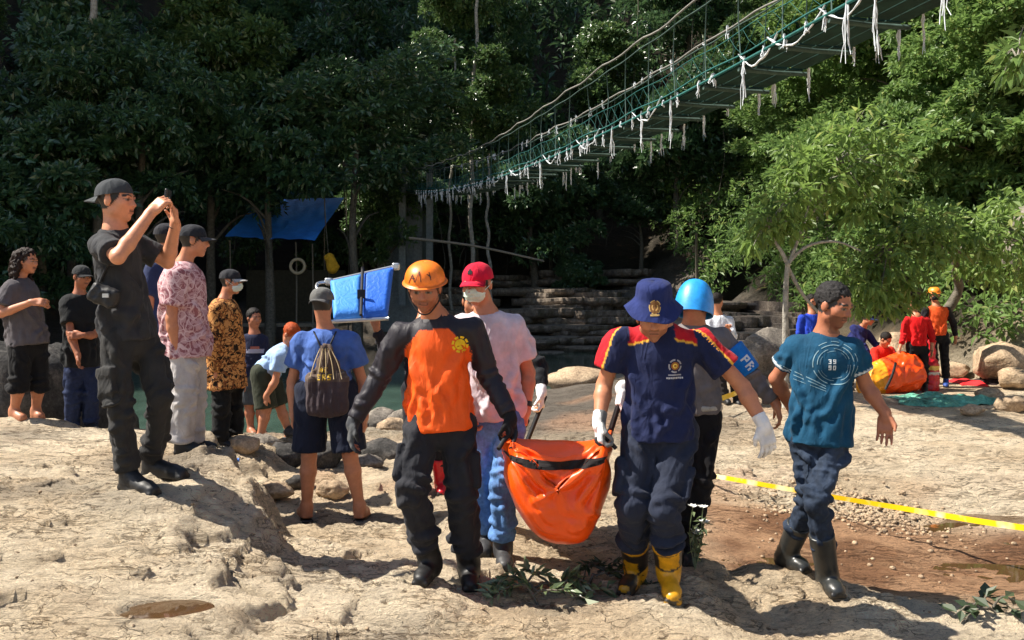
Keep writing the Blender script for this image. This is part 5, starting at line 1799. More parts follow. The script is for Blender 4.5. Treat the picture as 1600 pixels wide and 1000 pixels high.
# nearer overhanging trees on the left bank
for (px, Y, h, s, c, lb) in [(60, 27, 5.6, 1.25, 0, 'dark leafy tree above the wavy haired person and the black tee man'), (230, 29, 7.6, 1.35, 1, 'broad dark tree right behind the raised phone'), (-60, 25, 3.2, 1.2, 1, 'dark leafy tree cut by the left picture edge'), (420, 32, 7.2, 1.35, 0, 'dark leafy tree with its trunk just left of the blue tarpaulin'), (560, 33, 8.4, 1.35, 1, 'dark leafy tree above the blue stretcher, right of the tarpaulin'), (330, 33, 9.5, 1.4, 2, 'tall narrow dark tree high above the black caps'), (120, 31, 10.0, 1.4, 0, 'tall dark tree high above the backward cap at the top edge'), (600, 36, 5.4, 1.1, 2, 'smaller green tree beside the far landing of the bridge')]:
    x, y, z = spot(px, Y)
    tree(lb, 'forest_tree', (x, y, max(z, -.5)), c, s, h, rs.uniform(0, 6.28), 'trees at the forest edge')
# pale bare trunks
for lab, px, Y, y0, y1, r in [('pale slender trunk rising high behind the backward cap', 152, 30, 0, 300, .17), ('pale thin straight trunk behind the far end of the bridge', 742, 36, -40, 400, .10), ('dark slender trunk in the shade right of the pale one', 766, 36, 300, 400, .08), ('thin leaning trunk beside the pale straight one', 706, 37, 120, 400, .07)]:
    a = P(px, y1, Y); zt = min(float(terrain(a[0], Y)[0]), a[2]) - .3
    b_ = P(px + rs.uniform(-6, 10), y0 - 60, Y)
    pts = spline([(a[0], Y, zt), (a[0] + rs.uniform(-.25, .25), Y, zt + (b_[2] - zt) * .35), (b_[0] + rs.uniform(-.2, .2), Y, zt + (b_[2] - zt) * .7), b_], 30)
    pts[:, 0] += .05 * np.sin(np.arange(30) * 1.3)
    v, f = tube_vf(pts, np.linspace(r, r * .6, 30), 10)
    root = empty('tree', (a[0], Y, zt)); tag(root, lab, 'tree')
    mesh_obj('trunk', v, f, M['bark_pale'], root, (a[0], Y, zt))
    o = bpy.data.objects.new('crown', CROWN[2]); link(o, root); o.location = (b_[0] - a[0], 0, b_[2] - zt + 1.5)
# sunlit slope on the right bank
lit = [(1330, 24, 3.2, 1.2, 3), (1400, 26, 5.2, 1.35, 4), (1480, 24, 4.6, 1.3, 3), (1560, 23, 4.4, 1.25, 4), (1640, 22, 4.8, 1.35, 3), (1380, 30, 6.4, 1.5, 4), (1300, 31, 4.4, 1.3, 3), (1470, 30, 7.2, 1.6, 3), (1570, 29, 7.0, 1.5, 4), (1660, 28, 7.5, 1.6, 4),
       (1440, 20, 2.2, .95, 4), (1540, 19, 2.6, 1.0, 3), (1620, 18.5, 3.4, 1.0, 4), (1520, 36, 8.5, 1.9, 4), (1640, 36, 8.5, 1.9, 3), (1420, 36, 7.0, 1.7, 3), (1340, 38, 5.2, 1.4, 4), (1500, 22, 3.0, 1.1, 4), (1590, 25, 6.4, 1.4, 3), (1250, 36, 4.4, 1.2, 4)]
for i, (px, Y, h, s, c) in enumerate(lit):
    x, y, z = spot(px, Y)
    tree('sunlit bushy tree on the steep slope of the far right bank', 'slope_tree', (x, y, z - .1), c, s, h, rs.uniform(0, 6.28), 'sunlit trees on the slope')
# shrubs low on the banks
for (px, Y, h, s, c) in [(900, 40, 1.6, .55, 0), (860, 43, 3.0, .7, 2), (1000, 43, 3.6, .8, 0), (1120, 42, 3.2, .8, 2), (1180, 40, 2.4, .65, 1), (1230, 38, 1.8, .6, 3), (1270, 26, .9, .4, 3), (1540, 17.4, .7, .28, 3), (1592, 16.8, 1.3, .3, 4)]:
    x, y, z = spot(px, Y)
    tree('low bushy shrub growing above the layered river bank', 'shrub', (x, y, z - .05), c, s, h, rs.uniform(0, 6.28), 'bank shrubs')

# the forest behind, one mass
rs = np.random.default_rng(44)
def slope_mass(n, x0, x1, y0, y1, hmax, ln, keep=None):
    x = rs.uniform(x0, x1, n); y = rs.uniform(y0, y1, n)
    if keep is not None:
        m = keep(x, y); x, y = x[m], y[m]
    z = terrain_raw(x, y)
    q = np.stack([x * .22, y * .22, np.zeros_like(x)], 1)
    h = (1.0 + 1.4 * fbm(q + 6, 3)) * hmax * rs.uniform(.25, 1, len(x)) ** .6
    c = np.stack([x, y, z + np.maximum(h, .2)], 1)
    out = np.tile(np.array([0.0, -.6, .6]), (len(x), 1))
    return clumps(c, out, 7, ln, .18, rs, .4)
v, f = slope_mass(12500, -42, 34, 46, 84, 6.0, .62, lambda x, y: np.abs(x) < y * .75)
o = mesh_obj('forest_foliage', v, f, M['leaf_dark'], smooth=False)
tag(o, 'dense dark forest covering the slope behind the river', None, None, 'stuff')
v, f = slope_mass(2600, -44, -17, 18, 46, 4.5, .55)  # leaves over the cliff that was added to shade the forest
o = mesh_obj('shade_cliff_foliage', v, f, M['leaf_dark'], smooth=False)
tag(o, 'dense dark foliage on the steep left cliff added for shade', None, None, 'stuff')
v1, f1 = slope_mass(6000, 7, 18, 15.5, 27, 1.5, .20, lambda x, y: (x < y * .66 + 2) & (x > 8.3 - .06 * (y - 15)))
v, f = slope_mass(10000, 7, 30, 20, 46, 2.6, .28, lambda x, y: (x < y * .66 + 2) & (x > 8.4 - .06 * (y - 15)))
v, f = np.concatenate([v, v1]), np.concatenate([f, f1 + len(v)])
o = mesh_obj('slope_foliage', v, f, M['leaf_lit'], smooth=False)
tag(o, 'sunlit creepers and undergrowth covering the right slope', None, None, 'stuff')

# ---- the fruit tree with drooping leaves in front of the far crew
def droop_tree(label, base, limbs, clumps_at, seed, ln, name='fruit_tree', mat='leaf_tree', bark='bark_pale'):
    rs = np.random.default_rng(seed)
    root = empty(name, base); tag(root, label, 'tree')
    parts = [tube_vf(spline(c, 14), np.linspace(r0, r1, 14), 8) for c, r0, r1 in limbs[:1]]
    v, f = join(parts); mesh_obj('trunk', v, f, M[bark], root, base)
    for c, r0, r1 in limbs[1:]:
        v, f = tube_vf(spline(c, 12), np.linspace(r0, r1, 12), 7)
        mesh_obj('branch', v, f, M[bark], root, base)
    cc, oo = [], []
    for (c, R, n) in clumps_at:
        q = rs.normal(size=(n, 3)); q /= np.linalg.norm(q, axis=1, keepdims=True)
        n = int(n * .60); q = q[:n]; rad = 1.18 * rs.random((n, 1)) ** .4
        cc.append(np.asarray(c) + q * np.asarray(R) * rad); oo.append(q)
    cc, oo = np.concatenate(cc), np.concatenate(oo)
    v, f = clumps(cc, oo * .6, 7, ln, .19, rs, .6, .85)
    mesh_obj('crown', v, f, M[mat], root, base, smooth=False)
    tw = []
    for i in rs.choice(len(cc), min(60, len(cc)), replace=False):
        c = cc[i]; j = np.argmin([np.linalg.norm(np.asarray(l[0][-1]) - c) for l in limbs])
        tw.append(tube_vf(np.array([limbs[j][0][-1], (np.asarray(limbs[j][0][-1]) + c) / 2 + (0, 0, .06), c]), [.010, .007, .004], 5))
    v, f = join(tw); mesh_obj('twigs', v, f, M[bark], root, base)
    return root
YT = 12.6
def T_(px, py, dy=0): return P(px, py, YT + dy)
bx, by = T_(1227, 560)[0], YT
bz = float(terrain(bx, by)[0]) - .05
droop_tree('thin pale trunked tree with drooping leaves above the teal shirt man', (bx, by, bz), [
    ([(bx, by, bz), T_(1227, 520), T_(1228, 450), T_(1231, 412)], .05, .035),
    ([T_(1231, 412), T_(1250, 392), T_(1275, 380), T_(1310, 378), T_(1345, 392)], .03, .012),
    ([T_(1231, 414), T_(1222, 395), T_(1210, 376), T_(1200, 350)], .035, .015),
    ([T_(1232, 412), T_(1245, 380), T_(1254, 352), T_(1270, 300, .2)], .028, .012),
    ([T_(1232, 420, .02), T_(1248, 450, .05), T_(1262, 470, .1), T_(1290, 500, .2)], .03, .02),
    ([T_(1254, 352, .1), T_(1285, 310, .3), T_(1310, 250, .4)], .02, .010)],
    [(T_(1200, 350), (.30, .3, .28), 34), (T_(1235, 320), (.40, .45, .40), 70), (T_(1285, 265, .3), (.55, .6, .60), 95), (T_(1330, 225, .4), (.50, .6, .45), 75), (T_(1250, 270, .2), (.32, .4, .36), 50), (T_(1335, 305, .4), (.55, .6, .45), 70),
     (T_(1180, 372), (.14, .2, .18), 12), (T_(1365, 255, .5), (.4, .5, .45), 70)], 61, .19)
YT = 12.9
bx2 = T_(1492, 520)[0]; bz2 = float(terrain(bx2, YT + 2.4)[0]) - .05
droop_tree('broad tree with hanging leaves covering the heads of the far crew', (bx2, YT + 2.4, bz2), [
    ([(bx2, YT + 2.4, bz2), T_(1490, 470, 2.3), T_(1494, 430, 2.0), T_(1490, 390, 1.2)], .10, .05),
    ([T_(1490, 395, 1.2), T_(1440, 375, .6), T_(1390, 385, .2)], .05, .015),
    ([T_(1490, 395, 1.2), T_(1550, 370, .7), T_(1600, 375, .4)], .05, .015)],
    [(T_(1350, 430, .1), (.42, .4, .40), 90), (T_(1400, 400, .2), (.50, .5, .45), 120), (T_(1460, 372, .4), (.55, .6, .34), 110), (T_(1530, 368, .4), (.55, .6, .36), 100), (T_(1590, 385, .4), (.5, .6, .42), 85), (T_(1380, 462, .2), (.40, .4, .28), 60),
     (T_(1418, 452, .5), (.22, .3, .22), 26), (T_(1430, 350, .4), (.5, .5, .3), 50), (T_(1340, 470, .1), (.22, .3, .22), 24), (T_(1590, 425, 1.2), (.5, .5, .22), 60), (T_(1520, 415, 1.6), (.4, .4, .22), 40), (T_(1610, 330, .6), (.5, .5, .4), 60)], 62, .17, 'fruit_tree', 'leaf_tree', 'bark')
# leaves reaching in at the upper right corner
YT = 7.0
b0 = T_(1720, 60, 0)
zz = float(terrain(b0[0] + .6, 7.4)[0])
droop_tree('bright leafy sprig reaching in at the upper right corner', (b0[0] + .6, 7.4, zz), [
    ([(b0[0] + .6, 7.4, zz), (b0[0] + .55, 7.4, 1.5), (b0[0] + .3, 7.2, 2.8), T_(1700, 90)], .05, .02),
    ([T_(1700, 90), T_(1640, 95), T_(1590, 92)], .012, .004)],
    [(T_(1594, 92), (.11, .2, .12), 22), (T_(1650, 95), (.3, .4, .22), 24), (T_(1720, 60), (.5, .5, .4), 60)], 63, .15, 'sapling', 'leaf_lit')
# ---------------------------------------------------------------- hanging bridge
M['teal'] = plain_mat('teal_rope', C(38, 96, 92), .7, .3, .3, 20)
M['deck'] = plain_mat('deck_boards', C(26, 52, 46), .85, .2, .5, 6)
M['cable'] = plain_mat('steel_cable', C(128, 126, 120), .6, .4, .3, 30)
M['beam'] = plain_mat('bridge_beam', C(58, 78, 72), .8, .3, .4, 10)
M['rag'] = plain_mat('white_plastic_strips', C(206, 212, 216), .6, .4, .2, 20)
BA, BB = 5.33, -.27
def bp(Y, side, dz=0.0):
    """side 0: near edge, 1: far edge"""
    return np.array([BA + BB * Y + side * .80, Y + side * .21, 4.06 + .0034 * (Y - 13) ** 2 + dz])
def rail_h(Y): return 1.08 - .010 * max(0, Y - 13)
br_loc = bp(35, .5) - np.array([0, 0, 1.0])
bridge = empty('suspension_bridge', br_loc)
tag(bridge, 'narrow suspension footbridge with teal deck and white tatters crossing the gorge', 'bridge')
def bpart(name, v, f, mat, smooth=True): return mesh_obj(name, v, f, mat, bridge, br_loc, smooth)
rs = np.random.default_rng(71)
Ys = np.concatenate([np.linspace(4.2, 35.2, 120)])
for side in (0, 1):
    jit = np.cumsum(rs.normal(0, .012, 120)); jit -= np.linspace(jit[0], jit[-1], 120)
    pts = np.array([bp(y, side, rail_h(y) + .02 * math.sin(y * 4 + side) + j * .8) for y, j in zip(Ys, jit)])
    v, f = tube_vf(pts, .015, 7); bpart('hand_cable', v, f, M['cable'])
    pts2 = np.array([bp(y, side, rail_h(y) - .10 + .01 * math.sin(y * 5)) for y in Ys])
    v, f = tube_vf(pts2, .010, 6); bpart('support_cable', v, f, M['beam'])
    pts = np.array([bp(y, side, .03) for y in Ys]); v, f = tube_vf(pts, .017, 7); bpart('deck_cable', v, f, M['teal'])
    pts = np.array([bp(y, side, .13 + .02 * math.sin(y * 3)) for y in Ys]); v, f = tube_vf(pts, .010, 6); bpart('net_rope', v, f, M['teal'])
y = 4.4
while y < 35:
    a, b_ = bp(y, -.04, -.05), bp(y, 1.04, -.05)
    v, f = tube_vf(np.array([a, (a + b_) / 2 - (0, 0, .01), b_]), .026, 6); bpart('cross_beam', v, f, M['beam'])
    L = .82
    for k in range(4):            # boards run along the bridge
        s0, s1 = .02 + k * .245, .02 + k * .245 + .225
        q = np.array([bp(y + .03, s0), bp(y + .03, s1), bp(y + L - .02, s1), bp(y + L - .02, s0)])
        q[:, 2] += rs.uniform(-.008, .008)
        vv = np.concatenate([q, q + (0, 0, .022)])
        bpart('deck_board', vv, [[3, 2, 1, 0], [4, 5, 6, 7], [0, 1, 5, 4], [1, 2, 6, 5], [2, 3, 7, 6], [3, 0, 4, 7]], M['deck'], False)
    for side in (0, 1):
        p, q = bp(y, side, .0), bp(y + rs.uniform(-.06, .06), side, rail_h(y))
        v, f = tube_vf(np.array([p, (p + q) / 2 + rs.normal(0, .02, 3), q]), .008, 5); bpart('hanger', v, f, M['beam'])
    y += L
# rope netting between deck and hand cable
for side in (0,):
    parts = []
    for yk in np.arange(5.0, 34.5, .30):
        h_ = rail_h(yk)
        a, b_ = bp(yk, side, .10), bp(yk + .30, side, h_ * .36)
        parts.append(tube_vf(np.array([a, (a + b_) / 2 + rs.normal(0, .01, 3), b_]), .0026, 4, False))
        a, b_ = bp(yk + .30, side, .10), bp(yk, side, h_ * .36)
        parts.append(tube_vf(np.array([a, (a + b_) / 2 + rs.normal(0, .01, 3), b_]), .0026, 4, False))
    v, f = join(parts); bpart('netting', v, f, M['teal'])
    pts = np.array([bp(yy_, side, rail_h(yy_) * .36 + .015 * math.sin(yy_ * 4)) for yy_ in Ys]); v, f = tube_vf(pts, .006, 5); bpart('mid_rope', v, f, M['teal'])
# white plastic tatters hanging from ropes
def tatter(p, L, w):
    parts = []
    for k in range(4):
        o = rs.normal(0, w * .5, 3); o[2] = 0
        pts = np.array([p + o * t + (rs.normal(0, .008), rs.normal(0, .008), -L * t * rs.uniform(.75, 1)) for t in np.linspace(0, 1, 7)])
        pts[0] = p
        parts.append(tube_vf(pts, np.linspace(.009, .0025, 7) * (1 + .5 * rs.random()), 5))
    v, f = join(parts); bpart('tatter', v, f, M['rag'])
for y in np.arange(6.0, 33, .33):
    y = y + rs.uniform(-.2, .2)
    big = rs.random() < .25
    tatter(bp(y, 0, .08), rs.uniform(.28, .75) if big else rs.uniform(.08, .28), .05)
    if rs.random() < .55 and y > 8: tatter(bp(y, 1, .0), rs.uniform(.12, .45), .03)
    if rs.random() < .5 and y > 8: tatter(bp(y, 1, rail_h(y)), rs.uniform(.08, .22), .03)
for y0, y1 in [(7.2, 8.0), (7.9, 8.7), (8.6, 9.6), (9.4, 10.2), (12.2, 13.2), (14.5, 15.6), (16.5, 17.5), (18.5, 20), (20.5, 22), (24, 26)]:
    t = np.linspace(0, 1, 12)
    pts = np.array([bp(y0 + (y1 - y0) * s, 0, .14 - .22 * math.sin(math.pi * s) * rs.uniform(.9, 1.1)) for s in t])
    v, f = tube_vf(pts, .005 + .010 * rs.random(12), 6); bpart('swag', v, f, M['rag'])
# landing on the forest side: mesh panel and two posts
M['mesh'] = plain_mat('wire_panel', C(110, 116, 116), .7, .3, .3)
for side in (-.15, 1.15):
    p = bp(35.2, side)
    v, f = box_vf(p + (0, 0, -1.6), (.13, .13, 2.9)); bpart('post', v, f, M['mesh'], False)
pl = bp(35.6, .5)
v, f = box_vf(pl + (-.6, .9, -.35), (1.2, 1.0, .16)); bpart('landing', v, f, M['beam'], False)
zt = float(terrain(pl[0] - .6, 36.5)[0])
v, f = box_vf((pl[0] - .6, pl[1] + .9, (zt + pl[2] - .5) / 2), (.9, .8, (pl[2] - .5 - zt) / 2)); bpart('abutment', v, f, M['mesh'], False)
for k in range(9):
    a = bp(34.2, 0, .1) + (-.02 - .17 * k * .6, .15 * k, 0)
    v, f = tube_vf(np.array([a, a + (0, 0, .45), a + (.02, 0, .9)]), .012, 5); bpart('railing_bar', v, f, M['mesh'])

# ---------------------------------------------------------------- shelter under the blue tarpaulin, far left bank
M['tarp'] = plain_mat('blue_tarpaulin', C(64, 144, 252), .32, .5, .25, 3, 14, .4, .03)
YT = 32.0
tl, tr, brr, bl = P(408, 312, 35), P(538, 308, 35), P(492, 374, 32), P(352, 368, 32)
u = np.linspace(0, 1, 40); w = np.linspace(0, 1, 20)
Ug, Wg = np.meshgrid(u, w, indexing='ij')
pts = ((1 - Ug)[..., None] * ((1 - Wg)[..., None] * tl + Wg[..., None] * bl) + Ug[..., None] * ((1 - Wg)[..., None] * tr + Wg[..., None] * brr)).reshape(-1, 3)
pts[:, 2] -= .22 * (np.sin(np.pi * Ug) * np.sin(np.pi * Wg)).ravel() + .10 * np.abs(noise(pts * np.array((1.6, .7, .7)) + 4)) + .04 * noise(pts * 3.1)
sh_loc = np.array([(bl[0] + brr[0]) / 2, 33.5, float(terrain((bl[0] + brr[0]) / 2, 33.5)[0])])
shel = empty('shelter', sh_loc); tag(shel, 'simple riverside shelter under a blue tarpaulin at the forest edge', 'shelter')
thick = np.concatenate([pts, pts - (0, 0, .012)])
gfc = grid_faces(40, 20).tolist()
mesh_obj('tarpaulin', thick, gfc + [[i + 800 for i in q[::-1]] for q in gfc], M['tarp'], shel, sh_loc)
M['pole'] = plain_mat('weathered_pole', C(120, 112, 98), .85, .2, .3, 20)
for c in (bl + (.15, .05, 0), brr + (-.1, .05, 0), tl + (.3, 0, 0), tr + (-.8, 0, 0), (bl + brr) / 2 + (0.9, .1, .0)):
    z0 = float(terrain(c[0], c[1])[0])
    v, f = tube_vf(np.array([(c[0], c[1], min(z0, 0) - .2), (c[0] + .03, c[1], c[2] / 2), (c[0], c[1], c[2] - .16)]), .03, 7); mesh_obj('pole', v, f, M['pole'], shel, sh_loc)
v, f = box_vf((sh_loc[0] + .3, 34.6, 1.6), (1.9, .06, 1.0)); mesh_obj('back_wall', v, f, plain_mat('dark_boards', C(66, 62, 50), .9, .2, .3), shel, sh_loc, smooth=False)
v, f = box_vf((sh_loc[0] + .3, 33.5, .55), (2.1, 1.3, .06)); mesh_obj('platform', v, f, M['pole'], shel, sh_loc, smooth=False)
# ring buoy
rc = P(465, 416, 31.9)
a = np.linspace(0, 2 * math.pi, 32, endpoint=False)
ring = np.stack([rc[0] + .25 * np.cos(a), np.full(32, rc[1]), rc[2] + .25 * np.sin(a)], 1)
av = np.linspace(0, 2 * math.pi, 10, endpoint=False)
rv = (np.stack([rc[0] + (.25 + .055 * np.cos(av)[None]) * np.cos(a)[:, None], rc[1] + .055 * np.sin(av)[None] + 0 * a[:, None], rc[2] + (.25 + .055 * np.cos(av)[None]) * np.sin(a)[:, None]], -1)).reshape(-1, 3)
o = mesh_obj('ring_buoy', rv, grid_faces(32, 10, True, True), plain_mat('buoy_foam', C(176, 160, 130), .7, .3), loc=rc)
tag(o, 'pale ring buoy hanging under the blue tarpaulin', 'ring buoy')
B = Blend(); c = P(516, 408, 31.9)
B.cone(c + (0, 0, .15), c + (.08, 0, -.25), .14, .20, .1); B.cone(c + (.05, 0, 0), c + (.25, 0, -.2), .10, .06, .1); B.ball(c + (-.1, 0, .1), .12, .1)
v, f, _ = B.mesh(.03); v = crease(v, f, [c], .03, (6, 6, 4), 3, .8)
o = mesh_obj('hanging_cloth', v, f, M['cloth'], loc=c, colors=np.tile(np.array(C(206, 156, 40)), (len(v), 1))); tag(o, 'crumpled yellow cloth hanging under the blue tarpaulin', 'cloth')
# fallen bamboo pole and stake
a, b_ = P(640, 372, 30), P(850, 408, 27)
v, f = tube_vf(spline([a, (a + b_) / 2 + (0, 0, .1), b_], 14), np.linspace(.05, .03, 14), 7)
o = mesh_obj('bamboo_pole', v, f, M['pole'], loc=a); tag(o, 'slanting bamboo pole behind the red cap', 'pole')
a = P(1088, 440, 34); zz = float(terrain(a[0], 34)[0])
v, f = tube_vf(np.array([(a[0], 34, zz - .2), (a[0] + .03, 34, 1.5), P(1088, 364, 34)]), [.07, .06, .055], 8)
o = mesh_obj('wooden_stake', v, f, M['pole'], loc=(a[0], 34, zz)); tag(o, 'upright wooden stake on the far bank above the sky blue helmet', 'stake')
# ---------------------------------------------------------------- build the people
PP = {}
for key, s in SPECS.items():
    PP[key] = person(s[0], s[1], s[2], *(s[3:] or ()))

def cast(o, px, py):
    """where the sight line through a photo point meets this person's shirt"""
    d = P(px, py, 1.0) - np.array([0, 0, CH])
    h = o['top_bvh'].ray_cast(Vector((0, 0, CH)), Vector(U(d)), 30)
    return None if h[0] is None else np.array(h[0])

# chest emblem of the orange shirt
o = PP['orange']; p = cast(o, 719, 538)
if p is not None:
    y1, y2 = C(240, 196, 40), C(196, 120, 16)
    pol = ring_polys(.030, .041, y1, 24, gaps=(3, 1)) + ring_polys(.0, .026, y1, 18) + rect_polys(-.014, -.012, .014, -.007, y2, 2, 1) + rect_polys(-.010, .003, -.004, .012, y2, 1, 1) + rect_polys(.004, .003, .010, .012, y2, 1, 1)
    decal('chest_emblem', o['top_bvh'], pol, p, (1, 0, 0), (0, 0, 1), (0, 1, 0), o['top'], o['loc'], M['cloth'])
# marker scribble on the orange helmet
hm = o['hat']; hv = np.array([v.co for v in hm.data.vertices]) + o['loc']
hb = BVHTree.FromPolygons(hv.tolist(), [list(q.vertices) for q in hm.data.polygons])
c0 = o['hd'] + o['Rh'][2] * .075 + o['Rh'][1] * .09
ink = C(60, 30, 20)
def stroke(x0, y0, x1, y1, w=.004):
    d = U(np.array([x1 - x0, y1 - y0, 0]))[:2]; nn = np.array([-d[1], d[0]]) * w / 2
    m = 4; out = []
    for i in range(m):
        a = np.array([x0, y0]) + (np.array([x1, y1]) - (x0, y0)) * i / m; b_ = np.array([x0, y0]) + (np.array([x1, y1]) - (x0, y0)) * (i + 1) / m
        out.append(([tuple(a - nn), tuple(b_ - nn), tuple(b_ + nn), tuple(a + nn)], ink))
    return out
pol = stroke(-.065, -.02, -.045, .02) + stroke(-.045, .02, -.035, -.02) + stroke(-.05, 0, -.03, .0) + stroke(-.03, -.02, -.012, .035) + stroke(-.012, .035, -.002, -.02) + stroke(.025, .02, .045, .005) + stroke(.035, .03, .045, -.01)
decal('helmet_marking', hb, pol, c0, (1, 0, 0), (0, 0, 1), (0, 1, -.1), o['hat'], o['loc'], M['plastic'], .003)

# chin straps
for key in ('orange', 'crewhelmet'):
    o = PP[key]; R_, c_ = o['Rh'], o['hd']
    for e in (-1, 1):
        pts = spline([c_ + e * .088 * R_[0] - .01 * R_[1] + .03 * R_[2], c_ + e * .076 * R_[0] + .012 * R_[1] - .05 * R_[2], c_ + e * .03 * R_[0] + .05 * R_[1] - .112 * R_[2], c_ + .058 * R_[1] - .122 * R_[2]], 12)
        v, f = tube_vf(pts, .004, 6); mesh_obj('chin_strap', v, f, M['black'], o['hat'], o['loc'])

# navy shirt: crest with a line of small lettering, sleeve lettering, hat crest
o = PP['navy']; p = cast(o, 1055, 572)
if p is not None:
    g1, g2 = C(150, 150, 160), C(150, 96, 50)
    pol = ring_polys(.026, .034, g1, 20, gaps=(4, 1)) + ring_polys(.0, .020, g2, 14) + ring_polys(.006, .012, C(220, 190, 90), 10) + rect_polys(-.034, -.047, .034, -.040, g1, 6, 1)
    for k in range(9):
        pol += rect_polys(-.043 + k * .0098, -.062 - .001 * (k % 2), -.043 + k * .0098 + .007, -.054, C(190, 190, 196), 1, 1)
    decal('chest_emblem', o['top_bvh'], pol, p, (1, 0, 0), (0, 0, 1), (0, 1, 0), o['top'], o['loc'], M['cloth'])
ax = U(o['E'][1] - o['S'][1]); upv = U(np.cross(np.cross(ax, (0, -1, 0)), ax)) ; upv = np.cross((0, -1, 0), ax); upv = upv if upv[2] > 0 else -upv
p0_ = o['S'][1] + np.array([-.03, 0, .055])
pol = []
for k in range(7):
    c_ = C(226, 150, 60)
    x0 = -.05 + k * .032
    pol += rect_polys(x0, -.008, x0 + .005, .014, c_, 1, 1) + rect_polys(x0 + .005, .009, x0 + .018, .014, c_, 1, 1) + (rect_polys(x0 + .014, -.008, x0 + .019, .012, c_, 1, 1) if k % 3 else rect_polys(x0 + .005, -.008, x0 + .018, -.003, c_, 1, 1))
decal('sleeve_lettering', o['top_bvh'], pol, p0_ - upv * .012, ax, upv, U(np.array([-.1, 1, -.35])), o['top'], o['loc'], M['cloth'])
hm = o['hat']; hv = np.array([v.co for v in hm.data.vertices]) + o['loc']
hb = BVHTree.FromPolygons(hv.tolist(), [list(q.vertices) for q in hm.data.polygons])
c0 = o['hd'] + o['Rh'][2] * .075 + o['Rh'][1] * .12
pol = ring_polys(.0, .024, C(120, 84, 50), 16, sy=1.15) + ring_polys(.010, .016, C(190, 150, 90), 12) + ring_polys(.024, .028, C(190, 160, 100), 20, gaps=(4, 1), sy=1.15) + rect_polys(-.022, -.036, .022, -.029, C(180, 150, 96), 4, 1)
decal('hat_emblem', hb, pol, c0, o['Rh'][0] * -1, o['Rh'][2], -o['Rh'][1], o['hat'], o['loc'], M['cloth'], .003)

# teal shirt print: broken rings, four little characters, sweeping lines
o = PP['teal']; p = cast(o, 1304, 570)
if p is not None:
    w1 = C(120, 150, 162)
    rt = np.array([1.0, 0, 0])
    pol = ring_polys(.100, .104, w1, 40, gaps=(7, 1)) + ring_polys(.082, .085, w1, 36, gaps=(9, 2)) + ring_polys(.118, .121, w1, 30, a0=-.6, a1=2.2, gaps=(6, 2)) + ring_polys(.070, .072, w1, 30, gaps=(5, 2))
    pol += text_polys('39', -.030, .004, .024, C(205, 215, 218), .35) + text_polys('90', -.030, -.028, .024, C(205, 215, 218), .35)
    for k in range(3):
        x0, y0, x1, y1 = -.23 + .015 * k, -.015 - .03 * k, -.04 + .0 * k, -.115 - .012 * k
        for i in range(9):
            a = np.array([x0 + (x1 - x0) * i / 9, y0 + (y1 - y0) * i / 9]); b_ = np.array([x0 + (x1 - x0) * (i + 1) / 9, y0 + (y1 - y0) * (i + 1) / 9])
            pol.append(([tuple(a), tuple(b_), tuple(b_ + (0, .0045 - .001 * k)), tuple(a + (0, .0045 - .001 * k))], w1))
    decal('shirt_print', o['top_bvh'], pol, p, rt, (0, 0, 1), (0, 1, 0), o['top'], o['loc'], M['cloth'])

# officer's blue armband with white PR
o = PP['police']
S1, E1 = o['S'][1], o['E'][1]
ax = U(E1 - S1); L = np.linalg.norm(E1 - S1)
B = Blend(); B.cone(S1 + ax * L * .30, S1 + ax * L * .88, .078, .070, .01, 0, None, (1, 1))
v, f, _ = B.mesh(.007); v = crease(v, f, [S1], .006, (12, 12, 8), 2, .6)
mesh_obj('armband', v, f, M['cloth'], o['root'], o['loc'], colors=np.tile(np.array(C(24, 110, 190)), (len(v), 1)))
ab = BVHTree.FromPolygons(v.tolist(), f.tolist())
up_ = np.cross(ax, (0, -1, 0)); up_ = U(up_ if up_[2] > 0 else -up_)
decal('armband_lettering', ab, text_polys('PR', -.02, -.02, .055, C(200, 206, 210), .2), S1 + ax * L * .60 + up_ * .012, ax, up_, (0, 1, 0), o['root'], o['loc'], M['cloth'])
B = Blend(); B.cone(o['wst'] + (o['mH'] - o['wst']) * .62, o['wst'] + (o['mH'] - o['wst']) * .80, .172, .172, .01, 0, (o['frS'], 1.36), (1, 1))
v, f, _ = B.mesh(.009); mesh_obj('belt', v, f, M['leather'], o['root'], o['loc'], colors=np.tile(np.array(C(176, 170, 160)), (len(v), 1)))

# red cap's small badge and wrist watch
o = PP['redcap']
hm = o['hat']; hv = np.array([v.co for v in hm.data.vertices]) + o['loc']
hb = BVHTree.FromPolygons(hv.tolist(), [list(q.vertices) for q in hm.data.polygons])
decal('cap_badge', hb, rect_polys(-.014, -.008, .014, .010, (.02, .02, .02), 3, 2) + rect_polys(-.008, .010, .004, .018, (.02, .02, .02), 2, 1), o['hd'] + o['Rh'][2] * .075 + o['Rh'][1] * .1, -o['Rh'][0], o['Rh'][2], -o['Rh'][1], o['hat'], o['loc'], M['cloth'], .003)
def band(o, i, t, w, r, c_, name):
    a = o['W'][i] + U(o['E'][i] - o['W'][i]) * t; d = U(o['E'][i] - o['W'][i])
    B = Blend(); B.cone(a, a + d * w, r, r, .005, 0, None, (1, 1))
    v, f, _ = B.mesh(.005); mesh_obj(name, v, f, M['rubber'], o['root'], o['loc'], colors=np.tile(np.array(c_), (len(v), 1)))
band(o, 1, .015, .032, .034, (.015, .015, .016), 'wrist_watch')
band(PP['photo'], 1, .006, .010, .031, (.03, .02, .015), 'bracelet')

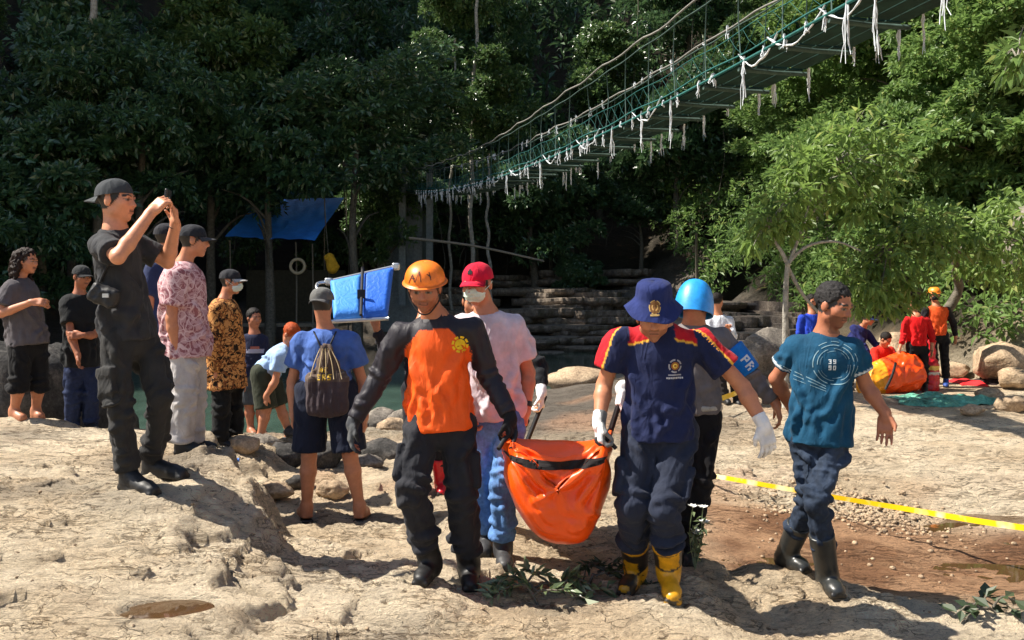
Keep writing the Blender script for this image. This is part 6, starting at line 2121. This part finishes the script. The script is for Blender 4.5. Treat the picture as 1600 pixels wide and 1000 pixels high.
# printed patch on the boy's tee
o = PP['boy']; p = cast(o, 398, 548)
if p is not None:
    decal('shirt_print', o['top_bvh'], rect_polys(-.10, -.03, .10, .02, C(150, 150, 170), 5, 2) + rect_polys(-.05, .02, .05, .05, C(150, 90, 80), 3, 1), p, (1, 0, 0), (0, 0, 1), (0, 1, 0), o['top'], o['loc'], M['cloth'], .004)

# ---------------------------------------------------------------- things they carry
# phone
o = PP['photo']; c = P(262, 309, 4.75 + .02)
R_ = np.array([U((-.25, 1, .05)), U((.10, .0, 1)), U((1, .22, -.1))]); R_[2] = np.cross(R_[0], R_[1]); R_[1] = np.cross(R_[2], R_[0])
B = Blend(); B.box(c, R_, (.078, .038, .002), .006, .004); v, f, _ = B.mesh(.004)
ph = empty('phone', c); tag(ph, 'dark phone held up in both hands to film', 'phone')
mesh_obj('casing', v, f, M['plastic'], ph, c, colors=np.tile(np.array((.015, .015, .018)), (len(v), 1)))
v, f = box_vf(c + R_[2] * .0085, (.006, .006, .002), R_); mesh_obj('camera_lens', v, f, M['metal'], ph, c, smooth=False)
v, f = box_vf(c - R_[2] * .0080, (.072, .033, .0012), R_); mesh_obj('screen', v, f, plain_mat('phone_screen', (.02, .022, .026), .08, .6), ph, c, smooth=False)

# sling bag on the photographer
o = PP['photo']; c = cast(o, 168, 462)
c = P(163, 465, 4.60) if c is None else c + np.array([0, -.01, 0])
sl = empty('sling_bag', c); tag(sl, 'small black sling bag hanging at the side of the black tee man', 'bag')
B = Blend(); B.box(c + (0, -.03, 0), frame((0, -1, 0), (.4, 0, 1)), (.055, .012, .032), .016, .01); v, f, _ = B.mesh(.008); v = crease(v, f, [c], .008, (14, 14, 10), 5, .8)
mesh_obj('pouch', v, f, M['leather'], sl, c, colors=np.tile(np.array((.016, .016, .018)), (len(v), 1)))
def strap_on(o, pts_px, w, mat, name, parent, loc, off=.008):
    pp = spline(np.array([[a, b_, 0] for a, b_ in pts_px], float), 24)
    L_, R__ = [], []
    for i, q in enumerate(pp):
        h = cast(o, q[0], q[1])
        if h is None: continue
        L_.append(h + (0, -off, 0))
    if len(L_) < 3: return
    v, f = tube_vf(np.array(L_), w, 6); mesh_obj(name, v, f, mat, parent, loc)
strap_on(o, [(158, 440), (172, 410), (190, 385), (205, 368)], .008, M['black'], 'strap', sl, c)
v, f = box_vf(c + (.03, -.075, .0), (.016, .006, .010)); mesh_obj('buckle', v, f, M['metal'], sl, c, smooth=False)

# drawstring bag on the blue shirt
o = PP['backpack']
c = P(512, 612, 6.36 - .20)
bg = empty('drawstring_bag', c); tag(bg, 'grey brown drawstring bag with gold lettering on the blue shirt man', 'bag')
B = Blend(); Rb = np.eye(3)
B.box(c + (0, 0, -.02), Rb, (.105, .025, .105), .03, .03)
B.cone(c + (0, 0, .08), c + (-.01, .01, .30), .115, .028, .05, 0, ((0, 1, 0), 2.0))
B.ell(c + (0, -.01, -.08), Rb, (.13, .07, .09), .04)
v, f, _ = B.mesh(.009); v = crease(v, f, [c + (0, 0, .2), c + (0, 0, .1)], .020, (20, 20, 4), 4, .3, .2)
top = v[:, 2] > c[2] + .075
cl = np.tile(np.array(C(66, 56, 60)), (len(v), 1)); cl[top] = C(88, 74, 66)
mesh_obj('pouch', v, f, M['cloth'], bg, c, colors=cl)
bb = BVHTree.FromPolygons(v.tolist(), f.tolist())
decal('lettering', bb, text_polys('AE', -.045, .135, .036, C(206, 168, 60), .3) + text_polys('ERS', -.060, .085, .040, C(206, 168, 60), .3), c, (1, 0, 0), (0, 0, 1), (0, 1, 0), bg, c, M['cloth'])
for k, dx in enumerate((-.10, -.05, .0, .05, .10)):
    v, f = tube_vf(spline([c + (dx * .35 - .01, -.03, .30), c + (dx * .8, -.055, .20), c + (dx * 1.1, -.062, .09)], 8), .0035, 5); mesh_obj('cord', v, f, plain_mat('pale_cord', C(190, 170, 130)), bg, c)
for sx in (-1, 1):
    pts = []
    for px, py in spline(np.array([(508 + sx * 4, 548, 0), (508 + sx * 12, 530, 0), (508 + sx * 20, 512, 0), (508 + sx * 22, 502, 0)], float), 12)[:, :2]:
        h = cast(o, px, py)
        if h is not None: pts.append(h + (0, -.006, 0))
    if len(pts) > 2:
        pts = [c + (-.01 + sx * .01, -.01, .30)] + pts
        v, f = tube_vf(np.array(pts), .006, 6); mesh_obj('shoulder_cord', v, f, M['black'], bg, c)

# ---------------------------------------------------------------- the orange carry bag between the bearers
M['bag'] = attr_mat('orange_tarpaulin', .38, .5, .07, 6, 60, .12, .003)
def carry_bag(label, c_front, length, half_w, depth, yaw, handles, seed, lean=.02):
    """hammock-like sack: s runs along its length, phi round the section"""
    ns, nph = 150, 180
    s = (np.linspace(0, 1, ns) ** 1.9)[:, None]; ph = np.linspace(0, 2 * math.pi, nph, endpoint=False)[None]
    prof = np.clip(1 - np.abs(2 * s - 1) ** 7.0, 0, 1) ** .24
    prof[0] = prof[-1] = 0.0
    cx, sn = np.cos(ph), np.sin(ph)
    low = sn < 0
    x = half_w * np.sign(cx) * np.abs(cx) ** .72 * np.where(low, 1 - .16 * np.abs(sn) ** 2, 1)
    sag = .015 + .25 * sstep(.11, .30, s)
    z = np.where(low, -depth * (1 - .62 * sstep(.18, .55, s)) * np.abs(sn) ** .88, .03 * np.abs(cx) ** 3 - sag * (1 - np.abs(cx) ** 2.5) - .06 * sstep(.05, .3, s) * np.sin(math.pi * s * 2) ** 2)
    x = x + lean * np.where(low, np.abs(sn) ** 1.5, 0)
    X = prof * x
    zc = -depth * .42
    Z = zc + prof * (z - zc)
    Z = Z - .34 * sstep(.22, .60, s)
    Yl = s * length + 0 * X
    # end panel bulges a little less than the sides
    q = np.stack([X, Yl, Z], -1).reshape(-1, 3)
    f = grid_faces(ns, nph, wrap_v=True)
    n = normals(q, f)
    # tension folds running from the four gripped corners
    for hx in (-1, 1):
        for hy in (0.0, length):
            d = q - np.array([hx * half_w * .97, hy, .0])
            r = np.linalg.norm(d, axis=1)
            a = np.arctan2(d[:, 2], -hx * d[:, 0] + .35 * np.abs(d[:, 1] ))
            wv = (1 - 2 * np.abs(np.sin(a * 8 + 1.5 * noise(q * 5 + seed)))) * np.exp(-r / .30) * sstep(.0, .08, r)
            q = q + n * (.021 * wv)[:, None]
    q = q + n * (.012 * noise(q * np.array((4, 2.5, 4)) + seed) + .010 * (.3 - np.abs(noise(q * np.array((7, 5, 4)) + seed + 5))))[:, None]
    R_ = np.array([[math.cos(yaw), math.sin(yaw), 0], [-math.sin(yaw), math.cos(yaw), 0], [0, 0, 1]])
    v = q @ R_ + c_front
    return v, f
cF = P(872, 688, 4.28)
bag = empty('carry_bag', cF); tag(bag, 'heavy orange carry bag with black strap slung between the bearers', 'carry bag')
v, f = carry_bag('', cF, 1.75, .285, .56, -.02, None, 2.0, .035)
# creases pulled from the two gripped corners across the hanging end
sb = BVHTree.FromPolygons(v.tolist(), f.tolist())
fr_ = np.random.default_rng(17); sg = []
def on_bag(x, z):
    h = sb.ray_cast(Vector((cF[0] + x, cF[1] - .5, cF[2] + z)), Vector((0, 1, 0)), 1.4)
    return None if h[0] is None else np.array(h[0])
for k in range(26):
    sx_ = -1 if k % 2 else 1
    x0, z0_ = sx_ * fr_.uniform(.18, .25), fr_.uniform(-.10, -.03)
    ang = fr_.uniform(.25, 1.45); L_ = fr_.uniform(.16, .42)
    pp = []
    for t in np.linspace(0, 1, 7):
        x = x0 - sx_ * math.cos(ang) * L_ * t; z = z0_ - math.sin(ang) * L_ * t - .05 * t * (1 - t)
        h = on_bag(x, z)
        if h is not None: pp.append(h)
    if len(pp) > 3: sg.append((np.array(pp), fr_.uniform(.010, .020), fr_.uniform(.012, .022)))
for k in range(8):
    x0 = fr_.uniform(-.12, .16); z0_ = fr_.uniform(-.42, -.30)
    pp = [h for h in (on_bag(x0 + fr_.uniform(.05, .1) * t, z0_ - .02 * math.sin(3 * t) - .03 * t) for t in np.linspace(0, 1, 6)) if h is not None]
    if len(pp) > 3: sg.append((np.array(pp), .010, .016))
v = add_folds(v, f, sg)
cl = np.tile(np.array(C(242, 84, 8)), (len(v), 1))
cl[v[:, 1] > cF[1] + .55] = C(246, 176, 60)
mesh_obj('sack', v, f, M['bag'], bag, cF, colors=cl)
sb = BVHTree.FromPolygons(v.tolist(), f.tolist())
pol = []
xs_ = np.linspace(-.262, .255, 61)
def yy(x): return -.092 - .050 * (1 - (x / .26) ** 2)
def ww(x): return .040 * max(.25, 1 - (x / .29) ** 4)
for i in range(60):
    x0, x1 = xs_[i], xs_[i + 1]
    for j in range(3):
        pol.append(([(x0, yy(x0) + ww(x0) * j / 3), (x1, yy(x1) + ww(x1) * j / 3), (x1, yy(x1) + ww(x1) * (j + 1) / 3), (x0, yy(x0) + ww(x0) * (j + 1) / 3)], (.014, .011, .011)))
decal('strap', sb, pol, cF, (1, 0, 0), (0, 0, 1), (0, 1, 0), bag, cF, M['cloth'], .007)
for key, i, cx in (('orange', 1, -.255), ('navy', 0, .255)):
    h = PP[key]['W'][i] + U(SPECS[key][2]['hdir'][i]) * .085
    p = cF + np.array([cx, .03, -.01])
    v, f = tube_vf(spline([p + (-.03, .02, -.04), h + (-.02, .0, .0), h + (.02, .01, .01), p + (.03, .03, -.04)], 16), .011, 7); mesh_obj('handle', v, f, M['black'], bag, cF)
for key, i, cx, cy in (('redcap', 1, -.255, .62), ('helper', 1, -.22, 1.2), ('police', 0, .262, .85)):
    h = PP[key]['W'][i] + U(SPECS[key][2]['hdir'][i]) * .085
    p = cF + np.array([cx, cy, -.06 - .34 * float(sstep(.22, .60, cy / 1.75))])
    v, f = tube_vf(spline([p + (0, -.04, -.02), h + (0, -.01, .0), h + (0, .02, .005), p + (0, .06, -.02)], 16), .012, 7); mesh_obj('handle', v, f, M['black'], bag, cF)

# second bag with the far crew
c2 = P(1392, 566, 14.3); c2[2] = float(terrain(c2[0], 14.4)[0]) + .52
bag2 = empty('carry_bag', c2 - (0, 0, .5)); tag(bag2, 'second orange bag on the ground among the far crew', 'carry bag')
B = Blend()
B.cone(c2 + (-.30, -.05, -.30), c2 + (.30, .10, -.22), .22, .27, .1)
B.cone(c2 + (-.46, -.1, -.42), c2 + (-.2, 0, -.25), .10, .2, .12); B.ball(c2 + (.25, .1, -.08), .20, .15); B.cone(c2 + (0, .05, -.1), c2 + (.1, .05, .02), .16, .08, .12)
B.cut(c2 + (0, 0, -.50), (0, 0, -1), c2 - 1, c2 + 1)
v, f, _ = B.mesh(.018); v = crease(v, f, [c2 + (.2, 0, 0), c2 + (-.4, 0, -.4)], .035, (6, 6, 5), 5, .7, .4)
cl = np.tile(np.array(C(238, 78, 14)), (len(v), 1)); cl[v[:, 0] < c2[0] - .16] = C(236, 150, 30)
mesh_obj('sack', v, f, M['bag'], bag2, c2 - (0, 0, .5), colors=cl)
v, f = tube_vf(spline([c2 + (-.05, -.30, .0), c2 + (-.12, -.33, -.2), c2 + (-.22, -.32, -.42)], 10), .02, 6); mesh_obj('strap', v, f, M['black'], bag2, c2 - (0, 0, .5))

# ---------------------------------------------------------------- folded blue stretcher carried behind
YS = 7.15
A_, B_, C_, D_ = P(514, 440, YS + .12), P(617, 417, YS + .25), P(607, 497, YS - .15), P(520, 502, YS - .30)
st = empty('stretcher', (A_ + C_) / 2); tag(st, 'folded blue padded stretcher with black strap carried above the blue shirt man', 'stretcher')
sl_ = (A_ + C_) / 2
nrm = U(np.cross(B_ - A_, D_ - A_)); nrm = nrm if nrm[1] < 0 else -nrm
def pad(u0, u1, name, cc):
    n_, m_ = 18, 18
    uu = np.linspace(u0, u1, n_); ww_ = np.linspace(0.03, .97, m_)
    UU, WW = np.meshgrid(uu, ww_, indexing='ij')
    pt = ((1 - UU)[..., None] * ((1 - WW)[..., None] * A_ + WW[..., None] * D_) + UU[..., None] * ((1 - WW)[..., None] * B_ + WW[..., None] * C_))
    e = np.minimum(np.minimum((UU - u0), (u1 - UU)) / (u1 - u0), np.minimum(WW - .03, .97 - WW))
    puff = .035 * np.sqrt(np.clip(e / .12, 0, 1))
    front = pt + nrm * (puff + .012)[..., None]; back = pt - nrm * (puff + .012)[..., None]
    V_ = np.concatenate([front.reshape(-1, 3), back.reshape(-1, 3)])
    gfc = grid_faces(n_, m_)
    k = n_ * m_
    edge = [i * m_ for i in range(n_)] + [(n_ - 1) * m_ + j for j in range(1, m_)] + [i * m_ + m_ - 1 for i in range(n_ - 2, -1, -1)] + [j for j in range(m_ - 2, 0, -1)]
    side = [[edge[i] + k, edge[(i + 1) % len(edge)] + k, edge[(i + 1) % len(edge)], edge[i]] for i in range(len(edge))]
    mesh_obj(name, V_, gfc.tolist() + (gfc[:, ::-1] + k).tolist() + side, M['satin'], st, sl_, colors=np.tile(np.array(cc), (len(V_), 1)))
pad(.02, .505, 'pad', C(70, 142, 226)); pad(.53, .98, 'pad', C(44, 104, 206))
def lerp2(u, w): return (1 - u) * ((1 - w) * A_ + w * D_) + u * ((1 - w) * B_ + w * C_)
v, f = tube_vf(np.array([lerp2(t, -.01) for t in np.linspace(-.06, 1.04, 12)]), .014, 8); mesh_obj('frame_tube', v, f, M['metal'], st, sl_)
v, f = tube_vf(np.array([lerp2(t, 1.01) for t in np.linspace(-.04, 1.0, 12)]), .014, 8); mesh_obj('frame_tube', v, f, M['metal'], st, sl_)
v, f = tube_vf(np.array([lerp2(.52, t) + nrm * .055 for t in np.linspace(-.02, 1.02, 10)]), .013, 6); mesh_obj('strap', v, f, M['black'], st, sl_)
v, f = box_vf(lerp2(.52, .62) + nrm * .075, (.03, .012, .035)); mesh_obj('buckle', v, f, M['black'], st, sl_, smooth=False)
v, f = tube_vf(spline([lerp2(-.02, .0), lerp2(-.16, .04) + nrm * .02, lerp2(-.18, .22) + nrm * .03, lerp2(-.05, .3)], 16), .013, 7); mesh_obj('handle', v, f, M['metal'], st, sl_)
for u_ in (0.0, 1.02):
    B = Blend(); B.box(lerp2(u_, 0.0), np.eye(3), (.02, .02, .018), .012, .01); v, f, _ = B.mesh(.008); mesh_obj('corner_fitting', v, f, M['metal'], st, sl_)

# ---------------------------------------------------------------- tape, nets, bottles, cut branches
M['tape'] = None
m, nt, b = new_mat('barrier_tape')
tc = N(nt, 'ShaderNodeTexCoord')
mp = N(nt, 'ShaderNodeMapping'); mp.inputs['Scale'].default_value = (2.2, 1, 1)
nt.links.new(tc.outputs['Object'], mp.inputs['Vector'])
n1 = N(nt, 'ShaderNodeTexNoise', Scale=3.0, Detail=3.0); nt.links.new(mp.outputs[0], n1.inputs['Vector'])
nt.links.new(mix(nt, C(226, 186, 20), C(235, 226, 170), ramp(nt, n1.outputs['Fac'], [(.5, (0, 0, 0)), (.6, (1, 1, 1))])), b.inputs['Base Color'])
b.inputs['Roughness'].default_value = .3
M['tape'] = m
def tape(label, ctrl, w, seed, n=70):
    rs = np.random.default_rng(seed)
    pts = spline(ctrl, n)
    tw = .5 * np.sin(np.linspace(0, 9, n) + seed) * .6
    up = np.stack([0 * tw, np.sin(tw), np.cos(tw)], 1)
    a, c = pts + up * w / 2, pts - up * w / 2
    off = np.array([0, .0015, 0])
    V_ = np.concatenate([a, c, a + off, c + off]); f = []
    for i in range(n - 1):
        f.append([i, i + 1, n + i + 1, n + i]); f.append([2 * n + i, 3 * n + i, 3 * n + i + 1, 2 * n + i + 1])
    o = mesh_obj('barrier_tape', V_, f, M['tape'], loc=pts[0]); tag(o, label, 'tape')
tape('yellow barrier tape stretched over the mud behind the teal shirt man', [P(1085, 738, 7.7), P(1180, 755, 7.3), P(1300, 776, 6.8), P(1420, 796, 6.3), P(1540, 816, 5.8), P(1660, 833, 5.4)], .038, 1)
tape('yellow barrier tape lying on the rock near the man in white shirt', [P(1090, 645, 11.5), P(1115, 628, 11.8), P(1140, 618, 12.2), P(1156, 612, 12.6)], .07, 2, 20)

# green net on the ground and red cloth
M['net'] = plain_mat('green_net', C(96, 160, 138), .6, .3, .75, 7, 30, .8, .05)
def heap(name, label, cat, px0, px1, py, Y, wy, h, mat, seed):
    cx = ((px0 + px1) / 2 - 800) / FPX * Y; rx = (px1 - px0) / 2 / FPX * Y
    n_, m_ = 60, 34
    u_ = np.linspace(-1, 1, n_); w_ = np.linspace(-1, 1, m_)
    UU, WW = np.meshgrid(u_, w_, indexing='ij')
    x = cx + UU * rx * (1 + .15 * np.sin(3 * WW + seed)); y = Y + WW * wy * (1 + .2 * np.sin(2.5 * UU + seed))
    e = np.clip(1 - np.maximum(np.abs(UU), np.abs(WW)) ** 3, 0, 1)
    q = np.stack([x * 2.2, y * 3, 0 * x], -1).reshape(-1, 3) + seed
    z = terrain(x.ravel(), y.ravel()) + .006 + (e.ravel()) * h * (.35 + np.abs(noise(q)) * 1.6 + .4 * noise(q * 3))
    V_ = np.stack([x.ravel(), y.ravel(), np.maximum(z, terrain(x.ravel(), y.ravel()) + .004)], 1)
    o = mesh_obj(name, V_, grid_faces(n_, m_), mat, loc=(cx, Y, float(terrain(cx, Y)[0]))); tag(o, label, cat)
heap('green_net', 'crumpled green net spread on the rock near the far crew', 'net', 1405, 1550, 622, 13.1, .5, .16, M['net'], 3)
heap('red_cloth', 'crumpled red cloth on the ground right of the helmeted crew member', 'cloth', 1490, 1530, 549, 15.3, .3, .10, plain_mat('red_cloth', C(214, 40, 44), .7, .3), 6)
heap('dark_cloth', 'dark crumpled cloth lying beside the red cloth', 'cloth', 1532, 1562, 546, 15.4, .25, .09, plain_mat('dark_cloth', C(48, 36, 34), .8, .3), 9)

# red trouser leg among the crew, simplified to a bag shape
c = P(1452, 600, 14.6); c[2] = float(terrain(c[0], 14.6)[0])
B = Blend(); B.cone(c + (0, 0, .05), c + (.01, 0, .36), .15, .13, .02, 0, None, (0, 0)); B.cone(c + (.01, 0, .34), c + (.03, 0, .78), .10, .055, .06)
v, f, _ = B.mesh(.016); v = crease(v, f, [c + (0, 0, .4)], .025, (9, 9, 9), 4, .5, .3)
cl = np.tile(np.array(C(196, 22, 34)), (len(v), 1)); cl[np.abs(v[:, 2] - c[2] - .36) < .035] = C(226, 190, 80); cl[np.abs(v[:, 2] - c[2] - .28) < .02] = C(190, 190, 180)
gb = mesh_obj('red_trouser_leg', v, f, M['rubber'], loc=c, colors=cl); tag(gb, 'red trouser leg with yellow band, simplified to a bag shape, beside the red shirt', 'bag')

# clear plastic bottle on the rock
c = P(352, 700, 7.6); c[2] = float(terrain(c[0], 7.6)[0]) + .04
m, nt, b = new_mat('clear_plastic'); b.inputs['Base Color'].default_value = (.8, .85, .86, 1); b.inputs['Roughness'].default_value = .12; b.inputs['Transmission Weight'].default_value = .6
n1 = N(nt, 'ShaderNodeTexNoise', Scale=30.0); bump(nt, b, n1.outputs['Fac'], .3, .01)
t = np.array([(0, .028), (.01, .034), (.12, .034), (.15, .026), (.175, .013), (.19, .013)])
v, f = tube_vf(np.array([c + (-.09 + a_, .02 * a_, 0) for a_ in t[:, 0]]), t[:, 1], 14)
bt_ = empty('plastic_bottle', c); tag(bt_, 'clear plastic bottle lying by the feet of the pale trousered man', 'bottle')
mesh_obj('bottle_body', v, f, m, bt_, c); v, f = tube_vf(np.array([c + (.10, 0, 0), c + (.118, 0, 0)]), .016, 12); mesh_obj('cap', v, f, plain_mat('bottle_cap', C(60, 110, 190)), bt_, c)

# cut leafy branches under the bag
M['leaf_cut'] = leaf_mat('leaf_cut_branch', (.07, .11, .05), (.15, .20, .10), (.34, .37, .24), .2, .35, .6)
M['leaf_shade_sprig'] = leaf_mat('leaf_shade_sprig', (.025, .045, .02), (.045, .07, .03), (.08, .1, .05), .2, .45)  # dark leaves: painted shade on the shaded branch, plain colour on the sprig
def branch_pile(name, label, cx, cy, rx, ry, n, ln, wid, mat, seed, hh=.10, stems=7):
    rs = np.random.default_rng(seed)
    z0 = float(terrain(cx, cy)[0])
    root = empty(name, (cx, cy, z0)); tag(root, label, 'branch')
    bs, ds = [], []; st_ = []
    for k in range(stems):
        a = rs.uniform(-.5, .5) + (math.pi if k % 2 else 0)
        L = rx * rs.uniform(.7, 1.1)
        p0 = np.array([cx + rs.normal(0, rx * .15), cy + rs.normal(0, ry * .4), 0])
        p1 = p0 + np.array([math.cos(a) * L, math.sin(a) * L * .5 - .03, 0])
        pts = spline([p0, (p0 + p1) / 2 + rs.normal(0, .03, 3), p1], 10)
        pts[:, 2] = terrain(pts[:, 0], pts[:, 1]) + .012 + hh * np.sin(np.linspace(.3, 3.0, 10)) * rs.uniform(.4, 1)
        st_.append((pts, k))
        v, f = tube_vf(pts, np.linspace(.007, .003, 10), 6); mesh_obj('stem', v, f, M['bark'], root, (cx, cy, z0))
        for j in range(n // stems):
            i = rs.integers(2, 10); bs.append(pts[i])
            t_ = U(pts[min(i, 9)] - pts[i - 1]); sd = np.cross(t_, (0, 0, 1)) * rs.choice([-1, 1])
            ds.append(t_ * .5 + sd * rs.uniform(.4, 1.1) + np.array([0, 0, rs.uniform(-.25, .45)]))
    bs, ds = np.array(bs), np.array(ds)
    v, f = leaves_vf(bs, ds, ln * rs.uniform(.6, 1.2, len(bs)), wid, rs, .08)
    v[:, 2] = np.maximum(v[:, 2], terrain(v[:, 0], v[:, 1]) + .004)
    mesh_obj('leaves', v, f, M[mat], root, (cx, cy, z0), smooth=False)
p = P(846, 908, 4.46); branch_pile('leafy_branch', 'fresh cut leafy branch lying below the orange bag', p[0], p[1], .26, .14, 240, .085, .17, 'leaf_cut', 81, .09, 9)
p = P(938, 905, 4.66); branch_pile('leafy_branch', 'dark feathery branch in the shade behind the yellow boots', p[0], p[1], .24, .14, 300, .06, .14, 'leaf_shade_sprig', 82, .08, 9)  # shade on this part of the pile is painted as darker leaves
p = P(1540, 930, 4.55); branch_pile('leafy_branch', 'broad leaved sprig on the rock below the muddy water', p[0], p[1], .17, .10, 34, .10, .26, 'leaf_shade_sprig', 83, .10, 5)

# white flowering stems beside the officer's leg
c = P(1078, 860, 5.0); z0 = float(terrain(c[0], 4.86)[0]); c = np.array([c[0], 4.86, z0])
fl = empty('flower_spray', c); tag(fl, 'white flowers on leafy stems beside the dark trouser leg', 'flowers')
rs = np.random.default_rng(9)
bs, ds = [], []
for k in range(6):
    tip = c + np.array([rs.uniform(-.05, .06), rs.uniform(-.05, .05), rs.uniform(.10, .36)])
    v, f = tube_vf(spline([c, (c + tip) / 2 + rs.normal(0, .012, 3), tip], 8), .003, 5); mesh_obj('stem', v, f, M['leaf_cut'], fl, c)
    for j in range(9):
        t = rs.uniform(.3, 1); bs.append(c + (tip - c) * t); ds.append(rs.normal(size=3) + (0, 0, .2))
    pv, pf = leaves_vf(np.tile(tip, (7, 1)), np.stack([np.cos(np.arange(7) * .9), np.sin(np.arange(7) * .9), np.full(7, .55)], 1), .034, .32, rs)
    mesh_obj('blossom', pv, pf, plain_mat('white_petal', (.75, .76, .72), .6, .3, .05), fl, c, smooth=False)
v, f = leaves_vf(np.array(bs), np.array(ds), .05, .22, rs); mesh_obj('leaves', v, f, M['leaf_cut'], fl, c, smooth=False)
